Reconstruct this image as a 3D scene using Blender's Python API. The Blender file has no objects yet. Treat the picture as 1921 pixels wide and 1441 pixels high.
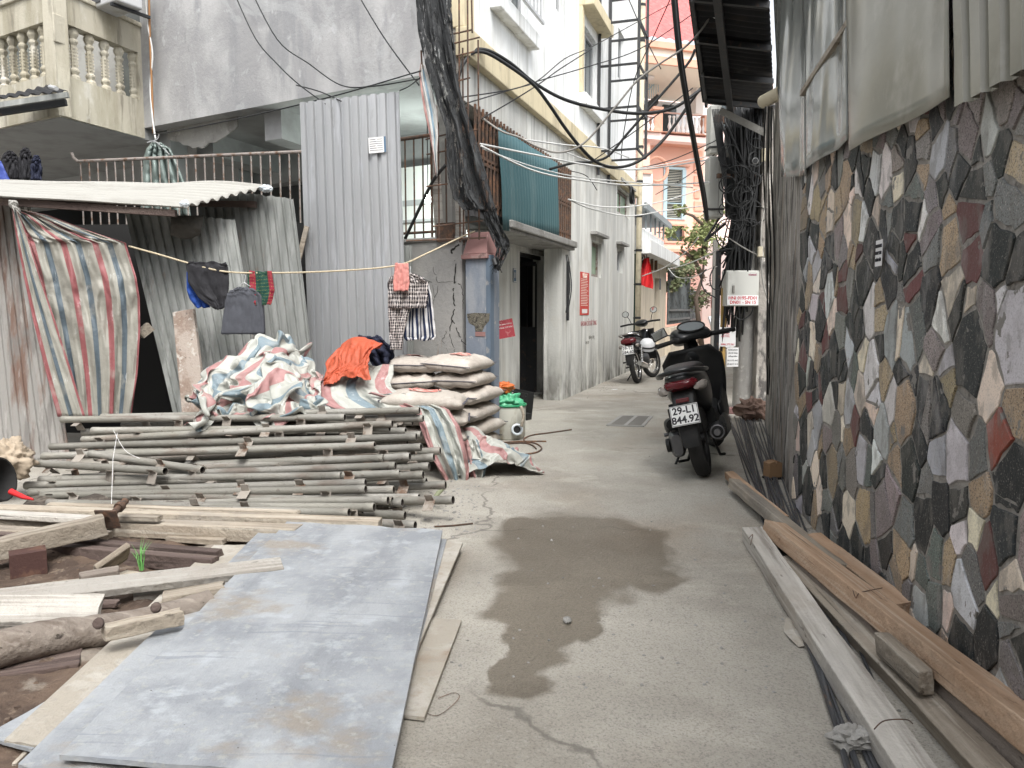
import bpy, bmesh, math, random
from mathutils import Vector, Matrix, noise
V = Vector
random.seed(7)
S = bpy.context.scene
COL = S.collection

# ---------------------------------------------------------------- camera, world, sun, exposure
CAM_H = 1.2
FPX = 1445.0
PITCH = math.atan(140.0 / FPX)
cd = bpy.data.cameras.new('camera'); cam = bpy.data.objects.new('camera', cd); COL.objects.link(cam)
cam.location = (0, 0, CAM_H); cam.rotation_euler = (math.pi / 2 - PITCH, 0, 0)
cd.sensor_width = 36; cd.lens = FPX / 1921 * 36; cd.clip_start = .05; cd.clip_end = 500
S.camera = cam
W = bpy.data.worlds.new('World'); S.world = W; W.use_nodes = True
nt = W.node_tree; bg = nt.nodes['Background']
sky = nt.nodes.new('ShaderNodeTexSky'); sky.sky_type = 'NISHITA'; sky.sun_disc = False
SUN_EL, SUN_ROT = math.radians(55), math.radians(164)
sky.sun_elevation = SUN_EL; sky.sun_rotation = SUN_ROT; sky.dust_density = 4; sky.air_density = 1.2
hs = nt.nodes.new('ShaderNodeHueSaturation'); hs.inputs['Saturation'].default_value = .22
nt.links.new(sky.outputs[0], hs.inputs['Color']); nt.links.new(hs.outputs[0], bg.inputs[0])
bg.inputs[1].default_value = .15
sl = bpy.data.lights.new('sun', 'SUN'); sl.energy = 1.15; sl.angle = math.radians(25); sl.color = (1, .97, .92)
so = bpy.data.objects.new('sun', sl); COL.objects.link(so)
sd = V((math.sin(SUN_ROT) * math.cos(SUN_EL), math.cos(SUN_ROT) * math.cos(SUN_EL), math.sin(SUN_EL)))
so.rotation_euler = sd.to_track_quat('Z', 'Y').to_euler(); so.location = (0, 0, 20)
S.view_settings.view_transform = 'Standard'; S.view_settings.look = 'None'
S.view_settings.gamma = 1; S.view_settings.exposure = 1.16
S.cycles.max_bounces = 8; S.cycles.diffuse_bounces = 5; S.cycles.use_denoising = True

# ---------------------------------------------------------------- pixel -> place
_f = V((0, math.cos(PITCH), -math.sin(PITCH))); _u = V((0, math.sin(PITCH), math.cos(PITCH)))
C0 = V((0, 0, CAM_H))
def ray(px, py): return _f + V((1, 0, 0)) * ((px - 960.5) / FPX) + _u * ((720.5 - py) / FPX)
def P(px, py, Y):
    r = ray(px, py); return C0 + r * (Y / r.y)
def G(px, py, z=0.0):
    r = ray(px, py); return C0 + r * ((z - CAM_H) / r.z)
def PL(px, py, q, n):                       # on the plane through q with normal n
    r = ray(px, py); return C0 + r * ((V(q) - C0).dot(n) / r.dot(n))
def rnd(a, b): return random.uniform(a, b)
def nz(x, y=0, z=0): return noise.noise(V((x, y, z)))
def lerp(a, b, t): return a + (b - a) * t

# ---------------------------------------------------------------- mesh builder
class MB:
    def __init__(s): s.v = []; s.f = []; s.m = []; s.uv = {}
    def add(s, vs, fs, mi=0, uvs=None):
        o = len(s.v); s.v += [V(x) for x in vs]
        for k, f in enumerate(fs):
            if uvs is not None: s.uv[len(s.f)] = [uvs[i] for i in f]
            s.f.append([i + o for i in f]); s.m.append(mi)
        return s
    def box(s, x0, x1, y0, y1, z0, z1, mi=0, M=None):
        vs = [V((x, y, z)) for z in (z0, z1) for (x, y) in ((x0, y0), (x1, y0), (x1, y1), (x0, y1))]
        if M: vs = [M @ v for v in vs]
        return s.add(vs, [(3, 2, 1, 0), (4, 5, 6, 7), (0, 1, 5, 4), (1, 2, 6, 5), (2, 3, 7, 6), (3, 0, 4, 7)], mi)
    def hexa(s, p, mi=0): # 8 points: bottom 4, top 4
        return s.add(p, [(3, 2, 1, 0), (4, 5, 6, 7), (0, 1, 5, 4), (1, 2, 6, 5), (2, 3, 7, 6), (3, 0, 4, 7)], mi)
    def bar(s, a, b, w, h, mi=0, up=(0, 0, 1)):
        a = V(a); b = V(b); d = (b - a).normalized(); up = V(up)
        if abs(d.dot(up)) > .98: up = V((1, 0, 0))
        r = d.cross(up).normalized() * (w / 2); u = r.cross(d).normalized() * (h / 2)
        return s.hexa([a - r - u, a + r - u, b + r - u, b - r - u, a - r + u, a + r + u, b + r + u, b - r + u], mi)
    def tube(s, pts, r, n=8, mi=0, caps=True, closed=False):
        pts = [V(p) for p in pts]; N = len(pts); rs = r if isinstance(r, (list, tuple)) else [r] * N
        vs = []; up = None
        for i in range(N):
            d = (pts[min(i + 1, N - 1)] - pts[max(i - 1, 0)])
            d = d.normalized() if d.length > 1e-9 else V((0, 0, 1))
            if up is None: up = V((0, 0, 1)) if abs(d.z) < .9 else V((1, 0, 0))
            a = d.cross(up)
            if a.length < 1e-5: a = d.cross(V((1, .1, 0)))
            a.normalize(); b = d.cross(a).normalized(); up = a.cross(d).normalized()
            for k in range(n):
                t = 2 * math.pi * k / n
                vs.append(pts[i] + (a * math.cos(t) + b * math.sin(t)) * rs[i])
        fs = []
        for i in range(N - 1):
            for k in range(n):
                k2 = (k + 1) % n
                fs.append((i * n + k, (i + 1) * n + k, (i + 1) * n + k2, i * n + k2))
        if caps: fs.append(tuple(range(n))); fs.append(tuple(range(N * n - 1, (N - 1) * n - 1, -1)))
        return s.add(vs, fs, mi)
    def ring(s, c, axis, R, r, n=24, m=8, mi=0, a0=0, a1=2 * math.pi):
        axis = V(axis).normalized(); x = axis.orthogonal().normalized(); y = axis.cross(x)
        full = abs(a1 - a0 - 2 * math.pi) < 1e-6
        pts = [V(c) + (x * math.cos(t) + y * math.sin(t)) * R for t in [a0 + (a1 - a0) * i / n for i in range(n + 1)]]
        return s.tube(pts, r, m, mi, caps=not full)
    def lathe(s, prof, c=(0, 0, 0), n=16, mi=0, M=None):   # prof: (r,z)
        vs = []; fs = []
        for (r, z) in prof:
            for k in range(n):
                t = 2 * math.pi * k / n; p = V((r * math.cos(t), r * math.sin(t), z))
                vs.append((M @ p if M else p) + V(c))
        for i in range(len(prof) - 1):
            for k in range(n):
                k2 = (k + 1) % n; fs.append((i * n + k, i * n + k2, (i + 1) * n + k2, (i + 1) * n + k))
        fs.append(tuple(range(n - 1, -1, -1))); fs.append(tuple(range((len(prof) - 1) * n, len(prof) * n)))
        return s.add(vs, fs, mi)
    def grid(s, fn, nu, nv, mi=0, su=1, sv=1):
        vs = []; uv = []
        for j in range(nv + 1):
            for i in range(nu + 1):
                vs.append(fn(i / nu, j / nv)); uv.append((i / nu * su, j / nv * sv))
        fs = [(j * (nu + 1) + i, j * (nu + 1) + i + 1, (j + 1) * (nu + 1) + i + 1, (j + 1) * (nu + 1) + i) for j in range(nv) for i in range(nu)]
        return s.add(vs, fs, mi, uv)
    def prism(s, poly, y0, y1, mi=0, M=None):   # poly in xz, extruded along y
        n = len(poly); vs = [V((x, y0, z)) for x, z in poly] + [V((x, y1, z)) for x, z in poly]
        if M: vs = [M @ v for v in vs]
        fs = [tuple(range(n)), tuple(range(2 * n - 1, n - 1, -1))] + [(i, i + n, (i + 1) % n + n, (i + 1) % n) for i in range(n)]
        return s.add(vs, fs, mi)
    def solid(s, pts, y0, y1): pass

def rootof(o):
    while o.parent: o = o.parent
    return o
def tag(o, label=None, cat=None, group=None, kind=None):
    if label: o['label'] = label
    if cat: o['category'] = cat
    if group: o['group'] = group
    if kind: o['kind'] = kind
    return o
def thing(name, label, cat, loc=(0, 0, 0), group=None):
    o = bpy.data.objects.new(name, None); COL.objects.link(o); o.location = loc; o.empty_display_size = .2
    return tag(o, label, cat, group)
def obj(name, mb, mat, parent=None, origin=None, smooth=False, bevel=0, solidify=0, sub=0, weld=False, fixn=True):
    me = bpy.data.meshes.new(name)
    if parent is not None: org = V(rootof(parent).location)
    elif origin is not None: org = V(origin)
    else: org = V((0, 0, 0))
    me.from_pydata([v - org for v in mb.v], [], mb.f)
    mats = mat if isinstance(mat, (list, tuple)) else [mat]
    for m in mats: me.materials.append(m)
    if len(mats) > 1:
        for p, m in zip(me.polygons, mb.m): p.material_index = m
    if mb.uv:
        ul = me.uv_layers.new(name='UVMap')
        for fi, us in mb.uv.items():
            for li, u in zip(me.polygons[fi].loop_indices, us): ul.data[li].uv = u
    if weld or fixn:
        bm = bmesh.new(); bm.from_mesh(me)
        if weld: bmesh.ops.remove_doubles(bm, verts=bm.verts, dist=1e-4)
        if fixn: bmesh.ops.recalc_face_normals(bm, faces=bm.faces)
        bm.to_mesh(me); bm.free()
    if smooth:
        me.polygons.foreach_set('use_smooth', [True] * len(me.polygons))
    me.update()
    o = bpy.data.objects.new(name, me); COL.objects.link(o)
    if parent is not None: o.parent = parent
    else: o.location = org
    if solidify:
        m = o.modifiers.new('s', 'SOLIDIFY'); m.thickness = solidify; m.offset = 0
    if bevel:
        m = o.modifiers.new('b', 'BEVEL'); m.width = bevel; m.segments = 2; m.limit_method = 'ANGLE'; m.angle_limit = math.radians(40)
    if sub:
        m = o.modifiers.new('u', 'SUBSURF'); m.levels = sub; m.render_levels = sub
    if smooth == 'auto':
        bm = bmesh.new(); bm.from_mesh(me)
        for e in bm.edges:
            if len(e.link_faces) == 2 and e.calc_face_angle(0) > math.radians(38): e.smooth = False
        bm.to_mesh(me); bm.free()
    return o
def kids(o): return [c for c in bpy.data.objects if c.parent == o]
def copy_tree(o, parent=None, K=None):
    if K is None:
        K = {}
        for c in bpy.data.objects:
            if c.parent: K.setdefault(c.parent, []).append(c)
    c = o.copy(); COL.objects.link(c)
    if parent is not None: c.parent = parent
    for ch in K.get(o, []): copy_tree(ch, c, K)
    return c
def text_obj(s, size, mat, parent, M, name='lettering', ext=.0015, align='CENTER', spacing=1.0, bold=0):
    cu = bpy.data.curves.new(name, 'FONT'); cu.body = s; cu.size = size; cu.extrude = ext; cu.align_x = align; cu.align_y = 'CENTER'
    cu.space_character = spacing; cu.offset = bold; cu.resolution_u = 3
    t = bpy.data.objects.new(name, cu); COL.objects.link(t)
    bpy.context.view_layer.update()
    me = bpy.data.meshes.new_from_object(t.evaluated_get(bpy.context.evaluated_depsgraph_get()))
    bpy.data.objects.remove(t)
    org = V(rootof(parent).location) if parent is not None else V((0, 0, 0))
    me.transform(Matrix.Translation(-org) @ M); me.materials.clear(); me.materials.append(mat); me.name = name
    o = bpy.data.objects.new(name, me); COL.objects.link(o)
    if parent is not None: o.parent = parent
    return o
def frameM(o, xd, zd):     # matrix: local x along xd, local z along zd (approx), origin o
    x = V(xd).normalized(); z = V(zd).normalized(); y = z.cross(x).normalized(); z = x.cross(y)
    M = Matrix((x, y, z)).transposed().to_4x4(); M.translation = V(o); return M
def textM(o, xd, up):      # text lies in its local xy plane: x along xd, y along up
    x = V(xd).normalized(); y = V(up); y = (y - x * y.dot(x)).normalized(); z = x.cross(y)
    M = Matrix((x, y, z)).transposed().to_4x4(); M.translation = V(o); return M

# ---------------------------------------------------------------- materials
def mat(name, col, rough=.85, metal=0.0, layers=(), bump=.15, bs=60, coord='Object', rv=0.0, spec=.4, fn=None, bd=5):
    m = bpy.data.materials.new(name); m.use_nodes = True; t = m.node_tree; N = t.nodes; L = t.links
    b = N['Principled BSDF']; b.inputs['Roughness'].default_value = rough; b.inputs['Metallic'].default_value = metal
    b.inputs['Specular IOR Level'].default_value = spec
    tc = N.new('ShaderNodeTexCoord'); oi = N.new('ShaderNodeObjectInfo')
    mu = N.new('ShaderNodeMath'); mu.operation = 'MULTIPLY'; mu.inputs[1].default_value = 37.3; L.new(oi.outputs['Random'], mu.inputs[0])
    ad = N.new('ShaderNodeVectorMath'); ad.operation = 'ADD'; L.new(tc.outputs[coord], ad.inputs[0]); L.new(mu.outputs[0], ad.inputs[1])
    vec = ad.outputs[0]
    rgb = N.new('ShaderNodeRGB'); rgb.outputs[0].default_value = (*col, 1); cur = rgb.outputs[0]; rcur = None
    def mask(sc, lo, hi, st=(1, 1, 1), det=5, ro=.6, dist=0):
        mp = N.new('ShaderNodeMapping'); mp.inputs['Scale'].default_value = st; L.new(vec, mp.inputs[0])
        nn = N.new('ShaderNodeTexNoise'); nn.inputs['Scale'].default_value = sc; nn.inputs['Detail'].default_value = det
        nn.inputs['Roughness'].default_value = ro; nn.inputs['Distortion'].default_value = dist; L.new(mp.outputs[0], nn.inputs['Vector'])
        mr = N.new('ShaderNodeMapRange'); mr.inputs['From Min'].default_value = lo; mr.inputs['From Max'].default_value = hi
        L.new(nn.outputs['Fac'], mr.inputs['Value']); return mr.outputs[0]
    def mix(a, c, fac, mode='MIX'):
        mx = N.new('ShaderNodeMix'); mx.data_type = 'RGBA'; mx.blend_type = mode
        if isinstance(fac, float): mx.inputs[0].default_value = fac
        else: L.new(fac, mx.inputs[0])
        for sck, val in ((mx.inputs[6], a), (mx.inputs[7], c)):
            if isinstance(val, tuple): sck.default_value = (*val[:3], 1)
            else: L.new(val, sck)
        return mx.outputs[2]
    def math_(op, a, b2=None, clamp=False):
        n = N.new('ShaderNodeMath'); n.operation = op; n.use_clamp = clamp
        for i, val in enumerate((a, b2)):
            if val is None: continue
            if isinstance(val, (int, float)): n.inputs[i].default_value = val
            else: L.new(val, n.inputs[i])
        return n.outputs[0]
    X = dict(N=N, L=L, vec=vec, tc=tc, mask=mask, mix=mix, math=math_, b=b)
    if fn: cur = fn(X, cur) or cur
    for ly in layers:
        c2, sc, lo, hi = ly[:4]; st = ly[4] if len(ly) > 4 else (1, 1, 1); am = ly[5] if len(ly) > 5 else 1.0; di = ly[6] if len(ly) > 6 else 0
        k = mask(sc, lo, hi, st, 6, .62, di)
        if am < 1: k = math_('MULTIPLY', k, am)
        cur = mix(cur, tuple(c2), k)
    if rv:
        h = N.new('ShaderNodeHueSaturation'); mr = N.new('ShaderNodeMapRange'); L.new(oi.outputs['Random'], mr.inputs['Value'])
        mr.inputs['To Min'].default_value = 1 - rv; mr.inputs['To Max'].default_value = 1 + rv
        L.new(mr.outputs[0], h.inputs['Value']); L.new(cur, h.inputs['Color']); cur = h.outputs[0]
    L.new(cur, b.inputs['Base Color'])
    if bump:
        bst = X.get('bst', (1, 1, 1)); k = mask(bs, .2, .8, bst, bd, .65)
        if 'height' in X: k = math_('ADD', k, X['height'])
        bn = N.new('ShaderNodeBump'); bn.inputs['Strength'].default_value = bump; bn.inputs['Distance'].default_value = X.get('bdist', .01)
        L.new(k, bn.inputs['Height']); L.new(bn.outputs[0], b.inputs['Normal'])
    return m
DK = (.035, .032, .03)
def setrough(X, val): X['L'].new(val, X['b'].inputs['Roughness'])
# ---------------------------------------------------------------- shared materials
# ground with the wet patch
_blobs = [(1060, 1100, 120, 45), (1085, 1035, 150, 70), (1000, 995, 62, 26), (1150, 1005, 70, 38), (1205, 1075, 68, 40), (1180, 1040, 90, 60), (1020, 1135, 108, 42), (1000, 1210, 82, 52), (1000, 1278, 62, 40), (955, 1245, 40, 50), (1090, 1180, 50, 30)]
def _ground(X, cur):
    N, L = X['N'], X['L']; vec = X['tc'].outputs['Object']
    # distort
    nn = N.new('ShaderNodeTexNoise'); nn.inputs['Scale'].default_value = 3.2; nn.inputs['Detail'].default_value = 6; L.new(vec, nn.inputs['Vector'])
    sb = N.new('ShaderNodeVectorMath'); sb.operation = 'SUBTRACT'; L.new(nn.outputs['Color'], sb.inputs[0]); sb.inputs[1].default_value = (.5, .5, .5)
    sc = N.new('ShaderNodeVectorMath'); sc.operation = 'SCALE'; sc.inputs['Scale'].default_value = .42; L.new(sb.outputs[0], sc.inputs[0])
    ad = N.new('ShaderNodeVectorMath'); ad.operation = 'ADD'; L.new(vec, ad.inputs[0]); L.new(sc.outputs[0], ad.inputs[1])
    best = None
    for (cx, cy, hw, hh) in _blobs:
        c = G(cx, cy); rx = (G(cx + hw, cy) - c).x; ry = (G(cx, cy - hh).y - G(cx, cy + hh).y) / 2; c = V((c.x, (G(cx, cy - hh).y + G(cx, cy + hh).y) / 2, 0))
        a = N.new('ShaderNodeVectorMath'); a.operation = 'SUBTRACT'; L.new(ad.outputs[0], a.inputs[0]); a.inputs[1].default_value = c
        m = N.new('ShaderNodeVectorMath'); m.operation = 'MULTIPLY'; L.new(a.outputs[0], m.inputs[0]); m.inputs[1].default_value = (1 / rx, 1 / ry, 0)
        l = N.new('ShaderNodeVectorMath'); l.operation = 'LENGTH'; L.new(m.outputs[0], l.inputs[0])
        best = l.outputs['Value'] if best is None else X['math']('MINIMUM', best, l.outputs['Value'])
    mr = N.new('ShaderNodeMapRange'); mr.inputs['From Min'].default_value = 1.16; mr.inputs['From Max'].default_value = .90; L.new(best, mr.inputs['Value'])
    wet = mr.outputs[0]
    mx = X['mask']
    c = X['mix'](cur, (.41, .388, .34), mx(.55, .42, .62))
    c = X['mix'](c, (.25, .23, .195), X['math']('MULTIPLY', mx(1.3, .46, .68, (1, 1, 1)), .75))
    c = X['mix'](c, (.48, .455, .40), X['math']('MULTIPLY', mx(2.6, .54, .66, (1, 1.6, 1), 8), .6))
    c = X['mix'](c, (.13, .12, .105), X['math']('MULTIPLY', X['math']('MULTIPLY', mx(38, .62, .70, (1, 1, 1), 6), mx(1.2, .48, .6)), .5))
    c = X['mix'](c, (.40, .385, .35), X['math']('MULTIPLY', mx(70, .60, .66, (1, 1, 1), 3), .5))
    c = X['mix'](c, (.26, .21, .155), X['math']('MULTIPLY', mx(.9, .55, .75, (1.2, .8, 1)), .55))
    c = X['mix'](c, (.12, .11, .10), X['math']('MULTIPLY', mx(150, .5, .68, (1, 1, 1), 3), .55))
    # cracks
    vo = N.new('ShaderNodeTexVoronoi'); vo.feature = 'DISTANCE_TO_EDGE'; vo.inputs['Scale'].default_value = .42; L.new(ad.outputs[0], vo.inputs['Vector'])
    cr = N.new('ShaderNodeMapRange'); cr.inputs['From Min'].default_value = .006; cr.inputs['From Max'].default_value = .0015; L.new(vo.outputs['Distance'], cr.inputs['Value'])
    c = X['mix'](c, (.14, .13, .115), X['math']('MULTIPLY', X['math']('MULTIPLY', cr.outputs[0], mx(1.1, .46, .54)), .75))
    wetc = X['mix'](c, (.50, .465, .42), .999, 'MULTIPLY')
    # the wet concrete keeps its grain, only darker
    c = X['mix'](c, wetc, wet)
    r = N.new('ShaderNodeMapRange'); r.inputs['To Min'].default_value = .85; r.inputs['To Max'].default_value = .36; L.new(wet, r.inputs['Value'])
    setrough(X, r.outputs[0])
    X['bdist'] = .008
    return c
m_ground = mat('ground_concrete', (.36, .343, .305), fn=_ground, bump=.7, bs=70)
m_sand = mat('sand', (.135, .095, .07), .95, layers=[((.075, .052, .04), 5, .42, .58), ((.24, .19, .145), 14, .55, .7), ((.3, .27, .23), 3, .6, .68, (1, 1, 1), .7)], bump=.9, bs=40)
m_greywall = mat('grey_render', (.33, .33, .335), .9, layers=[((.45, .45, .45), 1.6, .45, .62, (1, 1, .6)), ((.27, .275, .285), 3, .54, .64, (1, 1, .22), .8), ((.52, .53, .54), 7, .6, .68, (1, 1, .8), .6), ((.24, .245, .255), .9, .53, .66, (1, 1, 1.6), .5, .6), ((.44, .45, .455), 1.1, .57, .60, (1, 1, 1.2), .4, 1.5), ((.2, .2, .2), 9, .62, .7, (1, 1, .3), .4)], bump=.25, bs=35)
def _streak(X, cur):
    m, mx, mt = X['mask'], X['mix'], X['math']
    c = mx(cur, (.66, .675, .67), mt('MULTIPLY', m(5.5, .45, .64, (1, 1, .07)), .8))
    c = mx(c, (.44, .445, .43), mt('MULTIPLY', m(11, .55, .70, (1, 1, .05)), .75))
    return c
m_white = mat('white_render', (.83, .85, .85), .85, fn=_streak, layers=[((.60, .60, .57), 2.2, .5, .66, (1, 1, .5), .5), ((.42, .42, .40), 3.5, .60, .70, (1, 1, .12), .5)], bump=.15, bs=30)
def _lowwall(X, cur):
    m, mx, mt = X['mask'], X['mix'], X['math']
    c = mx(cur, (.53, .535, .51), mt('MULTIPLY', m(5, .38, .60, (1, 1, .06)), .9))
    c = mx(c, (.27, .275, .26), mt('MULTIPLY', m(13, .54, .68, (1, 1, .06)), .75))
    sp = X['N'].new('ShaderNodeSeparateXYZ'); X['L'].new(X['tc'].outputs['Object'], sp.inputs[0])
    lo = X['N'].new('ShaderNodeMapRange'); lo.inputs['From Min'].default_value = .75; lo.inputs['From Max'].default_value = 0; X['L'].new(sp.outputs['Z'], lo.inputs['Value'])
    k = mt('MULTIPLY', lo.outputs[0], m(5, .35, .6, (1, 1, .5)))
    return mx(c, (.12, .115, .10), mt('MULTIPLY', k, .9))     # patchy darker tone towards the foot of the wall
m_lowwhite = mat('weathered_white_render', (.74, .745, .71), .9, fn=_lowwall, layers=[((.55, .54, .49), 4, .52, .64, (1, 1, .6), .6)], bump=.3, bs=30)
m_cream = mat('cream_paint', (.66, .58, .40), .85, layers=[((.42, .36, .24), 6, .5, .65, (1, 1, .15), .7), ((.25, .23, .18), 14, .62, .7, (1, 1, .3), .5)])
m_balc = mat('mildewed_cream_render', (.50, .47, .385), .9, layers=[((.37, .34, .26), 3.2, .45, .6, (1, 1, .25)), ((.22, .2, .16), 7, .56, .66, (1, 1, .15), .75), ((.6, .58, .52), 5, .58, .66, (1, 1, .5), .7)], bump=.3, bs=30)
m_ceil = mat('ceiling_paint', (.36, .365, .37), .9, layers=[((.27, .27, .27), 2, .45, .65)])
m_dark = mat('shade_and_dark_grey', (.075, .08, .085), .9, layers=[((.07, .07, .072), 2, .4, .6)])  # interior shade put into the colour; also used for plain dark parts
m_roomw = mat('room_white', (.8, .8, .78), .8)
m_black = mat('black_steel', (.028, .03, .033), .5, layers=[((.09, .06, .045), 18, .58, .7)], bump=.1)
m_rust = mat('rusty_steel', (.10, .065, .048), .8, layers=[((.19, .10, .06), 14, .48, .62), ((.055, .045, .04), 30, .5, .7)], bump=.4, bs=120, rv=.2)
m_rustrail = mat('rusty_painted_rail', (.27, .24, .22), .7, layers=[((.15, .09, .06), 18, .5, .62)], bump=.2)
def _corr(X, cur):
    uv = X['tc'].outputs['UV']; return cur
m_galv = mat('galvanised_sheet', (.47, .48, .49), .42, .55, layers=[((.38, .39, .405), 3, .42, .62, (1, 1, .12), .8), ((.62, .64, .68), 9, .56, .68, (1, 1, .1), .6), ((.33, .33, .33), 6, .62, .7, (1, 1, .5), .5)], bump=.06, bs=20)
m_oldgalv = mat('weathered_galvanised_sheet', (.30, .31, .30), .62, .25, layers=[((.20, .21, .20), 6, .42, .6, (1, 1, .12)), ((.42, .43, .42), 8, .55, .66, (1, 1, .1), .7), ((.23, .165, .13), 5, .62, .70, (1, 1, .3), .7), ((.20, .2, .19), 20, .6, .7, (1, 1, .4), .5)], bump=.15, bs=50, rv=.12)
m_rustsheet = mat('rust_streaked_sheet', (.31, .30, .285), .75, .1, layers=[((.19, .125, .10), 5, .52, .62, (1, 1, .1)), ((.21, .2, .19), 9, .52, .62, (1, 1, .15)), ((.42, .41, .39), 12, .6, .68, (1, 1, .2), .6)], bump=.2, bs=50, rv=.1)
m_whitesheet = mat('white_cement_sheet', (.36, .355, .33), .8, layers=[((.27, .26, .235), 4, .5, .64, (.3, 1, 1), .8)], rv=.05)
m_green = mat('teal_painted_sheet', (.060, .130, .145), .55, layers=[((.10, .17, .18), 4, .52, .68, (1, 1, .15), .7)], bump=.05)
m_conc = mat('grey_concrete', (.33, .325, .31), .92, layers=[((.23, .225, .21), 4, .48, .62, (1, 1, .5)), ((.45, .44, .42), 12, .58, .68)], bump=.5, bs=45, rv=.1)
m_bluep = mat('faded_blue_paint', (.185, .215, .26), .85, layers=[((.27, .29, .315), 5, .5, .62, (1, 1, .3)), ((.17, .2, .25), 8, .55, .66, (1, 1, .2), .7), ((.40, .39, .37), 7, .62, .66, (1, 1, 1), .8)], bump=.25, bs=30)
m_redcap = mat('faded_red_paint', (.27, .15, .14), .8, layers=[((.36, .27, .25), 7, .5, .64), ((.16, .1, .09), 14, .58, .68)])
def woodmat(name, col, dk, lt, rv=.24, gsc=1.0, extra=()):
    return mat(name, col, .88, layers=[(tuple(c * .3 for c in dk), 16, .63, .67, (.05, 2.5, 2.5), .9), ((.25, .2, .15), 2.2, .55, .68, (.6, 1, 1), .5), (dk, 9 * gsc, .48, .66, (.12, 1.6, 1.6)), (lt, 22 * gsc, .52, .68, (.06, 2, 2), .8), (tuple(c * .45 for c in dk), 30, .64, .70, (.3, 1, 1), .8), *extra], bump=.85, bs=26, rv=rv)
m_wood = woodmat('weathered_timber', (.36, .315, .255), (.21, .175, .135), (.50, .46, .395), extra=[((.22, .205, .185), 1.7, .56, .68, (.5, 1, 1), .8)])
m_woodg = woodmat('grey_weathered_timber', (.42, .40, .365), (.23, .21, .185), (.54, .52, .48), extra=[((.16, .15, .14), 3, .6, .7, (.4, 1, 1), .7), ((.44, .42, .39), 3, .55, .65, (.4, 1, 1), .6)])
m_woodo = woodmat('orange_fresh_timber', (.47, .325, .22), (.35, .225, .14), (.58, .46, .35), rv=.06)
m_woodd = woodmat('dark_stained_timber', (.115, .085, .075), (.07, .05, .045), (.19, .15, .13))
m_log = woodmat('bare_log_wood', (.24, .205, .175), (.14, .11, .09), (.34, .3, .26))
m_pink = mat('pink_render', (.84, .52, .42), .85, layers=[((.78, .47, .37), 2, .5, .7, (1, 1, .4), .5)])
m_pinkl = mat('pale_pink_render', (.88, .70, .66), .85, layers=[((.82, .62, .58), 2, .5, .7, (1, 1, .4), .5)])
m_orange = mat('terracotta_trim', (.68, .38, .28), .8, layers=[((.6, .32, .23), 5, .5, .7)])
m_creamw = mat('cream_soffit', (.86, .80, .70), .85)
m_tile = mat('red_roof_tile', (.52, .13, .125), .55, layers=[((.58, .19, .18), 6, .5, .7)])
m_glass = mat('dark_window_glass', (.03, .045, .05), .08, spec=.6, bump=0)
m_greeng = mat('green_window_glass', (.30, .42, .30), .25, spec=.5, bump=.05, bs=8)
m_paper = mat('white_paper', (.75, .75, .75), .8, bump=0)
m_redp = mat('red_print', (.55, .06, .045), .7, bump=0, layers=[((.62, .12, .1), 8, .5, .7)])
m_redink = mat('red_ink', (.5, .03, .05), .7, bump=0)
m_darkink = mat('dark_ink', (.03, .03, .035), .7, bump=0)
m_whiteink = mat('white_ink', (.78, .76, .74), .7, bump=0)
m_pvc = mat('aged_cream_plastic', (.62, .56, .42), .6, layers=[((.45, .4, .3), 8, .5, .66)])
m_wire = mat('black_cable', (.018, .019, .02), .5, bump=0)
m_wirew = mat('white_cable', (.6, .61, .6), .55, bump=0)
m_wireg = mat('grey_cable', (.27, .26, .24), .6, bump=0)
m_wireo = mat('orange_conduit', (.3, .15, .06), .6, bump=0)
m_rubber = mat('black_rubber', (.02, .02, .02), .85, bump=.2)

# ---------------------------------------------------------------- ground
mb = MB(); mb.add([(-120, -60, 0), (120, -60, 0), (120, 200, 0), (-120, 200, 0)], [(0, 1, 2, 3)])
tag(obj('ground', mb, m_ground), kind='structure')
def sand_h(x, y):
    e = min(1, max(0, (-1.02 - x) / .5)) * min(1, max(0, (4.15 - y) / .4)) * min(1, max(0, (y - 1.2) / .5))
    return -.02 + e * (.07 + .05 * nz(x * 1.6, y * 1.6) + .022 * nz(x * 9, y * 9, 3) + .01 * nz(x * 25, y * 25))
mb = MB(); mb.grid(lambda u, v: V((lerp(-5, -.95, u), lerp(1.1, 4.3, v), sand_h(lerp(-5, -.95, u), lerp(1.1, 4.3, v)))), 150, 120)
tag(obj('sand', mb, m_sand, smooth=True), kind='stuff', label='patch of reddish brown building sand under the loose boards')

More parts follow.
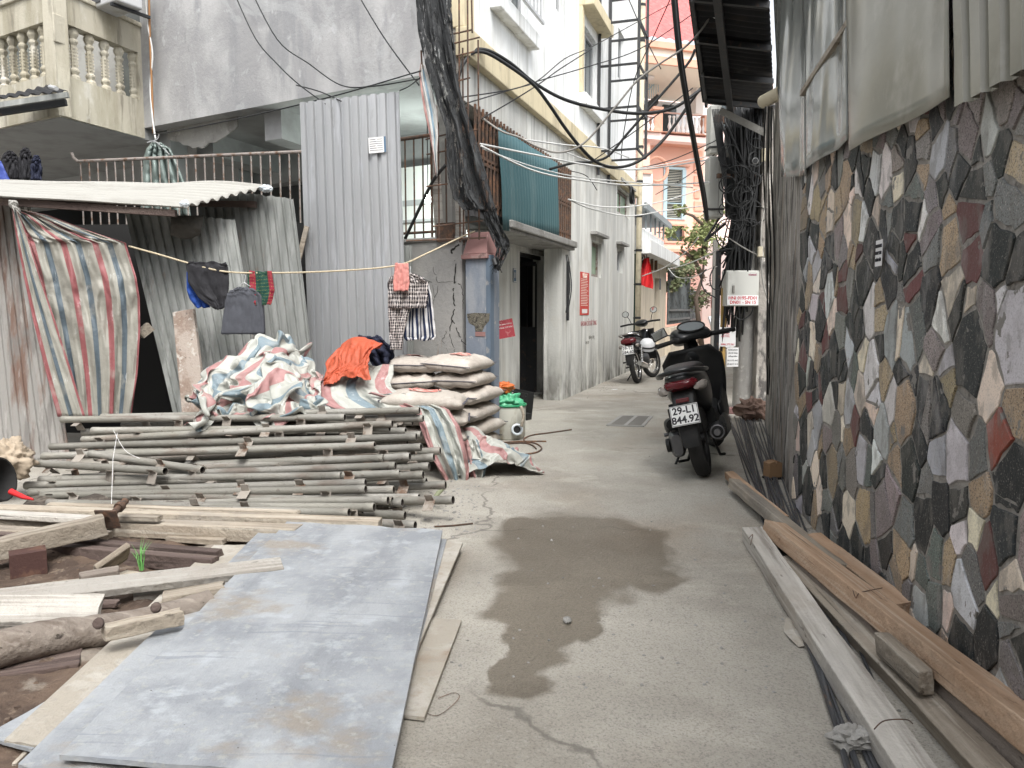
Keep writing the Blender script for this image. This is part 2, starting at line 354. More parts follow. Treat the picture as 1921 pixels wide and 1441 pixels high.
def panel(mb, x0, x1, z0, z1, y0, y1, ops=(), mi=0):
    """wall slab with real openings; ops = (xa, xb, za, zb)"""
    xs = sorted({x0, x1, *[min(max(v, x0), x1) for o in ops for v in o[:2]]}); zs = sorted({z0, z1, *[min(max(v, z0), z1) for o in ops for v in o[2:]]})
    nx, nzz = len(xs) - 1, len(zs) - 1
    def so(i, j):
        if i < 0 or j < 0 or i >= nx or j >= nzz: return False
        cx, cz = (xs[i] + xs[i + 1]) / 2, (zs[j] + zs[j + 1]) / 2
        return not any(a < cx < b and c < cz < d for a, b, c, d in ops)
    for i in range(nx):
        for j in range(nzz):
            if not so(i, j): continue
            a, b, c, d = xs[i], xs[i + 1], zs[j], zs[j + 1]
            mb.add([(a, y0, c), (b, y0, c), (b, y0, d), (a, y0, d)], [(0, 1, 2, 3)], mi); mb.add([(a, y1, c), (b, y1, c), (b, y1, d), (a, y1, d)], [(3, 2, 1, 0)], mi)
            if not so(i - 1, j): mb.add([(a, y0, c), (a, y1, c), (a, y1, d), (a, y0, d)], [(3, 2, 1, 0)], mi)
            if not so(i + 1, j): mb.add([(b, y0, c), (b, y1, c), (b, y1, d), (b, y0, d)], [(0, 1, 2, 3)], mi)
            if not so(i, j - 1): mb.add([(a, y0, c), (b, y0, c), (b, y1, c), (a, y1, c)], [(3, 2, 1, 0)], mi)
            if not so(i, j + 1): mb.add([(a, y0, d), (b, y0, d), (b, y1, d), (a, y1, d)], [(0, 1, 2, 3)], mi)
    return mb

# ---------------------------------------------------------------- white building (frame: x along the alley, y into the house)
WBO = V((.71, 10.3, 0)); WBA = math.atan2(.948, .319); WBd = V((math.cos(WBA), math.sin(WBA), 0)); WBn = V((-math.sin(WBA), math.cos(WBA), 0))
def wb(px, py, off=0):
    p = PL(px, py, WBO + WBn * off, WBn) - WBO; return p.dot(WBd), p.z
def wbw(x, y, z): return WBO + WBd * x + WBn * y + V((0, 0, z))
wt = thing('white_building', 'tall white rendered house with a cream band along the alley, streaked by rain', 'building')
sx0 = wb(868, 300)[0]; sx1 = wb(1190, 500)[0]; ztop = 11.5
def rect(px0, py0, px1, py1, off=0):     # opening from two opposite corners (top-left, bottom-right) on the facade
    a = wb(px0, py0, off); b = wb(px1, py1, off); return (a[0], b[0], b[1], a[1])
# upper floors
z_b0, z_b1 = 3.37, 3.62
w1 = rect(930, -40, 985, 55); w1 = (wb(928, 0)[0], wb(988, 0)[0], wb(960, 28)[1], 6.6)
w2 = (wb(1090, 100)[0], wb(1120, 100)[0], wb(1090, 178)[1], wb(1092, 40)[1])
w3 = (wb(1043, 0)[0], wb(1058, 0)[0], wb(1050, 26)[1], 7.6)
w4 = (wb(1160, 70)[0], wb(1172, 70)[0], wb(1165, 130)[1] - .2, wb(1165, 60)[1])
mb = MB(); panel(mb, sx0, sx1, z_b1, ztop, 0, .22, [w1, w2, w3, w4]); mb.box(sx0 + .3, sx1, .221, .4, 3.45, 3.6); mb.box(sx1 - .2, sx1, .221, 6, 0, ztop)
obj('upper_wall', mb, m_white, wt)
mb = MB(); mb.box(sx0 - .03, sx1 + .02, -.075, .05, z_b0, z_b1); mb.box(sx0 - .02, sx0 + .22, -.03, .1, z_b1, ztop)
obj('cream_band', mb, m_cream, wt, bevel=.01)
mb = MB(); gx0, gx1 = wb(888, 300)[0], wb(1068, 400)[0]
panel(mb, sx0 + .02, gx1, 3.02, z_b0, 0, .2); obj('header_wall', mb, m_lowwhite, wt)
# ground floor right part
lw = [rect(1110, 455, 1128, 520), rect(1158, 470, 1168, 512), rect(1158, 352, 1181, 408)]
lw = [(a, b, wb((p0 + p1) / 2, q1)[1], wb((p0 + p1) / 2, q0)[1]) for (a, b, _, _), (p0, q0, p1, q1) in zip(lw, [(1110, 455, 1128, 520), (1158, 470, 1168, 512), (1158, 358, 1180, 404)])]
mb = MB(); panel(mb, gx1, sx1, 0, z_b0, 0, .24, lw); panel(mb, -.2, gx1, 0, 2.02, 0, .24)
# splayed jamb beside the door
mb.hexa([V((-.2, .005, 0)), V((.0, .24, 0)), V((.56, .44, 0)), V((-.199, .02, 0)), V((-.2, .005, 2.02)), V((.0, .24, 2.02)), V((.56, .44, 2.02)), V((-.199, .02, 2.02))])
obj('lower_wall', mb, m_lowwhite, wt)
# door wall, recessed
def wb4(px, py): return wb(px, py, .44)
dx0, dx1 = wb4(975, 600)[0], .60; dl = wb4(925, 600)[0]
mb = MB(); panel(mb, dl, dx1 + .1, 0, 2.25, .44, .62, [(dx0, dx1 - .06, 0.02, wb4(990, 474)[1])]); obj('door_wall', mb, m_lowwhite, wt)
mb = MB(); zt = wb4(990, 474)[1]
mb.box(dx0 + .03, dx0 + .08, .5, .55, 0, zt); mb.box(dx0 + .03, dx1 - .08, .5, .55, zt - .05, zt)
dp = obj('door_frame', mb, m_black, wt)
mb = MB(); ddx = (dx1 - dx0 - .1); hx = dx1 - .1      # door leaf swung inward, dark passage behind
a = V((hx, .56, 0)); b = V((hx - .12, 1.35, 0))
mb.bar(a + V((0, 0, .05)), b + V((0, 0, .05)), .03, .06); mb.bar(a + V((0, 0, zt - .1)), b + V((0, 0, zt - .1)), .03, .06)
for k in range(7): q = a.lerp(b, k / 6); mb.bar(q + V((0, 0, .05)), q + V((0, 0, zt - .1)), .022, .022)
mb.hexa([a + V((-.01, 0, .05)), a + V((.01, 0, .05)), b + V((.01, 0, .05)), b + V((-.01, 0, .05)), a + V((-.01, 0, .95)), a + V((.01, 0, .95)), b + V((.01, 0, .95)), b + V((-.01, 0, .95))])
obj('door', mb, m_black, wt)
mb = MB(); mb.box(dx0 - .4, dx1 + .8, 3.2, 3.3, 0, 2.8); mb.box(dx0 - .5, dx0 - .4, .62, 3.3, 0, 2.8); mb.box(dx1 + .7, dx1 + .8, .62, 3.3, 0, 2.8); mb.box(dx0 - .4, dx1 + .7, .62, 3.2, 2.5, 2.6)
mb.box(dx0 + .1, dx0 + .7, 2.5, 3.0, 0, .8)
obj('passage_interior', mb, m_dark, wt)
# ledge over the door
lx0, lx1 = wb(943, 440)[0], wb(1068, 465)[0]
mb = MB(); mb.box(lx0, lx1 + .02, -.11, .43, 2.02, 2.10); mb.box(lx0 + .015, lx1, -.08, .40, 1.985, 2.018)
obj('door_canopy', mb, m_conc, wt, bevel=.012)
# window above the ledge: grille and recess
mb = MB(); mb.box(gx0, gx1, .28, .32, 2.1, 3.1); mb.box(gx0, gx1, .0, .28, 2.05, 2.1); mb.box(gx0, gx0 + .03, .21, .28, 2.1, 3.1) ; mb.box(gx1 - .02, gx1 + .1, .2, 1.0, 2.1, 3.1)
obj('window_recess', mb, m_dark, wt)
g = MB(); n = int((gx1 - gx0) / .1)
for k in range(n + 1):
    x = lerp(gx0, gx1 - .02, k / n); g.bar((x, -.02, 2.12), (x, -.02, 3.04), .02, .02)
for z in (2.2, 2.55, 2.6, 2.95): g.bar((gx0, -.02, z), (gx1, -.02, z), .012, .03)
obj('window_grille', g, m_rust, wt)
# windows
def window(o, nm, rails, name='window'):
    xa, xb, za, zb = o; mb = MB(); fw = .05
    for (p, q, r_, s_) in ((xa, xb, za, za + fw), (xa, xb, zb - fw, zb), (xa, xa + fw, za + fw, zb - fw), (xb - fw, xb, za + fw, zb - fw)): mb.box(p + .002, q - .002, .06, .12, r_ + .002, s_ - .002)
    for k in range(1, rails): x = lerp(xa, xb, k / rails); mb.box(x - .02, x + .02, .065, .115, za + fw, zb - fw)
    fr = obj(name, mb, nm, wt)
    return fr
m_alu = mat('white_aluminium', (.5, .51, .52), .45, .3, bump=0)
for o, r_, gl in ((w1, 3, m_glass), (w2, 2, m_glass), (w3, 2, m_glass), (w4, 1, m_glass), (lw[0], 1, m_greeng), (lw[1], 1, m_glass), (lw[2], 2, m_greeng)):
    f = window(o, m_alu if gl is m_glass else m_rustrail, r_)
    mb = MB(); mb.box(o[0] + .045, o[1] - .045, .085, .092, o[2] + .045, o[3] - .045); obj('pane', mb, gl, f)
# curtain behind the first window
m_curt = mat('floral_curtain', (.6, .55, .58), .9, layers=[((.5, .12, .12), 9, .55, .6), ((.25, .45, .55), 6, .56, .62)], bump=0)
mb = MB(); mb.grid(lambda u, v: V((lerp(w1[0] + .1, w1[1] - .5, u), .17 + .02 * math.sin(u * 40), lerp(w1[2], w1[3], v))), 60, 2); obj('curtain', mb, m_curt, wt, smooth=True)
for o, ex in ((w1, .14), (w2, .12)):
    mb = MB(); mb.box(o[0] - ex, o[1] + ex, -.11, .02, o[2] - .16, o[2] - .002); obj('window_sill', mb, m_white, wt, bevel=.01)
mb = MB(); mb.box(w2[0] - .12, w2[0] - .002, -.05, .02, w2[2], w2[3] + .15); mb.box(w2[0] - .12, w2[1] + .25, -.2, .02, w2[3] + .15, w2[3] + .32); obj('window_hood', mb, m_cream, wt, bevel=.01)
for o in (lw[0], lw[1], lw[2]):
    mb = MB(); mb.box(o[0] - .1, o[1] + .12, -.1, .02, o[3] + .09, o[3] + .13); obj('window_hood', mb, m_conc, wt)
mb = MB()
for o in (w1,):
    mb.bar((o[0], -.16, o[2] + .1), (o[1] + .1, -.16, o[2] + .1), .03, .03)
    for k in range(9): x = lerp(o[0], o[1], k / 8); mb.bar((x, -.16, o[2] + .1), (x, -.16, o[2] + 1.6), .016, .016)
obj('window_bars', mb, m_alu, wt)
# teal corrugated sheet fixed over the grille
def corr(mb, TL, TR, BR, BL, waves, amp, prof='sine', nv=6, jag=0, ns=6, curve=None):
    TL, TR, BR, BL = map(V, (TL, TR, BR, BL)); nrm = (TR - TL).cross(BL - TL).normalized()
    if prof == 'trap':
        us = []; hs_ = []
        for k in range(waves):
            for a, h in ((0, 0), (.52, 0), (.60, 1), (.92, 1)): us.append((k + a) / waves); hs_.append(h)
        us.append(1); hs_.append(0)
    else:
        nn = waves * ns; us = [i / nn for i in range(nn + 1)]; hs_ = [math.sin(2 * math.pi * waves * u) for u in us]
    vs = []; uv = []
    wd = (TR - TL).length; ht = (BL - TL).length; sd = random.random() * 50
    for j in range(nv + 1):
        v = j / nv
        for u, h in zip(us, hs_):
            vv = v
            if jag and j in (0, nv): vv = v + (1 if j == 0 else -1) * jag * abs(nz(u * 9, j, sd))
            p = TL.lerp(TR, u).lerp(BL.lerp(BR, u), vv) + nrm * (h * amp + .012 * nz(u * 2.5, v * 2.5, sd))
            if curve: p += nrm * curve(u, v)
            vs.append(p); uv.append((u * wd, v * ht))
    n = len(us); fs = [(j * n + i, j * n + i + 1, (j + 1) * n + i + 1, (j + 1) * n + i) for j in range(nv) for i in range(n - 1)]
    return mb.add(vs, fs, 0, uv)
def wbp(px, py, off=0): return PL(px, py, WBO + WBn * off, WBn)
mb = corr(MB(), wbp(935, 238, -.07), wbp(1045, 306, -.07), wbp(1048, 447, -.07), wbp(944, 432, -.07), 22, .008, ns=6)
o = obj('corrugated_sheet', mb, m_green, origin=wbp(944, 432, -.07), solidify=.003, smooth=True); tag(o, 'teal green corrugated sheet wired over the window grille above the doorway', 'metal sheet')
# downpipe at the far end of the facade
t = thing('downpipe', 'cream plastic downpipe with dark clamps at the far corner of the white house', 'pipe', wbw(sx1 - .04, -.09, 0))
mb = MB(); mb.tube([wbw(sx1 - .04, -.09, z) for z in (0, 4, 8, 11.4)], .055, 12); obj('pipe', mb, m_pvc, t, smooth=True)
for k in range(17):
    z = .35 + k * .66; mb = MB(); mb.tube([wbw(sx1 - .04, -.09, z), wbw(sx1 - .04, -.09, z + .045)], .064, 12); mb.bar(wbw(sx1 - .04, -.15, z + .02), wbw(sx1 - .04, .0, z + .02), .02, .02); obj('clamp', mb, m_wire, t)
for o_ in [wt]: o_.location = WBO; o_.rotation_euler = (0, 0, WBA)
# steel frame tower fixed on the facade
t = thing('ladder_tower', 'black steel ladder frame fixed high on the white house wall beside the tall window', 'ladder', wbw(wb(1120, 200)[0], 0, 3.6))
fx0, fx1 = wb(1117, 200)[0], wb(1150, 200)[0]; xo = -.62; zb_, zt_ = wb(1120, 285)[1], 9.5
fx0, fx1 = 1.85, 3.05
def fp(px): return wb(px, 200)[0]
fx0 = fp(1120); fx1 = fp(1140)
mb = MB()
for (x, y) in ((fx0, -.03), (fx1, -.03), (fx0, xo), (fx1, xo)): mb.bar(wbw(x, y, zb_ if y < -.1 else zb_ - .35), wbw(x, y, zt_), .04, .04)
obj('post', mb, m_black, t)
nr = 8
for k in range(nr + 4):
    z = zb_ + k * .62; mb = MB()
    for (a, b) in (((fx0, -.03), (fx0, xo)), ((fx0, xo), (fx1, xo)), ((fx1, xo), (fx1, -.03))): mb.bar(wbw(*a, z), wbw(*b, z), .03, .03)
    obj('rung', mb, m_black, t)
# door number plate, signs
def plate(name, label, cat, o, xd, up, w, h, m, texts=(), th=.004, group=None, extra=None):
    """flat sign: o = centre, xd = its right, up = its up; texts = (string, size, dx, dy, material)"""
    t = thing(name, label, cat, o, group); M = textM(o, xd, up)
    mb = MB(); mb.box(-w / 2, w / 2, -h / 2, h / 2, -th, 0, 0, M); obj('board', mb, m, t)
    for s, sz, dx, dy, mm in texts: text_obj(s, sz, mm, t, M @ Matrix.Translation((dx, dy, .0015)))
    if extra: extra(t, M)
    return t
q = PL(966, 517, WBO + WBn * .43, WBn); m_enamel = mat('blue_enamel', (.10, .17, .26), .4, bump=0)
def _rim(t, M):
    mb = MB()
    for a, b in (((-.055, -.075), (.055, -.075)), ((.055, -.075), (.055, .075)), ((.055, .075), (-.055, .075)), ((-.055, .075), (-.055, -.075))): mb.bar(M @ V((*a, .001)), M @ V((*b, .001)), .008, .003, up=M.to_3x3() @ V((0, 0, 1)))
    obj('border', mb, m_whiteink, t)
plate('house_number', 'small blue enamel house number beside the dark doorway', 'sign', q, WBd, (0, 0, 1), .13, .17, m_enamel, [('11', .1, 0, 0, m_whiteink)], extra=_rim)
# cardboard red sign tilted on the wall left of the door
q = P(948, 617, 8.5); m_redcard = mat('faded_red_card', (.38, .055, .07), .8, layers=[((.5, .2, .2), 20, .58, .66)], bump=.1)
plate('hanging_sign', 'torn red card notice with white letters hanging left of the doorway', 'sign', q, V((1, .1, .18)), V((-.12, 0, 1)), .19, .2, m_redcard, [('CẤM BÁN HÀNG', .021, 0, .05, m_whiteink), ('KHÔNG VỨT RÁC', .021, 0, .012, m_whiteink)],
      extra=lambda t, M: obj('torn_strip', MB().prism([(-.095, -.10), (.09, -.10), (.085, -.058), (-.07, -.062)], 0, .002, 0, M @ Matrix.Rotation(math.pi / 2, 4, 'X') @ Matrix.Scale(-1, 4, (0, 1, 0))), m_paper, t))
# red notice board on the facade
q0 = wb(1088, 512); q1 = wb(1104, 592); cx, cz = (q0[0] + q1[0]) / 2, (wb(1096, 511)[1] + wb(1096, 591)[1]) / 2; hh = wb(1096, 511)[1] - wb(1096, 591)[1]; ww = q1[0] - q0[0]
def _lines(t, M):
    mb = MB(); random.seed(3)
    for k in range(17):
        y = hh * .33 - k * hh * .038; x0 = -ww * .42; x1 = ww * rnd(.2, .42)
        mb.box(x0, x1, y, y + .007, .0005, .0015, 0, M)
    obj('text_lines', mb, m_creamw, t)
    mb = MB(); mb.box(-ww * .3, ww * .3, -hh * .46, -hh * .36, .0005, .0015, 0, M); obj('white_stamp', mb, m_whiteink, t)
plate('notice_board', 'tall red rules notice with fine white lines on the streaked white wall', 'sign', wbw(cx, -.006, cz), WBd, (0, 0, 1), ww, hh, m_redp, [('NỘI QUY', .07, 0, hh * .43, m_creamw), ('TỔ DÂN PHỐ', .045, 0, hh * .385, m_creamw)], extra=_lines)
# scribbles on the wall
t = thing('wall_writing', 'faded red and grey stencilled writing low on the white wall by the motorbike', 'graffiti', wbp(1105, 610, -.003))
for s, (px, py), sz, mm in (('KHOAN CẮT BÊ TÔNG', (1105, 607), .1, m_redcard), ('thông cống', (1110, 632), .085, m_wireg), ('0912 335', (1102, 643), .06, m_wireg)):
    text_obj(s, sz, mm, t, textM(wbp(px, py, -.003), WBd, (0, 0, 1)), ext=.0005)
# ---------------------------------------------------------------- grey building on the left
GO = V((-4.27, 9.2, 0)); GAng = math.atan2(-.505, .863); Gd = V((math.cos(GAng), math.sin(GAng), 0)); Gn = V((-math.sin(GAng), math.cos(GAng), 0))
def gw(x, y, z): return GO + Gd * x + Gn * y + V((0, 0, z))
def gb(px, py, off=0): p = PL(px, py, GO + Gn * off, Gn) - GO; return p.dot(Gd), p.z
gt = thing('grey_building', 'grey rendered house overhanging the shack with a cracked balcony and open ground floor', 'building')
gx1_ = 4.05
_obj0 = obj
def obj(name, mb, m, parent=None, **k):
    if parent is gt:
        for v in mb.v: v.x -= .207 * max(0, v.y)
    return _obj0(name, mb, m, parent, **k)
mb = MB(); panel(mb, 0, gx1_, 3.3, 9, 0, .2); mb.box(gx1_ - .2, gx1_, .2, 5, 3.3, 9); mb.box(0, .2, .2, 4, 3.5, 9)
obj('wall', mb, m_greywall, gt)
mb = MB(); mb.box(.02, gx1_ - .02, .2, 5.5, 3.32, 3.5); mb.box(-6, .02, -.2, 5.5, 3.34, 3.5)
obj('ceiling', mb, m_ceil, gt)
mb = MB()
mb.box(.02, gx1_ - .1, 1.9, 2.15, 2.92, 3.319); mb.box(1.8, 2.05, .2, 1.9, 3.0, 3.319); mb.box(-6, .02, 1.6, 1.85, 2.9, 3.339); mb.box(.25, .55, .6, 1.9, 3.05, 3.319)
obj('beam', mb, m_ceil, gt)
mb = MB(); mb.box(-.12, .16, .25, .53, 0, 3.318); obj('column', mb, m_ceil, gt)
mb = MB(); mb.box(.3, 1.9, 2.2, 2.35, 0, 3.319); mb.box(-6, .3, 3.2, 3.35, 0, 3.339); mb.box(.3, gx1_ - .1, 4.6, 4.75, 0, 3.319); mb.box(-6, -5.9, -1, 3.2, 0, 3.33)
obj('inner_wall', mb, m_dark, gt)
# bright room seen through the gap
mb = MB(); mb.box(2.6, gx1_ - .1, 1.75, 1.85, 1.2, 2.9); obj('room_partition', mb, m_roomw, gt)
mb = MB(); mb.box(2.6, 3.9, 1.70, 1.75, 2.44, 2.5); mb.box(2.6, 3.9, 1.70, 1.75, 2.24, 2.27); obj('picture_rail', mb, m_alu, gt)
# concrete column and piers between the two houses
mb = MB(); cx0, cx1 = gb(817, 300)[0], gb(846, 300)[0]; mb.box(cx0, cx1, .02, .35, 0, 3.298); obj('column', mb, m_conc, gt)
# ragged render where the wall meets the column
mb = MB(); mb.grid(lambda u, v: V((.2 + u * 1.2, .185 - .0 * v, 3.3 - v * (.10 + .16 * math.sin(u * 3.1) + .05 * nz(u * 9, 3)))), 30, 3); obj('broken_render', mb, m_conc, gt, solidify=.02)
gt.location = GO; gt.rotation_euler = (0, 0, GAng)
# lamp inside
t = thing('ceiling_lamp', 'small bright lamp glowing in the white room behind the railing', 'lamp', gw(3.1, 1.3, 2.42))
m_bulb = mat('lit_bulb', (1, 1, 1), .5, bump=0); m_bulb.node_tree.nodes['Principled BSDF'].inputs['Emission Color'].default_value = (.9, 1, .93, 1); m_bulb.node_tree.nodes['Principled BSDF'].inputs['Emission Strength'].default_value = 12
mb = MB(); mb.lathe([(.001, -.05), (.03, -.035), (.042, 0), (.03, .035), (.018, .05)], gw(3.1, 1.3, 2.42), 12); obj('bulb', mb, m_bulb, t, smooth=True)
mb = MB(); mb.tube([gw(3.1, 1.3, 2.46), gw(3.1, 1.3, 3.31)], .006, 6); obj('cord', mb, m_wire, t)
pl = bpy.data.lights.new('bulb_light', 'POINT'); pl.energy = 26; pl.color = (.9, 1, .93); pl.shadow_soft_size = .08; po = bpy.data.objects.new('bulb_light', pl); COL.objects.link(po); po.parent = t; po.location = (0, -.12, 0)
# ---- balcony wing (parts of the grey building kept in world coordinates)
bt = thing('balcony', 'mildewed cream balcony with turned balusters jutting out above the shack', 'balcony')
Bc = GO + V((-.319, -.948, 0)) * 1.15; Lf = V((-.863, .505, 0)); Rt = V((.319, .948, 0))
def bal_face(M, L, ops, n_b, nm):
    mb = MB(); 
    for a, b, c, d in ops: pass
    tmp = MB(); panel(tmp, 0.0, L, 3.18, 4.42, 0, .14, ops); mb.add([M @ v for v in tmp.v], tmp.f)
    return mb
MR = frameM(Bc, Rt, (0, 0, 1)); ML = frameM(Bc, -Lf, (0, 0, 1))
zo0, zo1 = 3.60, 4.13
mb = bal_face(MR, 1.15, [(.17, 1.1, zo0, zo1)], 4, ''); tmp = MB(); panel(tmp, -3.4, -.003, 3.182, 4.418, .002, .14, [(-3.3, -.2, zo0, zo1)]); mb.add([ML @ v for v in tmp.v], tmp.f)
obj('parapet', mb, m_balc, bt)
mb = MB(); mb.hexa([Bc + V((0, 0, 3.17)) + Rt * .05 + Lf * .05, Bc + Rt * 1.3 + V((0, 0, 3.17)), Bc + Rt * 1.3 + Lf * 3.4 + V((0, 0, 3.17)), Bc + Lf * 3.4 + V((0, 0, 3.17)), Bc + V((0, 0, 3.3)) + Rt * .05 + Lf * .05, Bc + Rt * 1.3 + V((0, 0, 3.3)), Bc + Rt * 1.3 + Lf * 3.4 + V((0, 0, 3.3)), Bc + Lf * 3.4 + V((0, 0, 3.3))])
obj('floor_slab', mb, m_ceil, bt)
mb = MB(); tmp = MB(); tmp.box(-.02, 1.16, -.025, .16, 4.42, 4.47); tmp.box(-.02, .155, -.02, .003, 3.9, 4.18) ; mb.add([MR @ v for v in tmp.v], tmp.f); tmp = MB(); tmp.box(-3.4, -.021, -.025, .16, 4.42, 4.47); mb.add([ML @ v for v in tmp.v], tmp.f)
obj('handrail', mb, m_balc, bt, bevel=.01)
def baluster(pos, ang):
    M = Matrix.Translation(pos) @ Matrix.Rotation(ang, 4, 'Z') ; mb = MB(); h = zo1 - zo0
    sq = [(.055, 0), (.055, .035), (.035, .06), (.05, .09), (.05, .105), (.032, .13), (.032, .36), (.048, .39), (.048, .405), (.034, .425), (.055, .47), (.055, .49), (.04, .53)]
    mb.lathe([(r, z * h / .53) for r, z in sq], (0, 0, 0), 6, 0, M); mb.v = [v for v in mb.v]
    # carved facets
    for k in range(6):
        for a in range(4):
            t = a * math.pi / 2 + .3; z = (.15 + k * .034) * h / .53
            mb.box(-.008, .008, .028, .041, z, z + .018, 0, M @ Matrix.Rotation(t, 4, 'Z'))
    return mb
for k in range(5):
    obj('baluster', baluster(Bc + Rt * (.27 + k * .2) - V((Rt.y, -Rt.x, 0)) * -.0 + Lf * .07 + V((0, 0, zo0)), .3), m_balc, bt)
for k in range(15):
    obj('baluster', baluster(Bc + Lf * (.3 + k * .2) + Rt * .07 + V((0, 0, zo0)), .3), m_balc, bt)
# wall and door behind the balcony
t = thing('rear_house_wall', 'pale wall with a folded shutter set back behind the balcony', 'wall'); mb = MB(); tmp = MB(); tmp.box(-4.5, .02, 1.35, 1.5, 3.3, 9); mb.add([ML @ v for v in tmp.v], tmp.f); obj('wall', mb, mat('grey_green_wall', (.16, .17, .155), .9, layers=[((.10, .105, .10), 2, .45, .6)]), t)
mb = MB(); tmp = MB(); tmp.box(-2.6, -.95, 1.3, 1.345, 3.5, 6); mb.add([ML @ v for v in tmp.v], tmp.f); obj('shutter', mb, m_whitesheet, t)
# air conditioner above the balcony end
ac0 = P(205, -8, 8.7); t = thing('air_conditioner', 'grey air conditioner unit hung above the balcony end', 'air conditioner', ac0); Ma = frameM(ac0, -Lf, (0, 0, 1))
mb = MB(); mb.box(-.42, .34, -.14, .16, -.16, .42, 0, Ma); obj('casing', mb, mat('ac_casing', (.5, .51, .52), .6, bump=0, layers=[((.4, .4, .38), 6, .5, .7)]), t, bevel=.015)
mb = MB(); mb.box(-.38, .06, -.15, -.139, -.12, .38, 0, Ma); obj('fan_grille', mb, m_dark, t)
for k in range(3): mb = MB(); mb.box(.12, .30, -.15, -.139, -.08 + k * .1, -.02 + k * .1, 0, Ma); obj('panel', mb, m_conc, t)
for x_ in (-.3, .25): mb = MB(); mb.bar(Ma @ V((x_, -.15, -.18)), Ma @ V((x_, .3, -.18)), .03, .03); obj('bracket', mb, m_black, t)

# ---------------------------------------------------------------- cracked garden wall, blue pillar, railing
FW0 = V((-.42, 6.76, 0)); FWd = V((-.863, .505, 0)); MFW = frameM(FW0, -FWd, (0, 0, 1))   # local x negative = to the left
t = thing('garden_wall', 'low grey cement wall with a long black crack left of the blue pillar', 'wall', FW0)
mb = MB(); mb.box(-3.9, -.02, 0, .16, 0, 1.80, 0, MFW); obj('wall', mb, mat('cracked_cement', (.33, .325, .31), .9, layers=[((.27, .27, .265), 1.6, .42, .66), ((.37, .36, .34), 3, .5, .7, (1, 1, 1), .7), ((.24, .24, .235), 11, .52, .7, (1, 1, .5), .5), ((.28, .13, .07), 4, .66, .7, (1, 1, .2), .7)], bump=.35, bs=30), t)
mb = MB(); mb.box(-3.9, 0.0, -.02, .18, 1.80, 1.835, 0, MFW); obj('coping', mb, m_conc, t, bevel=.008)
def crack(pts, w, off=-.0025):
    mb = MB(); pw = [PL(x, y, FW0 + Vy * off, Vy) for x, y in pts]; out = []
    for i in range(len(pw) - 1):
        for k in range(5): out.append(pw[i].lerp(pw[i + 1], k / 5) + V((rnd(-1, 1) * .008, 0, rnd(-1, 1) * .006)))
    out.append(pw[-1])
    for i in range(len(out) - 1):
        a, b = out[i], out[i + 1]; ww = w * (1 - .6 * i / len(out)) * rnd(.7, 1.3)
        d = (b - a).normalized(); s_ = d.cross(Vy).normalized() * ww / 2
        mb.add([a - s_, a + s_, b + s_, b - s_], [(0, 1, 2, 3)])
    return mb
Vy = (MFW.to_3x3() @ V((0, 1, 0))).normalized()
mb = MB()
for pts, w in (([(862, 458), (846, 472), (856, 500), (852, 530), (850, 548), (853, 575), (848, 600), (860, 622), (866, 640), (877, 650)], .016), ([(852, 528), (866, 536), (869, 560), (868, 580)], .006), ([(850, 600), (842, 625), (852, 655), (853, 668)], .007), ([(812, 500), (822, 530), (850, 528)], .004), ([(815, 560), (822, 545), (818, 520)], .004), ([(838, 620), (830, 640), (840, 660)], .004), ([(790, 520), (810, 530), (815, 560), (806, 590), (812, 620)], .004)):
    c = crack(pts, w); mb.add(c.v, c.f)
obj('crack', mb, mat('crack_dark', (.03, .028, .026), .95, bump=0), t)
# blue pillar
p0 = V((-.40, 6.72, 0)); Mp = frameM(p0, -FWd, (0, 0, 1)); t = thing('gate_pillar', 'faded blue gate pillar with a chipped hole and a dull red cap', 'pillar', p0)
pb = MB(); panel(pb, 0, .205, 0, 1.64, 0, .22, [])
mb = MB(); mb.add([Mp @ v for v in pb.v], pb.f); obj('shaft', mb, m_bluep, t, bevel=.006)
mb = MB(); 
a = [V(v) for v in ((-.03, -.03, 1.63), (.235, -.03, 1.63), (.235, .25, 1.63), (-.03, .25, 1.63), (-.03, -.03, 1.67), (.235, -.03, 1.67), (.235, .25, 1.67), (-.03, .25, 1.67))]
mb.hexa([Mp @ v for v in a]); a2 = [V(v) for v in ((-.02, -.02, 1.672), (.225, -.02, 1.672), (.225, .24, 1.672), (-.02, .24, 1.672), (.01, .05, 1.86), (.195, .05, 1.86), (.195, .17, 1.86), (.01, .17, 1.86))]
mb.hexa([Mp @ v for v in a2]); obj('cap', mb, m_redcap, t, bevel=.006)
# the chipped patch with bare brick
hole = [PL(x, y, p0, Mp.to_3x3() @ V((0, 1, 0))) for x, y in ((876, 589), (890, 587), (919, 588), (918, 602), (909, 612), (905, 622), (892, 622), (891, 612), (880, 606), (877, 596))]
nrm = -(Mp.to_3x3() @ V((0, 1, 0))); mb = MB(); c = sum(hole, V()) / len(hole)
mb.add([h + nrm * .002 for h in hole] + [h.lerp(c, .25) + nrm * .0035 for h in hole] + [c + nrm * .004], [(i, (i + 1) % 10, (i + 1) % 10 + 10, i + 10) for i in range(10)] + [(i + 10, (i + 1) % 10 + 10, 20) for i in range(10)])
obj('bare_patch', mb, mat('bare_mortar', (.15, .14, .11), .95, layers=[((.05, .045, .04), 30, .5, .6), ((.3, .27, .22), 50, .58, .68)], bump=1, bs=80), t)
br = PL(901, 627, p0 + nrm * .003, Mp.to_3x3() @ V((0, 1, 0))); Mb_ = frameM(br, -FWd, (0, 0, 1)); mb = MB(); mb.box(-.05, .05, -.002, .004, -.018, .02, 0, Mb_); obj('bare_brick', mb, m_redcap, t)
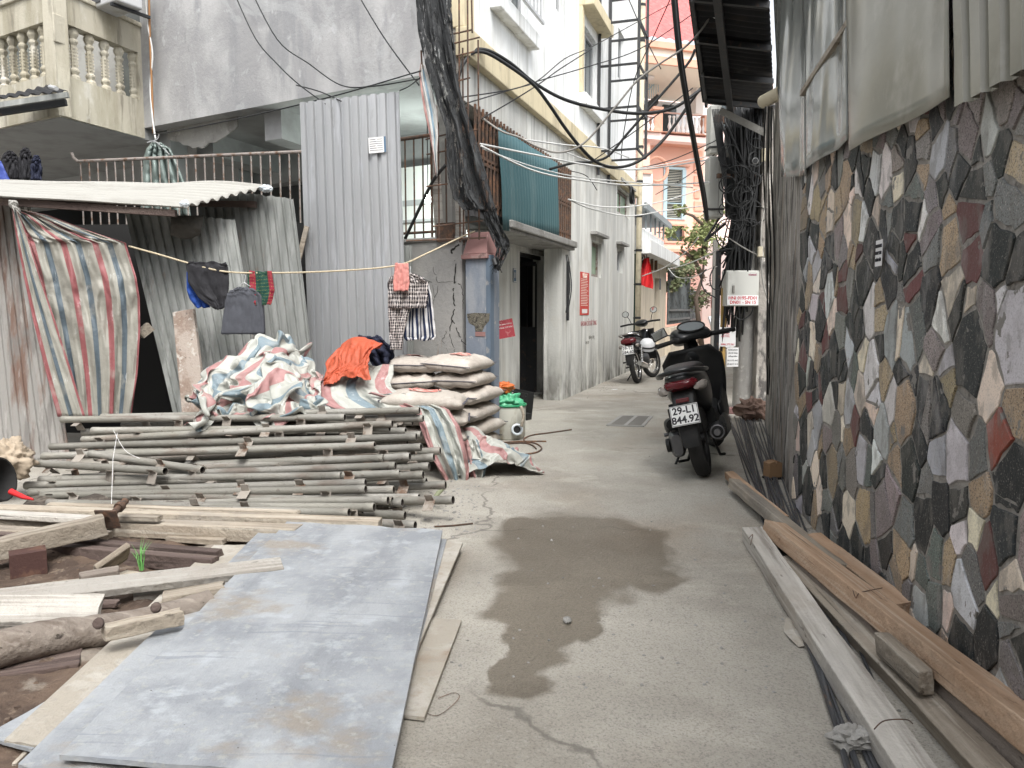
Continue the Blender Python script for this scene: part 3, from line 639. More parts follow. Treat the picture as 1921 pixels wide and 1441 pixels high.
# blue steel post beside it
mb = MB(); mb.box(.207, .25, .0, .06, 0, 1.66, 0, Mp); o = obj('steel_post', mb, mat('blue_steel', (.12, .16, .21), .6, layers=[((.3, .3, .3), 8, .6, .68)], bump=.1), t)
# concrete block at its foot
mb = MB(); mb.box(.02, .27, -.24, -.01, 0, .34, 0, Mp); o = obj('concrete_block', mb, m_conc, origin=p0, bevel=.015); tag(o, 'grey concrete block standing against the foot of the blue pillar', 'block')
# railings
def railing(name, label, a, b, z0, z1, n, mat_, hook=False, group=None):
    t = thing(name, label, 'railing', V((a.x, a.y, z0)), group); mb = MB()
    mb.tube([V((a.x, a.y, z1)), V((b.x, b.y, z1 + .0))], .017, 8)
    if hook: d = (a - b).normalized(); mb.tube([V((a.x, a.y, z1)), V((a.x, a.y, z1)) + d * .05 + V((0, 0, .04)), V((a.x, a.y, z1)) + d * .07 + V((0, 0, .09))], .016, 8)
    obj('top_rail', mb, mat_, t); mb = MB(); mb.tube([V((a.x, a.y, z0 + .05)), V((b.x, b.y, z0 + .05))], .012, 8); obj('bottom_rail', mb, m_rust, t)
    for k in range(n + 1):
        q = a.lerp(b, (k + .3) / (n + .6)); mb = MB(); mb.tube([V((q.x, q.y, z0)), V((q.x, q.y, z1))], .008, 6); obj('bar', mb, mat_, t)
    return t
a = P(146, 303, 8.25); b = P(566, 291, 7.75); zz = (a.z + b.z) / 2; b.z = a.z
railing('railing', 'long rusty railing across the open floor behind the shack roof', a, b, 1.5, a.z, 24, m_rustrail, True)
a = FW0 + FWd * .8 + V((0, 0, 0)); b = FW0 + FWd * .05; railing('railing', 'rusty wire railing on the cracked wall in front of the white room', FW0 + FWd * .95, FW0 + FWd * .30, 1.835, 2.72, 6, m_rust)
b0 = a.z
t = thing('lean_to_frame', 'pale crossbar under the ceiling between the two houses', 'bar'); bpy.data.objects.remove(t)

# ---------------------------------------------------------------- stone clad wall on the right
RA = V((1.745, 4.72, 0)); RB = V((1.33, 1.88, 0)); Rd = (RB - RA).normalized(); Rn = V((Rd.y, -Rd.x, 0))
if Rn.x > 0: Rn = -Rn        # towards the alley
def rs(px, py, off=0): p = PL(px, py, RA + Rn * off, Rn) - RA; return p.dot(Rd), p.z
def rw(s, z, off=0): return RA + Rd * s + V((0, 0, z)) + Rn * off
rt = thing('stone_clad_wall', 'wall clad in crazy paving of black, tan, white and maroon stone along the right side', 'wall', RA)
mb = MB(); q = [rw(0, 0), rw(6.5, 0), rw(6.5, 0, -.3), rw(.0, 0, -.3), rw(0, 3.0), rw(6.5, 3.0), rw(6.5, 3.0, -.3), rw(.0, 3.0, -.3)]; mb.hexa(q)
m_mortar = mat('dirty_mortar', (.29, .275, .25), .95, layers=[((.38, .36, .33), 12, .48, .62), ((.15, .14, .13), 20, .55, .66)], bump=.9, bs=60)
obj('mortar', mb, m_mortar, rt)
SC = dict(K=(.028, .033, .034), T=(.38, .295, .195), W=(.68, .67, .65), C=(.70, .61, .50), G=(.20, .20, .195), M=(.125, .052, .050), P=(.26, .225, .215), R=(.21, .058, .04), N=(.145, .165, .155), L=(.47, .48, .485))
def parse(s, ox, oy, k):
    out = []
    for w in s.split():
        a, b, c = w.split(','); out.append((ox + float(a) / k, oy + float(b) / k, c))
    return out
seeds = parse("230,30,T 270,110,K 335,90,K 420,30,T 400,180,T 455,210,K 500,130,P 525,200,G 555,60,C 640,60,W 630,190,M 715,215,K 755,50,K 830,30,K 890,130,M 800,220,L 850,250,K 905,330,M 970,50,W 1000,150,G 1110,180,T 1225,200,M 1300,60,N 1430,110,G 1380,220,K 1470,330,K 235,180,T 240,290,K 280,350,G 300,470,K 345,380,T 380,310,C 370,490,W 425,330,K 420,500,M 405,600,K 450,430,W 470,570,C 530,330,M 525,480,M 560,400,G 600,480,K 640,360,K 665,540,W 625,620,K 735,520,T 770,420,K 840,470,G 790,640,L 830,640,C 870,670,L 1000,450,K 920,580,N 1060,570,W 1120,470,K 1205,540,C 1310,550,P 1395,470,W 1035,700,P 1215,750,K 1400,640,K 1470,640,L 1330,910,C 1450,880,K 290,560,T 230,680,K 300,650,K 310,770,M 360,690,C 395,760,T 480,770,K 515,640,G 555,680,L 640,760,C 730,720,K 680,870,W 745,890,T 850,790,K 905,950,K 1090,900,T 990,880,C 300,900,K 250,980,K 305,1030,T 345,1000,M 405,920,M 430,850,K 480,1000,K 515,1000,C 455,1080,W 620,970,C 690,985,C 560,1050,L 235,1090,M 265,1130,G 310,1110,K 285,1220,C 350,1230,L 405,1230,T 450,1200,P 520,1160,C 590,1150,M 560,1250,T 650,1200,K 735,1170,L 780,1040,W 860,1110,T 920,1250,K 980,1040,P 1045,1050,K 1175,1100,P 1060,1290,L 1140,1290,W 1395,1240,R 1250,1300,N 1460,1080,T 640,1310,N 710,1310,W 720,1400,K 570,1390,P 430,1400,K 510,1350,G 370,1390,C 820,1390,T", 1400, 400, 2.883)
seeds += parse("560,110,K 640,90,G 480,180,K 530,200,C 720,80,K 940,50,K 870,180,P 660,280,C 620,260,K 730,290,T 780,290,G 820,280,P 830,430,K 920,340,G 910,440,T 1010,200,G 1165,240,K 1270,210,T 1400,80,K 1390,210,K 1010,310,K 1060,450,N 1120,510,T 950,480,C 1175,380,W 1250,380,C 1380,400,K 1300,480,M 1225,570,G 1190,650,L 1060,700,N 1335,630,C 1420,640,P 640,420,K 560,330,K 700,470,K 740,530,K 790,500,P 870,600,G 930,620,G 1170,830,K 1300,850,K 1420,830,G 1440,960,G 1130,740,C 480,260,G 560,240,G 430,110,G 760,620,G 830,700,K 1000,560,N", 1321, 850, 2.438)
seeds += parse("290,1230,K 340,1220,G 430,1290,W 470,1150,C 520,1400,T 560,1110,T 620,1120,K 720,1070,K 680,1250,T 770,1240,W 820,1100,K 880,1150,L 950,1180,W 1040,1070,P 840,1330,K 960,1330,N 1035,1180,C 1100,1120,K 1170,1240,T 1200,920,P 1330,1010,L 1410,1030,G 1450,1130,K 1550,1010,K 1490,940,P 1660,830,L 1740,1010,K 1650,1200,G 1840,1120,T 1340,1230,K 1490,1280,K 1430,1210,T 1385,1380,T 1520,1400,M 1780,1390,G 1840,720,P 1880,860,G 1440,830,P 1750,640,P 1550,750,P 1250,1400,G 1130,1390,K 700,920,P 900,960,P", 1400, 0, 3.603)
pts = []
for px, py, c in seeds:
    s, z = rs(px, py)
    if z > -.05: pts.append((s, z, c))
nseed = len(pts); random.seed(21); AN = .82
def far_enough(s, z, lst, d):
    return all((s - a) ** 2 + (AN * (z - b)) ** 2 > d * d for a, b, _ in lst)
cc = 'KKKKKKKTTTGGPMLLCCWN'
for k in range(4000):
    s, z = rnd(-.1, 6.6), rnd(-.1, 3.1); d = .108
    inside = 0.25 < s < 2.95 and z < rs(1600, 285)[1]
    if far_enough(s, z, pts, d * (.95 if not inside else 1.0)): pts.append((s, z, random.choice(cc)))
wts = [random.gauss(0, 1) * .0036 for _ in range(6000)]
def clip(poly, a, b, c):   # keep a*x+b*y<=c
    out = []
    for i in range(len(poly)):
        p, q = poly[i], poly[(i + 1) % len(poly)]; dp = a * p[0] + b * p[1] - c; dq = a * q[0] + b * q[1] - c
        if dp <= 0: out.append(p)
        if dp * dq < 0: t = dp / (dp - dq); out.append((p[0] + (q[0] - p[0]) * t, p[1] + (q[1] - p[1]) * t))
    return out
sm = MB(); cols = []
for i, (s, z, c) in enumerate(pts):
    poly = [(max(s - .5, 0), max(z - .5, 0.0)), (min(s + .5, 6.5), max(z - .5, 0.0)), (min(s + .5, 6.5), min(z + .5, 3)), (max(s - .5, 0), min(z + .5, 3))]
    if s < -.02 or z < -.02 or z > 3.05 or s > 6.5: continue
    w1_ = random.random()
    for j, (s2, z2, c2) in enumerate(pts):
        if i == j or abs(s2 - s) > .75 or abs(z2 - z) > .75: continue
        dx, dz = s2 - s, (z2 - z) * AN * AN; L2 = math.hypot(dx, dz); g_ = .003 + .006 * ((i * 7 + j * 7) % 5) / 4
        poly = clip(poly, dx / L2, dz / L2, (dx * (s + s2) / 2 + dz * (z + z2) / 2 + (wts[i] - wts[j]) / 2) / L2 - g_)
        if len(poly) < 3: break
    if len(poly) < 3: continue
    random.seed(i * 31 + 5); parts = [poly]; ar = abs(sum(p[0] * r_[1] - r_[0] * p[1] for p, r_ in zip(poly, poly[1:] + poly[:1]))) / 2
    if (i >= nseed and random.random() < .45 and ar > .007) or (i < nseed and random.random() < .28 and ar > .016):
        cx = sum(p[0] for p in poly) / len(poly); cz = sum(p[1] for p in poly) / len(poly); th = rnd(0, 3.14); ca_, sa_ = math.cos(th), math.sin(th); off = rnd(-.015, .015)
        parts = [clip(poly, ca_, sa_, cx * ca_ + cz * sa_ + off - .005), clip(poly, -ca_, -sa_, -(cx * ca_ + cz * sa_ + off) - .005)]
    for pi_, poly in enumerate(parts):
        if len(poly) < 3: continue
        if pi_: c = random.choice(cc)
        cx = sum(p[0] for p in poly) / len(poly); cz = sum(p[1] for p in poly) / len(poly)
        q = []
        for p, nx_ in zip(poly, poly[1:] + poly[:1]):
            L_ = math.hypot(nx_[0] - p[0], nx_[1] - p[1])
            if L_ < .012: continue
            q.append((p[0] + nz(p[0] * 30, p[1] * 30, i) * .008, p[1] + nz(p[0] * 30, p[1] * 30, i + 9) * .008))
            if L_ > .05:
                dx_, dz_ = (nx_[0] - p[0]) / L_, (nx_[1] - p[1]) / L_
                for u in ((.5,) if L_ < .12 else (.28, .55, .8)):
                    u += rnd(-.08, .08); k_ = rnd(-.003, .009)      # chips bite into the edge
                    q.append((p[0] + (nx_[0] - p[0]) * u - dz_ * k_, p[1] + (nx_[1] - p[1]) * u + dx_ * k_))
        if len(q) < 3: continue
        n = len(q); h = rnd(.003, .008); tx, tz = rnd(-.03, .03), rnd(-.03, .03)
        base = [rw(a, b, -.002) for a, b in q]; top = [rw(a, b, h + (a - cx) * tx + (b - cz) * tz - .002) for a, b in q]
        top2 = [rw(a + (cx - a) * .03, b + (cz - b) * .03, h + (a - cx) * tx + (b - cz) * tz) for a, b in q]
        vs = base + top + top2; fs = [(k, (k + 1) % n, (k + 1) % n + n, k + n) for k in range(n)] + [(k + n, (k + 1) % n + n, (k + 1) % n + 2 * n, k + 2 * n) for k in range(n)] + [tuple(range(2 * n, 3 * n))]
        sm.add(vs, fs); f_ = rnd(.82, 1.28) * (1.0 if c == 'K' else 1.1); col = tuple(min(1, x * f_ * rnd(.95, 1.05)) for x in SC[c])
        cols += [(col, 1.0 if c in 'TGPN' else (.5 if c in 'K' else .3), random.random())] * len(fs)
random.seed(404)
def _stone(X, cur):
    N, L = X['N'], X['L']; at = N.new('ShaderNodeAttribute'); at.attribute_name = 'stone'; m, mx, mt = X['mask'], X['mix'], X['math']
    c = at.outputs['Color']
    sp = mt('MULTIPLY', m(170, .52, .62, (1, 1, 1), 2), at.outputs['Alpha'])
    c = mx(c, (.05, .045, .04), mt('MULTIPLY', sp, .75))
    c = mx(c, (.5, .47, .42), mt('MULTIPLY', mt('MULTIPLY', m(150, .60, .68, (1, 1, 1), 2), at.outputs['Alpha']), .7))
    c = mx(c, (.42, .41, .40), mt('MULTIPLY', m(9, .56, .66, (1, 1, .35), 9), .35))
    c = mx(c, (.17, .16, .145), mt('MULTIPLY', m(16, .52, .60, (1, 1, .5), 9), .45))
    c = mx(c, (.11, .10, .09), mt('MULTIPLY', m(3.2, .50, .62), .3))
    c = mx(c, (.21, .20, .185), mt('GREATER_THAN', m(11, .60, .66, (1, 1, .8), 10), .6))
    return c
m_stone = mat('paving_stones', (.2, .2, .2), .62, fn=_stone, bump=.3, bs=45, spec=.35)
so_ = obj('stone_cladding', sm, m_stone, rt, fixn=False)
ca = so_.data.color_attributes.new('stone', 'FLOAT_COLOR', 'CORNER')
for p, (c_, g1, g2) in zip(so_.data.polygons, cols):
    for li in p.loop_indices: ca.data[li].color = (*c_, g1)
# sticker on a dark stone
sp_ = rs(1647, 475, .03); plate('sticker', 'small white paper sticker with black digits on a black wall stone', 'sticker', rw(sp_[0], sp_[1], .027), Rd * 1, (0, 0, 1), .085, .105, m_paper, [('KHOAN', .02, 0, .028, m_darkink), ('0977 563', .019, 0, 0, m_darkink), ('RÚT LÕI', .018, 0, -.028, m_darkink)], th=.001)

# ---- the wall turns and runs on, plain and dirty
RC = V((2.62, 7.9, 0)); m_edge = mat('streaked_old_plaster', (.30, .28, .255), .92, layers=[((.10, .095, .09), 5, .50, .58, (1, 1, .45)), ((.52, .50, .46), 8, .56, .62, (1, 1, .35), .85), ((.26, .19, .13), 4, .58, .68, (1, 1, .3), .7)], bump=.8, bs=30)
t = thing('old_side_wall', 'narrow strip of dirty streaked plaster wall beyond the stone cladding', 'wall', RA)
d2 = (RC - RA).normalized(); n2 = V((d2.y, -d2.x, 0))
mb = MB(); mb.hexa([RA - Rn * .002 + n2 * .0, RC, RC + n2 * .3, RA + n2 * .3, RA + V((0, 0, 3.6)) - Rn * .002, RC + V((0, 0, 3.6)), RC + n2 * .3 + V((0, 0, 3.6)), RA + n2 * .3 + V((0, 0, 3.6))]); obj('wall', mb, m_edge, t)
# further houses on the right side
t = thing('far_right_house', 'grey side wall of a house behind the cable pole', 'building', V((3.1, 9.9, 0)))
d3 = V((.33, .944, 0)).normalized(); n3 = V((d3.y, -d3.x, 0)); a = V((3.3, 9.9, 0)); b = a + d3 * 13
mb = MB(); mb.hexa([a, b, b + n3 * 3, a + n3 * 3, a + V((0, 0, 4.2)), b + V((0, 0, 4.2)), b + n3 * 3 + V((0, 0, 4.2)), a + n3 * 3 + V((0, 0, 4.2))]); obj('wall', mb, m_edge, t)

# ---------------------------------------------------------------- fibreglass sheets over the stone wall, tin awning
def _fib(X, cur):
    X['bst'] = (1, 1, .22); X['bdist'] = .03
    return cur
m_fib = mat('grey_fibreglass_sheet', (.24, .255, .24), .13, fn=_fib, layers=[((.17, .18, .165), 2.5, .45, .65, (1, 1, .4), .7), ((.34, .34, .31), 5, .58, .7, (1, .5, 1), .5)], bump=.55, bs=3.2, bd=1, spec=.6)
m_fib2 = mat('yellowed_fibreglass_sheet', (.27, .265, .22), .24, fn=_fib, layers=[((.19, .185, .15), 2.2, .45, .65, (1, .4, .7), .7), ((.36, .355, .31), 3, .56, .66, (1, 1, 1), .6)], bump=.35, bs=3, bd=1, spec=.5)
def rp(px, py, off): return PL(px, py, RA + Rn * off, Rn)
def fsheet(label, tl, tr, br, bl, off, m, waves=0, amp=.0):
    TL, TR, BR, BL = [rp(x, y, off) for x, y in (tl, tr, br, bl)]
    if waves: mb = corr(MB(), TL, TR, BR, BL, waves, amp, 'trap', nv=8)
    else: mb = MB().grid(lambda u, v: TL.lerp(TR, u).lerp(BL.lerp(BR, u), v) + Rn * (.012 * nz(u * 3, v * 2, px0) + .012 * math.sin(u * 7) * v), 24, 24)
    o = obj('fibreglass_sheet', mb, m, origin=BL, solidify=.003, smooth=not waves); tag(o, label, 'sheet', 'fibreglass sheets nailed over the stone wall'); return o
px0 = 1; fsheet('narrow glossy grey fibreglass sheet hanging lowest, next to the dark awning', (1440, -260), (1512, -300), (1514, 330), (1466, 332), .02, m_fib)
px0 = 7; fsheet('glossy grey fibreglass sheet between the narrow lowest one and the wide yellowed one', (1500, -300), (1586, -380), (1594, 262), (1512, 318), .045, m_fib)
px0 = 13; fsheet('wide yellowed flat fibreglass sheet above the middle of the stone wall', (1578, -380), (1775, -560), (1786, 182), (1593, 284), .06, m_fib2)
px0 = 19; fsheet('ribbed yellowed fibreglass sheet at the top right corner of the view', (1778, -560), (2250, -900), (2250, -60), (1790, 201), .07, m_fib2, 9, .025)
# studs / old bolts
t = thing('batten', 'long timber batten nailed behind the fibreglass sheets', 'batten', rw(.2, 2.2)); mb = MB(); mb.bar(rw(.1, 2.45, .03), rw(4.5, 2.75, .03), .05, .03); obj('batten_wood', mb, m_wood, t); 
# awning
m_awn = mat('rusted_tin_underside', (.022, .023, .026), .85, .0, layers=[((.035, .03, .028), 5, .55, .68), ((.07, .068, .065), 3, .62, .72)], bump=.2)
A1, A2, A3, A4 = P(1270, -160, 5.2), P(1318, 193, 8.6), P(1452, 205, 9.3), P(1436, -160, 5.0)
t = thing('tin_awning', 'dark rusty corrugated tin awning jutting over the alley on the right', 'awning', A3)
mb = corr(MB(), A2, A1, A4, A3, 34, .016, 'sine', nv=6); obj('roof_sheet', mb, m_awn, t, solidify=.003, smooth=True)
mb = MB()
for k in range(5):
    mb = MB(); u = (k + .3) / 4.6; a = A2.lerp(A1, u); b = A3.lerp(A4, u); mb.bar(a.lerp(b, .06) - V((0, 0, .055)), b - V((0, 0, .055)), .04, .05); obj('rafter', mb, m_black, t)
mb = MB(); mb.bar(A2.lerp(A3, .38) - V((0, 0, .10)), A1.lerp(A4, .38) - V((0, 0, .10)), .06, .06); mb.bar(A2.lerp(A3, .05) - V((0, 0, .03)), A1.lerp(A4, .05) - V((0, 0, .03)), .03, .04); obj('purlin', mb, m_black, t)
mb = MB(); mb.bar(P(1352, 208, 8.7), P(1437, 250, 8.4), .05, .07); obj('strut', mb, m_conc, t)
# gable boards that close the roof of the shed above the stone wall
t = thing('shed_roof', 'dark timber shed roof resting on the stone wall behind the sheets', 'roof', rw(0, 3.0, -.3))
mb = MB(); mb.hexa([rw(0, 3.0, -.05), rw(6.5, 3.0, -.05), rw(6.5, 3.0, -2.5), rw(0, 3.0, -2.5), rw(0, 4.4, -.05), rw(6.5, 4.4, -.05), rw(6.5, 4.4, -2.5), rw(0, 4.4, -2.5)]); obj('boarding', mb, m_woodd, t)
# round pipe stub and camera end
t = thing('pipe_stub', 'short pale plastic pipe sticking out under the awning', 'pipe', P(1436, 190, 7.0)); mb = MB(); mb.tube([P(1432, 191, 6.7), P(1468, 172, 6.4)], .055, 14); obj('pipe', mb, m_pvc, t, smooth='auto')
# ---------------------------------------------------------------- far end of the alley
t = thing('gate_house', 'cream gate house with a flat white canopy and dark doorway past the motorbike', 'building', wbw(sx1 + .1, 0, 0))
s2a = wb(1240, 600)[0]; s2b = wb(1251, 600)[0]; gt_z = wb(1213, 513)[1]
m_beige = mat('beige_render', (.66, .59, .48), .88, layers=[((.50, .44, .36), 5, .48, .64, (1, 1, .2), .8), ((.62, .57, .49), 9, .56, .66, (1, 1, .3), .6)], bump=.2)
# wall facing the alley with a door
xa, xb = sx1 + .5, wb(1250, 600)[0]
d0, d1 = wb(1229, 580)[0], wb(1239, 580)[0]
mb = MB(); panel(mb, xa, xb, 0, 2.295, .02, .22, [(d0, d1, .35, 1.95)]); mb.box(xa - .15, xa, .02, .5, 0, 2.295); mb.box(xb - .4, xb - .002, .221, .6, 0, 2.295)
mb.v = [wbw(v.x, v.y, v.z) for v in mb.v]; obj('wall', mb, m_beige, t)
mb = MB(); mb.box(d0, d1, .15, .18, .35, 1.95); mb.v = [wbw(v.x, v.y, v.z) for v in mb.v]; obj('door', mb, m_dark, t)
mb = MB(); mb.box(sx1 + .02, sx1 + .3, -.06, .03, 0, 2.295); mb.v = [wbw(v.x, v.y, v.z) for v in mb.v]; obj('green_door', mb, mat('dark_green_paint', (.02, .06, .045), .5), t)
mb = MB(); c1 = wb(1275, 500, -.3)[0]; mb.box(sx1 + .12, c1, -.3, .9, 2.3, 2.58); mb.box(sx1 + .12, c1 - 1.2, -.05, .6, 2.58, 2.85); mb.v = [wbw(v.x, v.y, v.z) for v in mb.v]; obj('canopy', mb, m_white, t, bevel=.01)
mb = MB()
for x in (.3, .9, 1.5, 2.1): mb.box(sx1 + .2 + x, sx1 + .26 + x, -.12, -.06, 2.05, 2.295)
mb.v = [wbw(v.x, v.y, v.z) for v in mb.v]; obj('transom_frame', mb, m_rust, t)
mb = MB(); a = wbw(sx1 + .1, -.5, 3.35); 
mb.box(sx1 + .1, sx1 + 4.2, -.15, .9, 3.22, 3.26); mb.box(sx1 + .1, sx1 + 4.2, -.2, -.15, 3.18, 3.30)
for k in range(6): mb.box(sx1 + .15 + k * .68, sx1 + .18 + k * .68, -.1, -.06, 2.85, 3.22)
mb.v = [wbw(v.x, v.y, v.z) for v in mb.v]; obj('roof_shade', mb, mat('grey_shade_frame', (.3, .33, .34), .6, bump=0), t)
q = wbw(wb(1215, 545)[0], -.26, 1.75); mb = MB(); mb.box(-.07, .07, -.02, .0, -.12, .12, 0, frameM(q, WBd, (0, 0, 1))); obj('letter_box', mb, m_dark, t)
# security camera and flag on the canopy
q = P(1203, 483, 15.7); t = thing('security_camera', 'white security camera on the front corner of the canopy', 'camera', q)
mb = MB(); mb.tube([q, q + V((-.02, -.15, -.02))], .05, 12); obj('housing', mb, m_alu, t, smooth='auto'); mb = MB(); mb.tube([q + V((-.02, -.151, -.02)), q + V((-.021, -.165, -.022))], .035, 12); obj('lens', mb, m_black, t)
mb = MB(); mb.bar(q + V((0, 0, .03)), q + V((0.05, .1, .12)), .04, .04); obj('mount', mb, m_alu, t)
t = thing('flag', 'limp red flag hanging from the canopy by the camera', 'flag', q + V((.1, -.02, -.1)))
m_flag = mat('red_cloth', (.62, .025, .03), .8, bump=0)
mb = MB(); mb.grid(lambda u, v: q + V((.1 + (u - .5) * (.10 + .22 * v - .12 * max(0, v - .8) * 5 * abs(u - .5)), -.05 + .05 * math.sin(u * 9 + v * 3), -.02 - v * .52 - .1 * u * v)), 16, 16); obj('cloth', mb, m_flag, t, smooth=True)
mb = MB(); mb.tube([q + V((.1, -.05, -.02)), q + V((.12, .2, .25))], .01, 6); obj('pole', mb, m_wire, t)
# low wall with iron fence
fx0_, fx1_, fx2_ = xb, wb(1291, 600)[0], wb(1316, 600)[0] + .5
t = thing('fence', 'grey iron fence panels on a low streaked wall beyond the gate house', 'fence', wbw(fx0_, 0, 0))
mb = MB(); mb.box(fx0_, fx2_, -.12, .08, 0, .72); mb.v = [wbw(v.x, v.y, v.z) for v in mb.v]; obj('base_wall', mb, m_beige, t)
m_iron = mat('grey_iron', (.13, .145, .15), .6, layers=[((.07, .075, .075), 8, .5, .6)], bump=0)
mb = MB(); mb.box(fx0_ + .05, fx1_ - .05, -.03, .0, .8, 2.2); 
for k in range(22): x = lerp(fx0_ + .05, fx1_ - .05, k / 21); mb.box(x - .025, x + .025, -.05, -.03, .8, 2.2)
for z in (.9, 1.15, 2.05): mb.box(fx0_ + .05, fx1_ - .05, -.07, -.05, z, z + .06)
for k in range(18): x = lerp(fx0_ + .05, fx1_ - .05, k / 17); mb.box(x - .012, x + .012, -.05, -.03, 2.2, 2.5)
mb.v = [wbw(v.x, v.y, v.z) for v in mb.v]; obj('solid_gate', mb, m_iron, t)
mb = MB()
for k in range(20): x = lerp(fx1_ + .1, fx2_ - .1, k / 19); mb.box(x - .03, x + .03, -.05, -.02, .75, 1.85)
for z in (.82, 1.7): mb.box(fx1_ + .1, fx2_ - .1, -.06, -.02, z, z + .06)
mb.v = [wbw(v.x, v.y, v.z) for v in mb.v]; obj('open_bars', mb, m_iron, t)
# pale pink end wall with a red box
t = thing('pink_end_wall', 'pale pink wall facing down the alley right of the iron fence', 'wall', G(1330, 660))
a, b = P(1316, 640, 27), P(1378, 640, 26); zt = P(1330, 462, 27).z
mb = MB(); mb.hexa([V((a.x, a.y, 0)), V((b.x, b.y, 0)), V((b.x, b.y + 3, 0)), V((a.x, a.y + 3, 0)), V((a.x, a.y, zt)), V((b.x, b.y, zt)), V((b.x, b.y + 3, zt)), V((a.x, a.y + 3, zt))]); obj('wall', mb, m_pinkl, t)
q = P(1340, 567, 25.8); t = thing('red_box', 'bright red sign box on the pink wall beside the pole', 'sign', q); mb = MB(); mb.box(q.x - .09, q.x + .09, q.y, q.y + .1, q.z - .19, q.z + .19); obj('box', mb, m_flag, t)
text_obj('S', .3, m_creamw, t, textM(q + V((.02, -.002, 0)), (1, 0, 0), (0, 0, 1)))
# leaning concrete slab
t = thing('leaning_slab', 'pale concrete slab leaning against the wall beyond the scooter', 'slab', G(1352, 690))
mb = MB(); mb.bar(P(1358, 655, 20), P(1340, 593, 20.6), .34, .08, up=(0, -1, 0)); obj('slab', mb, m_alu, t, bevel=.02)

# ---- pink villa
VY = 29.0; vd = V((.95, -.30, 0)).normalized()
t = thing('pink_villa', 'salmon pink villa with blue shuttered window, white balustrade and terracotta mouldings', 'building', V((P(1190, 600, VY).x, VY, 0)))
def vp(px, py, off=0): return PL(px, py, V((P(1260, 400, VY).x, VY, 0)) + V((.3, -.95, 0)).normalized() * off, V((.3, -.95, 0)).normalized())
VO = vp(1190, 600); VO.z = 0; Vx = V((.95, .30, 0)).normalized(); MV = frameM(VO, Vx, (0, 0, 1))
def vl(px, py, off=0): p = vp(px, py, off) - VO; return p.dot(Vx), p.z
def vbox(px0, py0, px1, py1, o0, o1, mb):
    a = vl(px0, py0, o0); b = vl(px1, py1, o0); mb.box(min(a[0], b[0]), max(a[0], b[0]), -o0, -o1, min(a[1], b[1]), max(a[1], b[1]), 0, MV); return mb
def tof(mb): return mb
a = vl(1150, 640); b = vl(1322, 262); wn0, wn1 = vl(1251, 410), vl(1281, 319); v20, v21 = vl(1252, 452), vl(1283, 424)
mb = MB(); tmp = MB(); panel(tmp, a[0], b[0], 0, b[1], 0, .3, [(wn0[0], wn1[0], wn0[1], wn1[1]), (v20[0], v21[0], v20[1], v21[1])]); tmp.box(b[0] - .3, b[0], .3, 5, 0, b[1]); mb.add([MV @ v for v in tmp.v], tmp.f); obj('wall', mb, m_pink, t)
# side wall receding
mb = MB(); tmp = MB(); tmp.box(b[0], b[0] + 1.3, .4, .7, 0, b[1]); mb.add([MV @ v for v in tmp.v], tmp.f); obj('side_wall', mb, m_pinkl, t)
m_shut = mat('pale_blue_shutter', (.42, .56, .62), .6, bump=0)
mb = MB(); vbox(1246, 318, 1251, 412, .06, -.02, mb); vbox(1281, 318, 1286, 412, .06, -.02, mb); vbox(1246, 312, 1286, 319, .061, -.02, mb); vbox(1251, 345, 1281, 348, .05, -.02, mb); vbox(1251, 380, 1281, 383, .05, -.02, mb); vbox(1251, 409, 1281, 412, .05, -.02, mb); f = obj('shutter', mb, m_shut, t)
mb = MB()
for k in range(30):
    z = lerp(wn0[1], wn1[1], (k + .5) / 30); tmp = MB(); tmp.box(wn0[0], wn1[0], .02, .07, z, z + .015); mb.add([MV @ (v + V((0, -(v.z - z) * 0, 0))) for v in tmp.v], tmp.f)
obj('louvres', mb, mat('louvre_cream', (.55, .55, .48), .7, bump=0), f)
mb = MB(); tmp = MB(); tmp.box(wn0[0], wn1[0], .12, .15, wn0[1], wn1[1]); tmp.box(v20[0], v21[0], .12, .15, v20[1], v21[1]); mb.add([MV @ v for v in tmp.v], tmp.f); obj('pane', mb, m_glass, t)
mb = MB(); vbox(1236, 307, 1295, 313, .12, -.02, mb); obj('window_hood', mb, m_orange, t)
mb = MB(); vbox(1247, 419, 1289, 424, .05, -.02, mb); vbox(1247, 452, 1289, 457, .05, -.02, mb); vbox(1247, 424, 1252, 452, .05, -.02, mb); vbox(1284, 424, 1289, 452, .05, -.02, mb); vbox(1240, 466, 1322, 474, .1, -.02, mb); obj('moulding', mb, m_orange, t)
for k in range(12):
    mb = MB(); y = 282 + k * 24; vbox(1303, y, 1313 if k % 2 else 1318, y + 18, .05, -.02, mb); obj('quoin', mb, m_orange, t)
# balcony: slab steps, posts, balusters
mb = MB(); vbox(1240, 252, 1334, 270, .9, -.1, mb); vbox(1190, 246, 1240, 262, 1.6, -.1, mb); obj('balcony_slab', mb, m_pinkl, t)
mb = MB(); vbox(1240, 247, 1334, 253, 1.0, -.1, mb); vbox(1188, 242, 1242, 248, 1.7, -.1, mb); vbox(1240, 266, 1320, 274, .5, -.1, mb); obj('cornice', mb, m_orange, t, bevel=.05)
mb = MB(); vbox(1250, 210, 1334, 217, .95, .75, mb); vbox(1188, 214, 1230, 219, 1.6, 1.4, mb); obj('balustrade_rail', mb, m_pinkl, t)
mb = MB(); vbox(1228, 205, 1243, 246, 1.55, 1.1, mb); obj('post', mb, m_orange, t); mb = MB(); vbox(1226, 199, 1245, 206, 1.6, 1.05, mb); obj('post_cap', mb, m_orange, t)
mb = MB(); vbox(1322, 216, 1330, 248, .92, .6, mb); obj('post', mb, m_orange, t)
m_bal = mat('white_baluster', (.8, .76, .74), .6, bump=0)
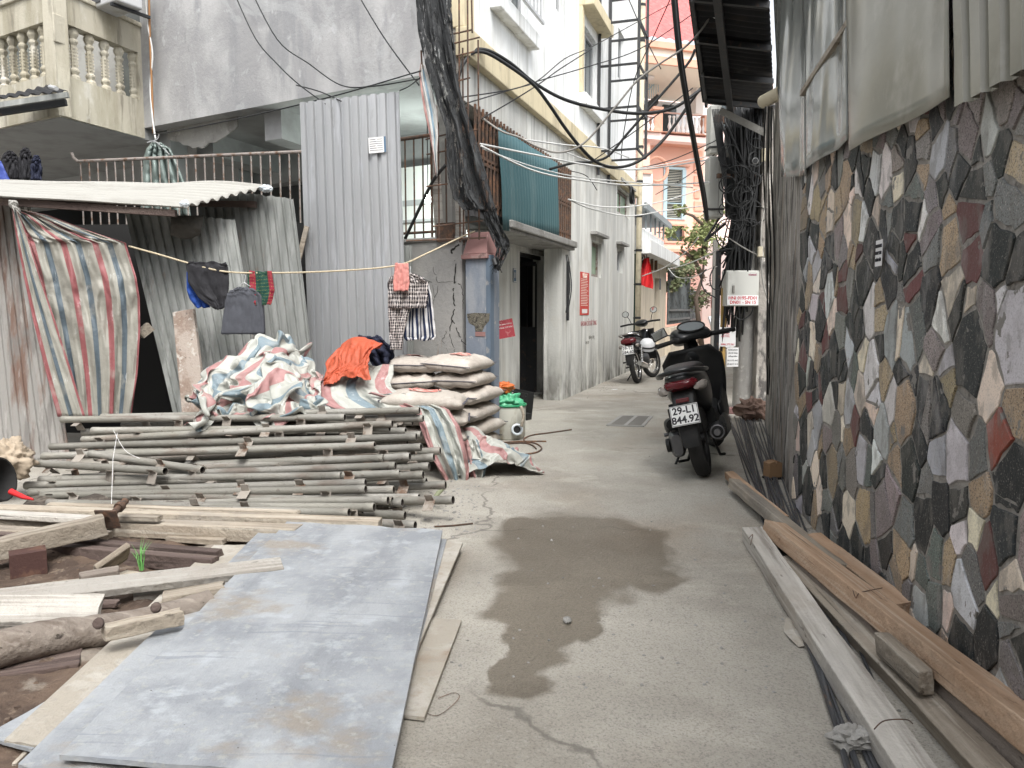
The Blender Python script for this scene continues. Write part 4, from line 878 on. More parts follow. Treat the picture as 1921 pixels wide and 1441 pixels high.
for k in range(9):
    p = vl(1256 + k * 8, 232, .85); z0, z1 = vl(1256, 247, .85)[1], vl(1256, 217, .85)[1]; h = z1 - z0; mb = MB()
    mb.lathe([(.05, 0), (.05, .06 * h), (.035, .1 * h), (.075, .3 * h), (.06, .42 * h), (.03, .6 * h), (.035, .85 * h), (.055, .92 * h), (.05, h)], MV @ V((p[0], -.85, z0)), 8); obj('baluster', mb, m_bal, t, smooth=True)
for k in range(5):
    p = vl(1192 + k * 8, 232, 1.5); z0, z1 = vl(1192, 243, 1.5)[1], vl(1192, 219, 1.5)[1]; h = z1 - z0; mb = MB()
    mb.lathe([(.05, 0), (.05, .06 * h), (.035, .1 * h), (.075, .3 * h), (.06, .42 * h), (.03, .6 * h), (.035, .85 * h), (.055, .92 * h), (.05, h)], MV @ V((p[0], -1.5, z0)), 8); obj('baluster', mb, m_bal, t, smooth=True)
# porch column with arch at the left
mb = MB(); vbox(1206, 325, 1219, 640, 1.5, 1.0, mb); obj('porch_column', mb, m_bal, t)
mb = MB(); vbox(1202, 318, 1224, 326, 1.6, .9, mb); vbox(1205, 312, 1221, 318, 1.5, .95, mb); obj('capital', mb, m_orange, t)
mb = MB(); vbox(1200, 268, 1219, 312, 1.45, 1.05, mb); obj('porch_pier', mb, m_pink, t)
mb = MB(); c = MV @ V((vl(1232, 330, .6)[0], -.6, vl(1232, 318, .6)[1])); mb.ring(c, MV.to_3x3() @ V((0, 1, 0)), .42, .06, 24, 6, 0, 0, 2 * math.pi); obj('arch_moulding', mb, m_orange, t)
# upper storey: back wall, soffit, eaves and tiled roof
mb = MB(); vbox(1130, 180, 1322, 250, -1.2, -1.6, mb); obj('rear_wall', mb, mat('pale_blue_render', (.78, .83, .88), .8, bump=0), t)
mb = MB(); vbox(1244, 196, 1268, 250, -1.1, -1.19, mb); obj('rear_door', mb, m_glass, t)
mb = MB(); vbox(1308, 100, 1320, 214, .3, -.1, mb); obj('upper_column', mb, m_bal, t)
zs_ = vl(1260, 100, 1.2)[1]
def vh(px, py, off): p = vp(px, py, off); return p
E0, E1 = vp(1120, 122, 1.6), vp(1322, 96, 1.6); B0, B1 = vp(1120, 176, -1.6), vp(1322, 150, -1.6); B0.z = E0.z - .0; B1.z = E1.z
z_e = (E0.z + E1.z) / 2 - .2
mb = MB(); tmp = MB(); xa_, xb_ = vl(1120, 100)[0], vl(1326, 100)[0]; tmp.box(xa_, xb_, -2.4, 1.6, z_e - .22, z_e); mb.add([MV @ v for v in tmp.v], tmp.f); obj('soffit', mb, m_creamw, t)
mb = MB(); tmp = MB(); tmp.box(xa_, xb_ + .05, -2.52, -2.41, z_e - .28, z_e - .05); tmp.box(xa_, xb_ + .05, -2.56, -2.41, z_e + .22, z_e + .42); mb.add([MV @ v for v in tmp.v], tmp.f); obj('eaves_moulding', mb, m_orange, t)
mb = MB(); tmp = MB(); tmp.box(xa_, xb_, -2.42, -1.8, z_e - .0, z_e + .45); mb.add([MV @ v for v in tmp.v], tmp.f); obj('fascia', mb, m_creamw, t)
def tilef(u, v):
    x = lerp(xa_, xb_ + .1, u); L_ = v * 5.0; row = L_ / .33
    h = .05 * abs(math.sin(x * math.pi / .30)) + .05 * (1 - (row % 1)); return MV @ V((x, -2.55 + L_ * .70, z_e + .45 + L_ * .72 + h))
mb = MB().grid(tilef, 260, 136); obj('tiled_roof', mb, m_tile, t, smooth='auto')
q = vp(1218, 112, 1.0); q.z = z_e - .24; mb = MB(); mb.lathe([(.02, -.1), (.16, -.07), (.2, 0)], q, 16); obj('soffit_lamp', mb, m_bal, t)
q = vp(1297, 140, .5); mb = MB(); mb.lathe([(.01, -.22), (.06, -.18), (.09, .08), (.02, .16), (.01, .3)], q, 6); mb.bar(q + V((0, 0, .3)), q + V((.25, .1, .3)), .03, .03); obj('wall_lantern', mb, m_black, t)
# stair beyond
t = thing('steel_stair', 'black stair with thin white railing seen between the villa floors', 'stair', vp(1215, 205, -.5)); mb = MB()
for k in range(9):
    p = vp(1196 + k * 4.4, 206 - k * 3.6, .2); q_ = vp(1196 + (k + 1) * 4.4, 206 - k * 3.6, .2); mb.hexa([p + V((0, 0, -.3)), q_ + V((0, 0, -.3)), q_ + V((0, .8, -.3)), p + V((0, .8, -.3)), p, q_, q_ + V((0, .8, 0)), p + V((0, .8, 0))])
obj('flight', mb, m_black, t)
for k in range(10):
    p = vp(1197 + k * 4.2, 204 - k * 3.5, .2); mb = MB(); mb.bar(p, p + V((0, 0, .95)), .02, .02); obj('baluster', mb, m_shut, t)
mb = MB(); mb.bar(vp(1196, 186, .2), vp(1236, 150, .2), .03, .03); obj('handrail', mb, m_shut, t)
# white house behind everything closes the gap right of the villa
t = thing('distant_house', 'pale distant house front glimpsed right of the villa', 'building', V((9.5, 40, 0)))
mb = MB(); mb.box(5, 12.5, 38, 44, 0, 12); obj('wall', mb, m_pinkl, t)
for k in range(4):
    mb = MB(); mb.box(9.6, 10.4, 37.9, 37.99, 2 + k * 2.6, 3.4 + k * 2.6); obj('window', mb, m_glass, t)
t = thing('end_house', 'cream house front closing the far end of the alley', 'building', V((13, 33, 0)))
mb = MB(); mb.box(9.6, 18, 33, 36, 0, 3.2); obj('wall', mb, m_beige, t)

# ---- trees: tapered limbs and leaf sized faces
m_bark = mat('bark', (.12, .09, .07), .9, bump=.4, bs=20)
m_leafa = mat('fresh_leaf', (.21, .24, .10), .6, bump=0, rv=.1, layers=[((.26, .30, .12), 2.5, .45, .6)])
m_leafb = mat('dull_leaf', (.12, .15, .07), .6, bump=0, layers=[((.22, .2, .12), 2.5, .5, .62)])
def foliage(mb, c, r, n, sz):
    for k in range(n):
        d = V((random.gauss(0, 1), random.gauss(0, 1), random.gauss(0, 1))).normalized(); p = V(c) + V((d.x * r[0], d.y * r[1], d.z * r[2])) * (random.random() ** .5)
        if nz(p.x * 2.2, p.y * 2.2, p.z * 2.2) < -.12: continue
        a = V((rnd(-1, 1), rnd(-1, 1), rnd(-.8, .5))).normalized(); b = a.orthogonal().normalized(); b.rotate(Matrix.Rotation(rnd(0, 6.28), 3, a)); L_ = sz * rnd(.7, 1.3); w = L_ * .22
        mb.add([p, p + a * L_ * .5 + b * w, p + a * L_, p + a * L_ * .5 - b * w], [(0, 1, 2, 3)])
random.seed(11)
t = thing('tree', 'small tree with loose light green leaves in front of the pink villa', 'tree', G(1318, 668))
b0_ = P(1318, 600, 24); b0_.z = 0
mb = MB(); br_ = [(b0_, P(1305, 560, 24), P(1318, 520, 24), P(1322, 470, 24)), (P(1318, 520, 24), P(1300, 485, 24), P(1280, 470, 23.6)), (P(1322, 470, 24), P(1328, 430, 24), P(1300, 405, 23.5), P(1272, 395, 23.3)), (P(1320, 480, 24), P(1322, 440, 24), P(1330, 400, 24))]
for pts_ in br_: mb.tube(pts_, [.09 * (1 - .25 * k) for k in range(len(pts_))], 7)
obj('trunk', mb, m_bark, t, smooth=True)
mb = MB()
for (px, py, D, r, n) in ((1325, 430, 24, (.5, .5, .5), 420), (1300, 445, 23.6, (.55, .5, .35), 420), (1262, 435, 23.4, (.45, .4, .2), 220), (1335, 400, 24, (.35, .4, .6), 260), (1278, 393, 23.4, (.3, .3, .14), 80), (1308, 480, 24, (.5, .4, .3), 240), (1340, 460, 23.5, (.35, .3, .3), 180)): foliage(mb, P(px, py, D), r, n, .17)
obj('crown', mb, m_leafa, t)
t = thing('shrub', 'dark leafy shrub growing over the iron fence', 'shrub', wbw(fx0_ + 1, 1.0, 0)); mb = MB()
for (px, py, D, r, n) in ((1262, 500, 21, (.4, .5, .35), 500), (1285, 510, 22, (.5, .5, .3), 380), (1258, 530, 20.5, (.35, .4, .25), 320), (1305, 560, 25, (.5, .5, .5), 300)): foliage(mb, P(px, py, D), r, n, .15)
obj('foliage', mb, m_leafb, t); mb = MB(); q = wbw(fx0_ + 1.2, .9, 0); mb.tube([q, q + V((.1, 0, 1.6)), q + V((0, 0, 2.4))], [.05, .04, .02], 6); obj('stem', mb, m_bark, t)
t = thing('shrub', 'low reddish brown shrub behind the far open bars of the fence', 'shrub', wbw(fx1_ + 1, 1.0, 0)); mb = MB(); foliage(mb, P(1305, 545, 26), (.6, .5, .7), 500, .14); obj('foliage', mb, mat('red_leaf', (.13, .085, .06), .7, bump=0), t)
# ---------------------------------------------------------------- tarpaulin stripes
def tarpmat(name, red, cream, blue, per=.30, rough=.55):
    def fn(X, cur):
        N, L = X['N'], X['L']; sp = N.new('ShaderNodeSeparateXYZ'); L.new(X['tc'].outputs['UV'], sp.inputs[0])
        x = X['math']('DIVIDE', sp.outputs['X'], per); fr = X['math']('FRACT', x)
        rp_ = N.new('ShaderNodeValToRGB'); L.new(fr, rp_.inputs[0]); cr = rp_.color_ramp; cr.interpolation = 'CONSTANT'
        cr.elements[0].position = 0; cr.elements[0].color = (*red, 1); cr.elements[1].position = .19; cr.elements[1].color = (*cream, 1)
        for p_, c_ in ((.46, blue), (.64, cream)): e = cr.elements.new(p_); e.color = (*c_, 1)
        c = rp_.outputs[0]
        # woven threads along the sheet
        wv = N.new('ShaderNodeTexWave'); wv.inputs['Scale'].default_value = 90; wv.inputs['Distortion'].default_value = 1; L.new(X['tc'].outputs['UV'], wv.inputs[0])
        c = X['mix'](c, (.75, .77, .76), X['math']('MULTIPLY', wv.outputs['Fac'], .07))
        X['bdist'] = .012
        return c
    return mat(name, cream, rough, fn=fn, layers=[((.36, .35, .31), 5, .56, .68, (1, 1, 1), .45), ((.75, .77, .77), 24, .62, .70, (1, 1, .3), .35)], bump=.45, bs=16, spec=.5, bd=6)
m_tarpd = tarpmat('striped_tarp_cloth', (.25, .065, .07), (.28, .272, .235), (.065, .095, .12))
m_tarpl = tarpmat('faded_striped_tarp_cloth', (.34, .17, .165), (.40, .41, .375), (.165, .225, .26), per=.46)
m_orangec = mat('orange_tarp_cloth', (.42, .085, .04), .6, layers=[((.5, .09, .04), 6, .5, .7)], bump=.4, bs=20)
def cloth(name, mat_, verts, faces, uvs, origin, solid=.0015):
    mb = MB(); mb.add(verts, faces, 0, uvs); return obj(name, mb, mat_, origin=origin, smooth=True, solidify=solid, fixn=False)
def drape(name, mat_, rows, Y, nu, nv, fold=.03, nf=5, rough=.012, origin=None, su=1.0, parent=None, seed=0, solid=.002, edge=0, suv=None):
    """rows = (py, px_left, px_right[, depth offset]); hanging cloth with its own folds"""
    rows = [(*r, 0) if len(r) == 3 else r for r in rows]
    def at(u, v):
        f = v * (len(rows) - 1); k = min(int(f), len(rows) - 2); t = f - k; a, b = rows[k], rows[k + 1]
        y = lerp(a[0], b[0], t); L_ = lerp(a[1], b[1], t); R_ = lerp(a[2], b[2], t); dd = lerp(a[3], b[3], t)
        yy = y
        if edge: yy += edge * nz(u * 4, v * 2, seed)
        d = Y + dd + fold * (.35 + .65 * v) * math.sin(2 * math.pi * nf * u + 2.5 * nz(u * 2, v * 1.5, seed) + seed) + rough * nz(u * 7, v * 7, seed) + rough * .6 * nz(u * 19, v * 15, seed + 4)
        return P(lerp(L_, R_, u), yy, d)
    w = (at(1, .6) - at(0, .6)).length; h = (at(.5, 1) - at(.5, 0)).length
    mb = MB().grid(at, nu, nv, 0, w * su if suv is None else suv, h)
    return obj(name, mb, mat_, parent=parent, origin=(None if parent else (origin if origin is not None else at(.5, 1))), smooth=True, solidify=solid)

# ---------------------------------------------------------------- corrugated sheets of the shack and hoarding
def csheet(name, label, tl, tr, br, bl, m, waves, amp, prof='trap', group=None, cat='metal sheet', jag=0, ns=6, th=.003, curve=None, nv=10):
    mb = corr(MB(), tl, tr, br, bl, waves, amp, prof, nv=nv, jag=jag, ns=ns, curve=curve)
    o = obj(name, mb, m, origin=(V(bl) + V(br)) / 2, solidify=th, smooth=(prof == 'sine'))
    return tag(o, label, cat, group)
GS = 'corrugated sheets fencing the site'
def Gd_(px, D):                       # foot on the ground at depth D under pixel column px
    p = P(px, 700, D); return V((p.x + (0), D, .0))
t = thing('corrugated_sheet', 'tall shiny galvanised corrugated sheet with a white sticker, standing upright by the cracked wall', 'metal sheet', Gd_(675, 6.6), GS)
TL, TR, BR, BL = P(562, 192, 6.95), P(747, 171, 6.7), Gd_(767, 6.5), Gd_(582, 6.75)
obj('sheet', corr(MB(), TL, TR, BR, BL, 11, .026, 'trap', nv=16), m_galv, t, solidify=.002)
q = TL.lerp(TR, .79).lerp(BL.lerp(BR, .79), .145); nq = (TR - TL).cross(BL - TL).normalized(); 
if nq.y > 0: nq = -nq
Ms = textM(q + nq * .026, TR - TL, V((0, 0, 1)) + (TL - BL) * 0)
mb = MB(); mb.box(-.08, .08, -.065, .065, -.001, .001, 0, Ms); lb = obj('sticker', mb, m_paper, t)
mb = MB(); mb.box(.062, .08, -.065, .065, .0011, .002, 0, Ms); obj('blue_edge', mb, m_enamel, lb)
mb = MB()
for k in range(6):
    mb.box(-.07, -.015 + .01 * (k % 3), .045 - k * .018, .049 - k * .018, .0011, .0018, 0, Ms); mb.box(.0, .05, .045 - k * .018, .048 - k * .018, .0011, .0018, 0, Ms)
obj('print', mb, m_darkink, lb)
csheet('corrugated_sheet', 'weathered corrugated sheet leaning left with its torn top edge, left of the dangling clothes', P(233, 393, 6.55), P(440, 411, 6.5), Gd_(508, 6.12), Gd_(338, 6.18), m_oldgalv, 12, .022, 'trap', GS, jag=.02)
csheet('corrugated_sheet', 'weathered corrugated sheet standing behind the leaning one and next to the shiny tall sheet', P(372, 350, 6.85), P(549, 371, 6.75), Gd_(603, 6.5), Gd_(425, 6.6), m_oldgalv, 11, .022, 'trap', GS, jag=.01)
csheet('corrugated_sheet', 'rust streaked corrugated sheet at the left edge of the view behind the paper sack', P(-90, 372, 6.4), P(36, 366, 6.4), Gd_(92, 6.1), Gd_(-60, 6.1), m_rustsheet, 9, .013, 'trap', GS, jag=.015)
csheet('corrugated_sheet', 'narrow rust streaked sheet just left of the striped tarp curtain', P(22, 388, 6.33), P(54, 372, 6.3), Gd_(122, 6.05), Gd_(80, 6.02), m_rustsheet, 3, .013, 'trap', GS)
csheet('corrugated_sheet', 'short galvanised sheet offcut behind the tall shiny sheet above the checked pyjamas', P(742, 462, 6.9), P(772, 460, 6.88), Gd_(778, 6.8), Gd_(744, 6.82), m_oldgalv, 3, .012, 'trap', GS)
# roof of the shack
RTL, RTR, RBR, RBL = P(-120, 337, 7.1), P(505, 350, 6.75), P(345, 388, 5.95), P(-160, 356, 5.9)
def shroof(u, v): return -.02 * math.sin(u * 3) + .05 * v * v * 0
mb = MB(); ns_ = 12
def rf(u, v):
    p = RTL.lerp(RTR, u).lerp(RBL.lerp(RBR, u), v); n = V((0, -.3, 1)).normalized()
    return p + n * (.014 * math.sin(v * 2 * math.pi * 9) + .025 * math.sin(max(0, u - .72) / .28 * math.pi) * (1 - v) + .01 * nz(u * 4, v * 4))
mb.grid(rf, 60, 108); o = obj('corrugated_roof', mb, m_whitesheet, origin=RBR, smooth=True, solidify=.006); tag(o, 'whitish corrugated roof sheet tilted over the tarp curtain and shack', 'roof')
mb = MB(); mb.bar(P(-100, 362, 6.0) - V((0, 0, .04)), P(330, 393, 6.0) - V((0, 0, .03)), .05, .05); mb.bar(P(-100, 356, 6.8) - V((0, 0, .08)), P(480, 366, 6.75) - V((0, 0, .08)), .05, .05); o = obj('roof_batten', mb, m_woodd, origin=P(100, 365, 6.0)); 
t = thing('roof_frame', 'dark timber battens under the whitish shack roof', 'frame', P(100, 365, 6.0)); o.parent = t; o.location = (0, 0, 0)
# added near-black panel standing in for the shade inside the shack
t = thing('shack_shade_panel', 'added black panel standing in for the shade inside the shack', 'wall', V((-3.5, 7.4, 0))); mb = MB(); mb.bar(V((-6.2, 7.6, 1.0)), V((-1.6, 7.25, 1.0)), .03, 2.0); obj('shade_backing', mb, mat('black_shade_paint', (.02, .02, .02), .9, bump=0), t)
# small tin roof under the balcony at far left with its pale gutter
t = thing('tin_canopy', 'small dark tin canopy with a pale edge rail below the balcony', 'canopy', P(60, 200, 7.6))
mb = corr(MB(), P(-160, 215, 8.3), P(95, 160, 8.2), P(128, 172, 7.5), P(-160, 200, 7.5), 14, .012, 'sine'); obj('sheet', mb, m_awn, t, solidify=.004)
mb = MB(); mb.bar(P(-160, 222, 7.48), P(128, 178, 7.48), .03, .05); obj('edge_rail', mb, m_oldgalv, t); mb = MB(); mb.bar(P(-160, 236, 7.55), P(124, 192, 7.55), .04, .06); obj('beam', mb, m_black, t); mb = MB(); mb.tube([P(94, 163, 7.45), P(106, 166, 7.3)], .02, 8); obj('pipe_end', mb, m_alu, t)

# striped curtain
o = drape('tarp_curtain', m_tarpd, [(392, 26, 34), (404, 32, 90), (430, 42, 158), (446, 50, 205), (456, 54, 236), (520, 70, 256), (560, 78, 262), (620, 92, 263), (700, 110, 258), (784, 128, 246)], 6.0, 90, 90, .012, 2.2, .045, su=1.0, seed=1, suv=.92)
def _fix_curtain(): pass
tag(o, 'red, blue and beige striped tarp curtain knotted at the top left across the shack doorway', 'tarp')
o = drape('tarp_flap', m_tarpd, [(388, 22, 29, 0), (440, 30, 50, 0), (520, 45, 76, 0), (600, 62, 103, 0), (690, 84, 132, 0), (782, 108, 160, 0)], 5.93, 24, 60, .006, 1.5, .02, seed=5, suv=.33)
tag(o, 'narrow folded flap of striped tarp hanging in front of the curtain on its left edge', 'tarp')
t = thing('knot', 'whitish twisted knot tying the tarp curtain to the sheet top', 'knot', P(26, 385, 5.9)); mb = MB()
for k in range(5): mb.ring(P(24 + rnd(-3, 3), 384 + rnd(-3, 3), 5.92), (rnd(-1, 1), rnd(-1, 1), rnd(-1, 1)), .024, .009, 12, 6)
for k in range(5): mb.tube([P(24, 386, 5.9), P(24 + rnd(-6, 16), 396 + rnd(-14, 10), 5.88)], [.008, .003], 5)
obj('cord', mb, m_whitesheet, t, smooth=True)
# upright plank by the sheet
t = thing('upright_board', 'stained upright concrete coloured board leaning on the corrugated sheet', 'board', Gd_(350, 5.9)); Mb0 = P(323, 585, 6.1); Mb1 = P(361, 578, 6.1)
mb = MB(); a, b, c, d = P(323, 586, 6.12), P(362, 579, 6.12), Gd_(392, 5.75), Gd_(343, 5.75); off = V((0, .05, 0)); mb.hexa([d, c, c + off, d + off, a, b, b + off, a + off]); obj('board', mb, mat('stained_board', (.36, .31, .27), .9, layers=[((.24, .18, .145), 7, .48, .6), ((.5, .47, .43), 14, .56, .66), ((.12, .1, .09), 30, .62, .68)], bump=.5, bs=50), t, bevel=.006)
# small wood block by the doorway
mb = MB(); mb.bar(P(262, 628, 6.1), P(282, 612, 6.15), .09, .07); o = obj('wood_block', mb, m_wood, origin=P(272, 622, 6.1)); tag(o, 'small wooden block nailed at the edge of the dark doorway', 'wood block')
# pieces behind, between sheets
mb = MB(); mb.bar(P(552, 520, 6.78), P(576, 425, 6.8), .06, .04); o = obj('batten', mb, m_wood, origin=P(560, 520, 6.7)); tag(o, 'short pale batten in the gap between the old sheet and the shiny sheet', 'batten')
# hose / boots hung on the sheet
t = thing('hanging_rag', 'dark crumpled rag hung over the top of the leaning sheet', 'rag', P(350, 440, 6.3)); mb = MB().grid(lambda u, v: P(lerp(320, 382 - 6 * v, u), lerp(405, 440 + 8 * math.sin(u * 3.1), v), 6.33 - .06 * math.sin(v * 3.1) - .02 * nz(u * 6, v * 6)), 24, 16); obj('cloth', mb, mat('dirty_cloth', (.10, .095, .085), .95, bump=.4, bs=30), t, smooth=True, solidify=.008)

# ---------------------------------------------------------------- clothes line and clothes
m_navy = mat('navy_cloth', (.018, .022, .045), .85, bump=.2); m_royal = mat('royal_blue_cloth', (.015, .06, .28), .8, bump=.2)
m_blackc = mat('black_cloth', (.02, .02, .024), .8, bump=.25); m_greyc = mat('charcoal_cloth', (.075, .08, .095), .9, bump=.2)
def pat(name, kind, a, b, c=None, s=30):
    def fn(X, cur):
        N, L = X['N'], X['L']; uv = X['tc'].outputs['UV']; sp = N.new('ShaderNodeSeparateXYZ'); L.new(uv, sp.inputs[0]); mt = X['math']
        if kind == 'stripe': return X['mix'](a, b, mt('GREATER_THAN', mt('FRACT', mt('MULTIPLY', sp.outputs['X'], s)), .5))
        if kind == 'check':
            w = mt('SINE', mt('MULTIPLY', mt('ADD', sp.outputs['X'], sp.outputs['Y']), s)); w2 = mt('SINE', mt('MULTIPLY', mt('SUBTRACT', sp.outputs['X'], sp.outputs['Y']), s))
            return X['mix'](a, b, mt('GREATER_THAN', mt('ADD', mt('MULTIPLY', w, w2), mt('MULTIPLY', mt('SINE', mt('MULTIPLY', sp.outputs['X'], s * 2)), .3)), .0))
        if kind == 'dots':
            vo = N.new('ShaderNodeTexVoronoi'); vo.inputs['Scale'].default_value = s; vo.inputs['Randomness'].default_value = .1; L.new(uv, vo.inputs['Vector'])
            base = X['mix'](a, c, mt('GREATER_THAN', mt('SINE', mt('MULTIPLY', sp.outputs['X'], 26)), .55))
            return X['mix'](base, b, mt('GREATER_THAN', vo.outputs['Distance'], .62))
    return mat(name, a, .85, fn=fn, bump=.15)
m_check = pat('houndstooth_cloth', 'check', (.035, .03, .035), (.50, .46, .44), s=150)
m_strp = pat('navy_white_stripe_cloth', 'stripe', (.02, .03, .07), (.62, .62, .63), s=26)
m_dots = pat('green_red_patterned_cloth', 'dots', (.012, .06, .045), (.45, .42, .12), (.25, .02, .04), s=60)
m_pinkc = mat('salmon_cloth', (.62, .27, .24), .85, bump=.2)
m_rope = mat('cream_rope', (.52, .45, .32), .9, bump=.3, bs=200)
line = [P(242, 462, 6.05), P(300, 478, 6.0), P(355, 494, 5.95), P(425, 510, 5.92), P(520, 512, 5.95), P(640, 508, 6.0), P(745, 498, 6.1), P(800, 476, 6.35), P(850, 452, 6.55), P(890, 434, 6.7)]
mb = MB(); pp = []
def smooth_path(pts, k=6):
    pts = [V(p) for p in pts]; out = []
    for i in range(len(pts) - 1):
        p0_, p1_, p2_, p3_ = pts[max(i - 1, 0)], pts[i], pts[i + 1], pts[min(i + 2, len(pts) - 1)]
        for j in range(k):
            t_ = j / k; out.append(.5 * ((2 * p1_) + (p2_ - p0_) * t_ + (2 * p0_ - 5 * p1_ + 4 * p2_ - p3_) * t_ * t_ + (3 * p1_ - p0_ - 3 * p2_ + p3_) * t_ ** 3))
    out.append(pts[-1]); return out
mb.tube(smooth_path(line), .0075, 6); o = obj('clothes_line', mb, m_rope, origin=line[0], smooth=True); tag(o, 'cream rope clothes line strung from the leaning sheet to the red pillar cap', 'rope')
o = drape('trousers', m_blackc, [(492, 354, 424), (500, 350, 428), (530, 353, 430), (556, 372, 428), (572, 396, 424), (580, 405, 418)], 5.93, 40, 30, .008, 1.6, .011, seed=2, edge=6, solid=.01); tag(o, 'black trousers folded over the clothes line at its left end', 'trousers')
o = drape('shorts', m_royal, [(510, 351, 375), (540, 350, 390), (560, 356, 396), (577, 370, 392)], 5.98, 24, 20, .012, 2, .015, seed=3, edge=4, solid=.01); tag(o, 'bright blue shorts hanging behind the black trousers', 'shorts')
t = thing('shirt', 'charcoal grey shirt on a wire hanger in the middle of the clothes line', 'shirt', P(456, 620, 5.95))
drape('shirt_body', m_greyc, [(541, 446, 464), (546, 432, 482), (556, 425, 491), (590, 419, 494), (627, 416, 496)], 5.93, 40, 34, .008, 1.6, .007, seed=6, parent=t, solid=.03)
mb = MB(); mb.tube(smooth_path([P(457, 512, 5.93), P(461, 520, 5.93), P(458, 530, 5.93)]), .003, 5); mb.tube([P(458, 530, 5.93), P(434, 545, 5.93), P(482, 545, 5.93), P(458, 530, 5.93)], .004, 6); obj('hanger', mb, m_alu, t)
o = drape('patterned_cloth', m_dots, [(509, 464, 510), (520, 465, 511), (545, 465, 515), (568, 466, 510), (572, 468, 508)], 5.93, 30, 30, .012, 3, .01, seed=7, edge=3, solid=.008, suv=.32); tag(o, 'green and dark red patterned cloth pegged right of the grey shirt', 'cloth')
t = thing('pyjama_top', 'black and white checked pyjamas hanging at the right end of the clothes line', 'pyjamas', P(770, 640, 6.1))
drape('top', m_check, [(514, 742, 772), (520, 732, 790), (530, 728, 804), (552, 729, 803), (578, 730, 800)], 6.08, 40, 34, .02, 2.5, .018, seed=8, parent=t, solid=.02, suv=.42)
drape('trouser_leg', m_check, [(575, 729, 771), (600, 730, 763), (630, 731, 756), (656, 733, 753)], 6.1, 24, 34, .015, 1.5, .012, seed=9, parent=t, solid=.015, suv=.22)
mb = MB(); mb.tube([P(770, 500, 6.1), P(770, 513, 6.08), P(744, 518, 6.08), P(796, 522, 6.08), P(770, 513, 6.08)], .004, 6); obj('hanger', mb, m_alu, t)
o = drape('striped_shirt', m_strp, [(530, 760, 804), (560, 762, 810), (600, 759, 814), (632, 758, 818), (638, 762, 812)], 6.16, 30, 30, .022, 3.2, .015, seed=10, solid=.015, edge=3, suv=.30); tag(o, 'navy and white striped shirt hanging behind the checked pyjamas', 'shirt')
o = drape('face_towel', m_pinkc, [(494, 741, 766), (510, 740, 767), (530, 738, 768), (546, 739, 765)], 6.03, 20, 22, .012, 2.5, .008, seed=12, edge=3, solid=.006); tag(o, 'small salmon pink towel over the line above the checked pyjamas', 'towel')
# raincoat and dark clothes in the open floor
m_rain = mat('grey_green_raincoat', (.19, .235, .22), .5, layers=[((.30, .34, .32), 6, .55, .66)], bump=.3, bs=12)
t = thing('raincoat', 'grey green raincoat hung on a hanger under the balcony corner behind the railing', 'coat', P(310, 400, 8.5))
drape('coat', m_rain, [(268, 286, 300), (280, 276, 318), (300, 270, 328), (345, 266, 345), (405, 264, 358)], 8.55, 50, 50, .07, 4.5, .04, seed=14, parent=t, solid=.02)
mb = MB(); mb.tube(smooth_path([P(298, 252, 8.5), P(294, 262, 8.5), P(276, 268, 8.5), P(292, 266, 8.5), P(318, 290, 8.5)]), .006, 5); obj('hanger', mb, m_alu, t)
for k, (x0, x1, y0, y1, lab) in enumerate(((2, 34, 284, 336, 'black jacket hanging furthest left under the balcony'), (36, 60, 278, 338, 'black jacket hanging second from the left under the balcony'), (58, 78, 292, 338, 'dark teal shirt hanging third from the left under the balcony'))):
    o = drape('jacket', m_navy if k == 2 else m_blackc, [(y0, (x0 + x1) / 2 - 3, (x0 + x1) / 2 + 3), (y0 + 8, x0 + 3, x1 - 3), (y0 + 20, x0, x1), (y1, x0, x1)], 7.6, 20, 20, .015, 1, .03, seed=20 + k, solid=.02); tag(o, lab, 'jacket')
o = drape('blue_tarp_corner', mat('blue_tarp', (.05, .08, .32), .6, bump=.2), [(302, -60, 2), (320, -60, 10), (340, -60, 20)], 7.0, 12, 10, .02, 2, .02, seed=31); tag(o, 'corner of a blue tarp at the left edge above the shack roof', 'tarp')
# plastic bags on the roof
def crumple(name, label, cat, c, r, m, seed, parent=None, amp=.35, n=28, sq=1, base=True, freq=1.6):
    mb = MB(); vs = []; fs = []
    for j in range(n + 1):
        for i in range(n * 2):
            th = math.pi * j / n; ph = math.pi * i / n; d = V((math.sin(th) * math.cos(ph), math.sin(th) * math.sin(ph), math.cos(th)))
            k = 1 - amp * (1 - abs(nz(d.x * freq + seed, d.y * freq, d.z * freq)) * 2.5) * .5 - amp * .5 * (1 - abs(nz(d.x * freq * 2.4, d.y * freq * 2.4 + seed, d.z * freq * 2.4)) * 2.5) * .5
            vs.append(V(c) + V((d.x * r[0], d.y * r[1], d.z * r[2])) * k)
    for j in range(n):
        for i in range(2 * n): i2 = (i + 1) % (2 * n); fs.append((j * 2 * n + i, (j + 1) * 2 * n + i, (j + 1) * 2 * n + i2, j * 2 * n + i2))
    mb.add(vs, fs); o = obj(name, mb, m, parent=parent, origin=None if parent else V(c) - V((0, 0, r[2])), smooth=True)
    if label: tag(o, label, cat)
    return o
m_plas = mat('thin_white_plastic', (.62, .68, .72), .35, bump=.2, spec=.6)
crumple('plastic_bag', 'small crumpled clear plastic bag at the right end of the shack roof', 'bag', P(500, 354, 6.65), (.06, .05, .035), m_plas, 3)
crumple('plastic_scrap', 'small white plastic scrap caught on the lower edge of the shack roof', 'scrap', P(346, 382, 5.93), (.04, .02, .028), m_plas, 9)

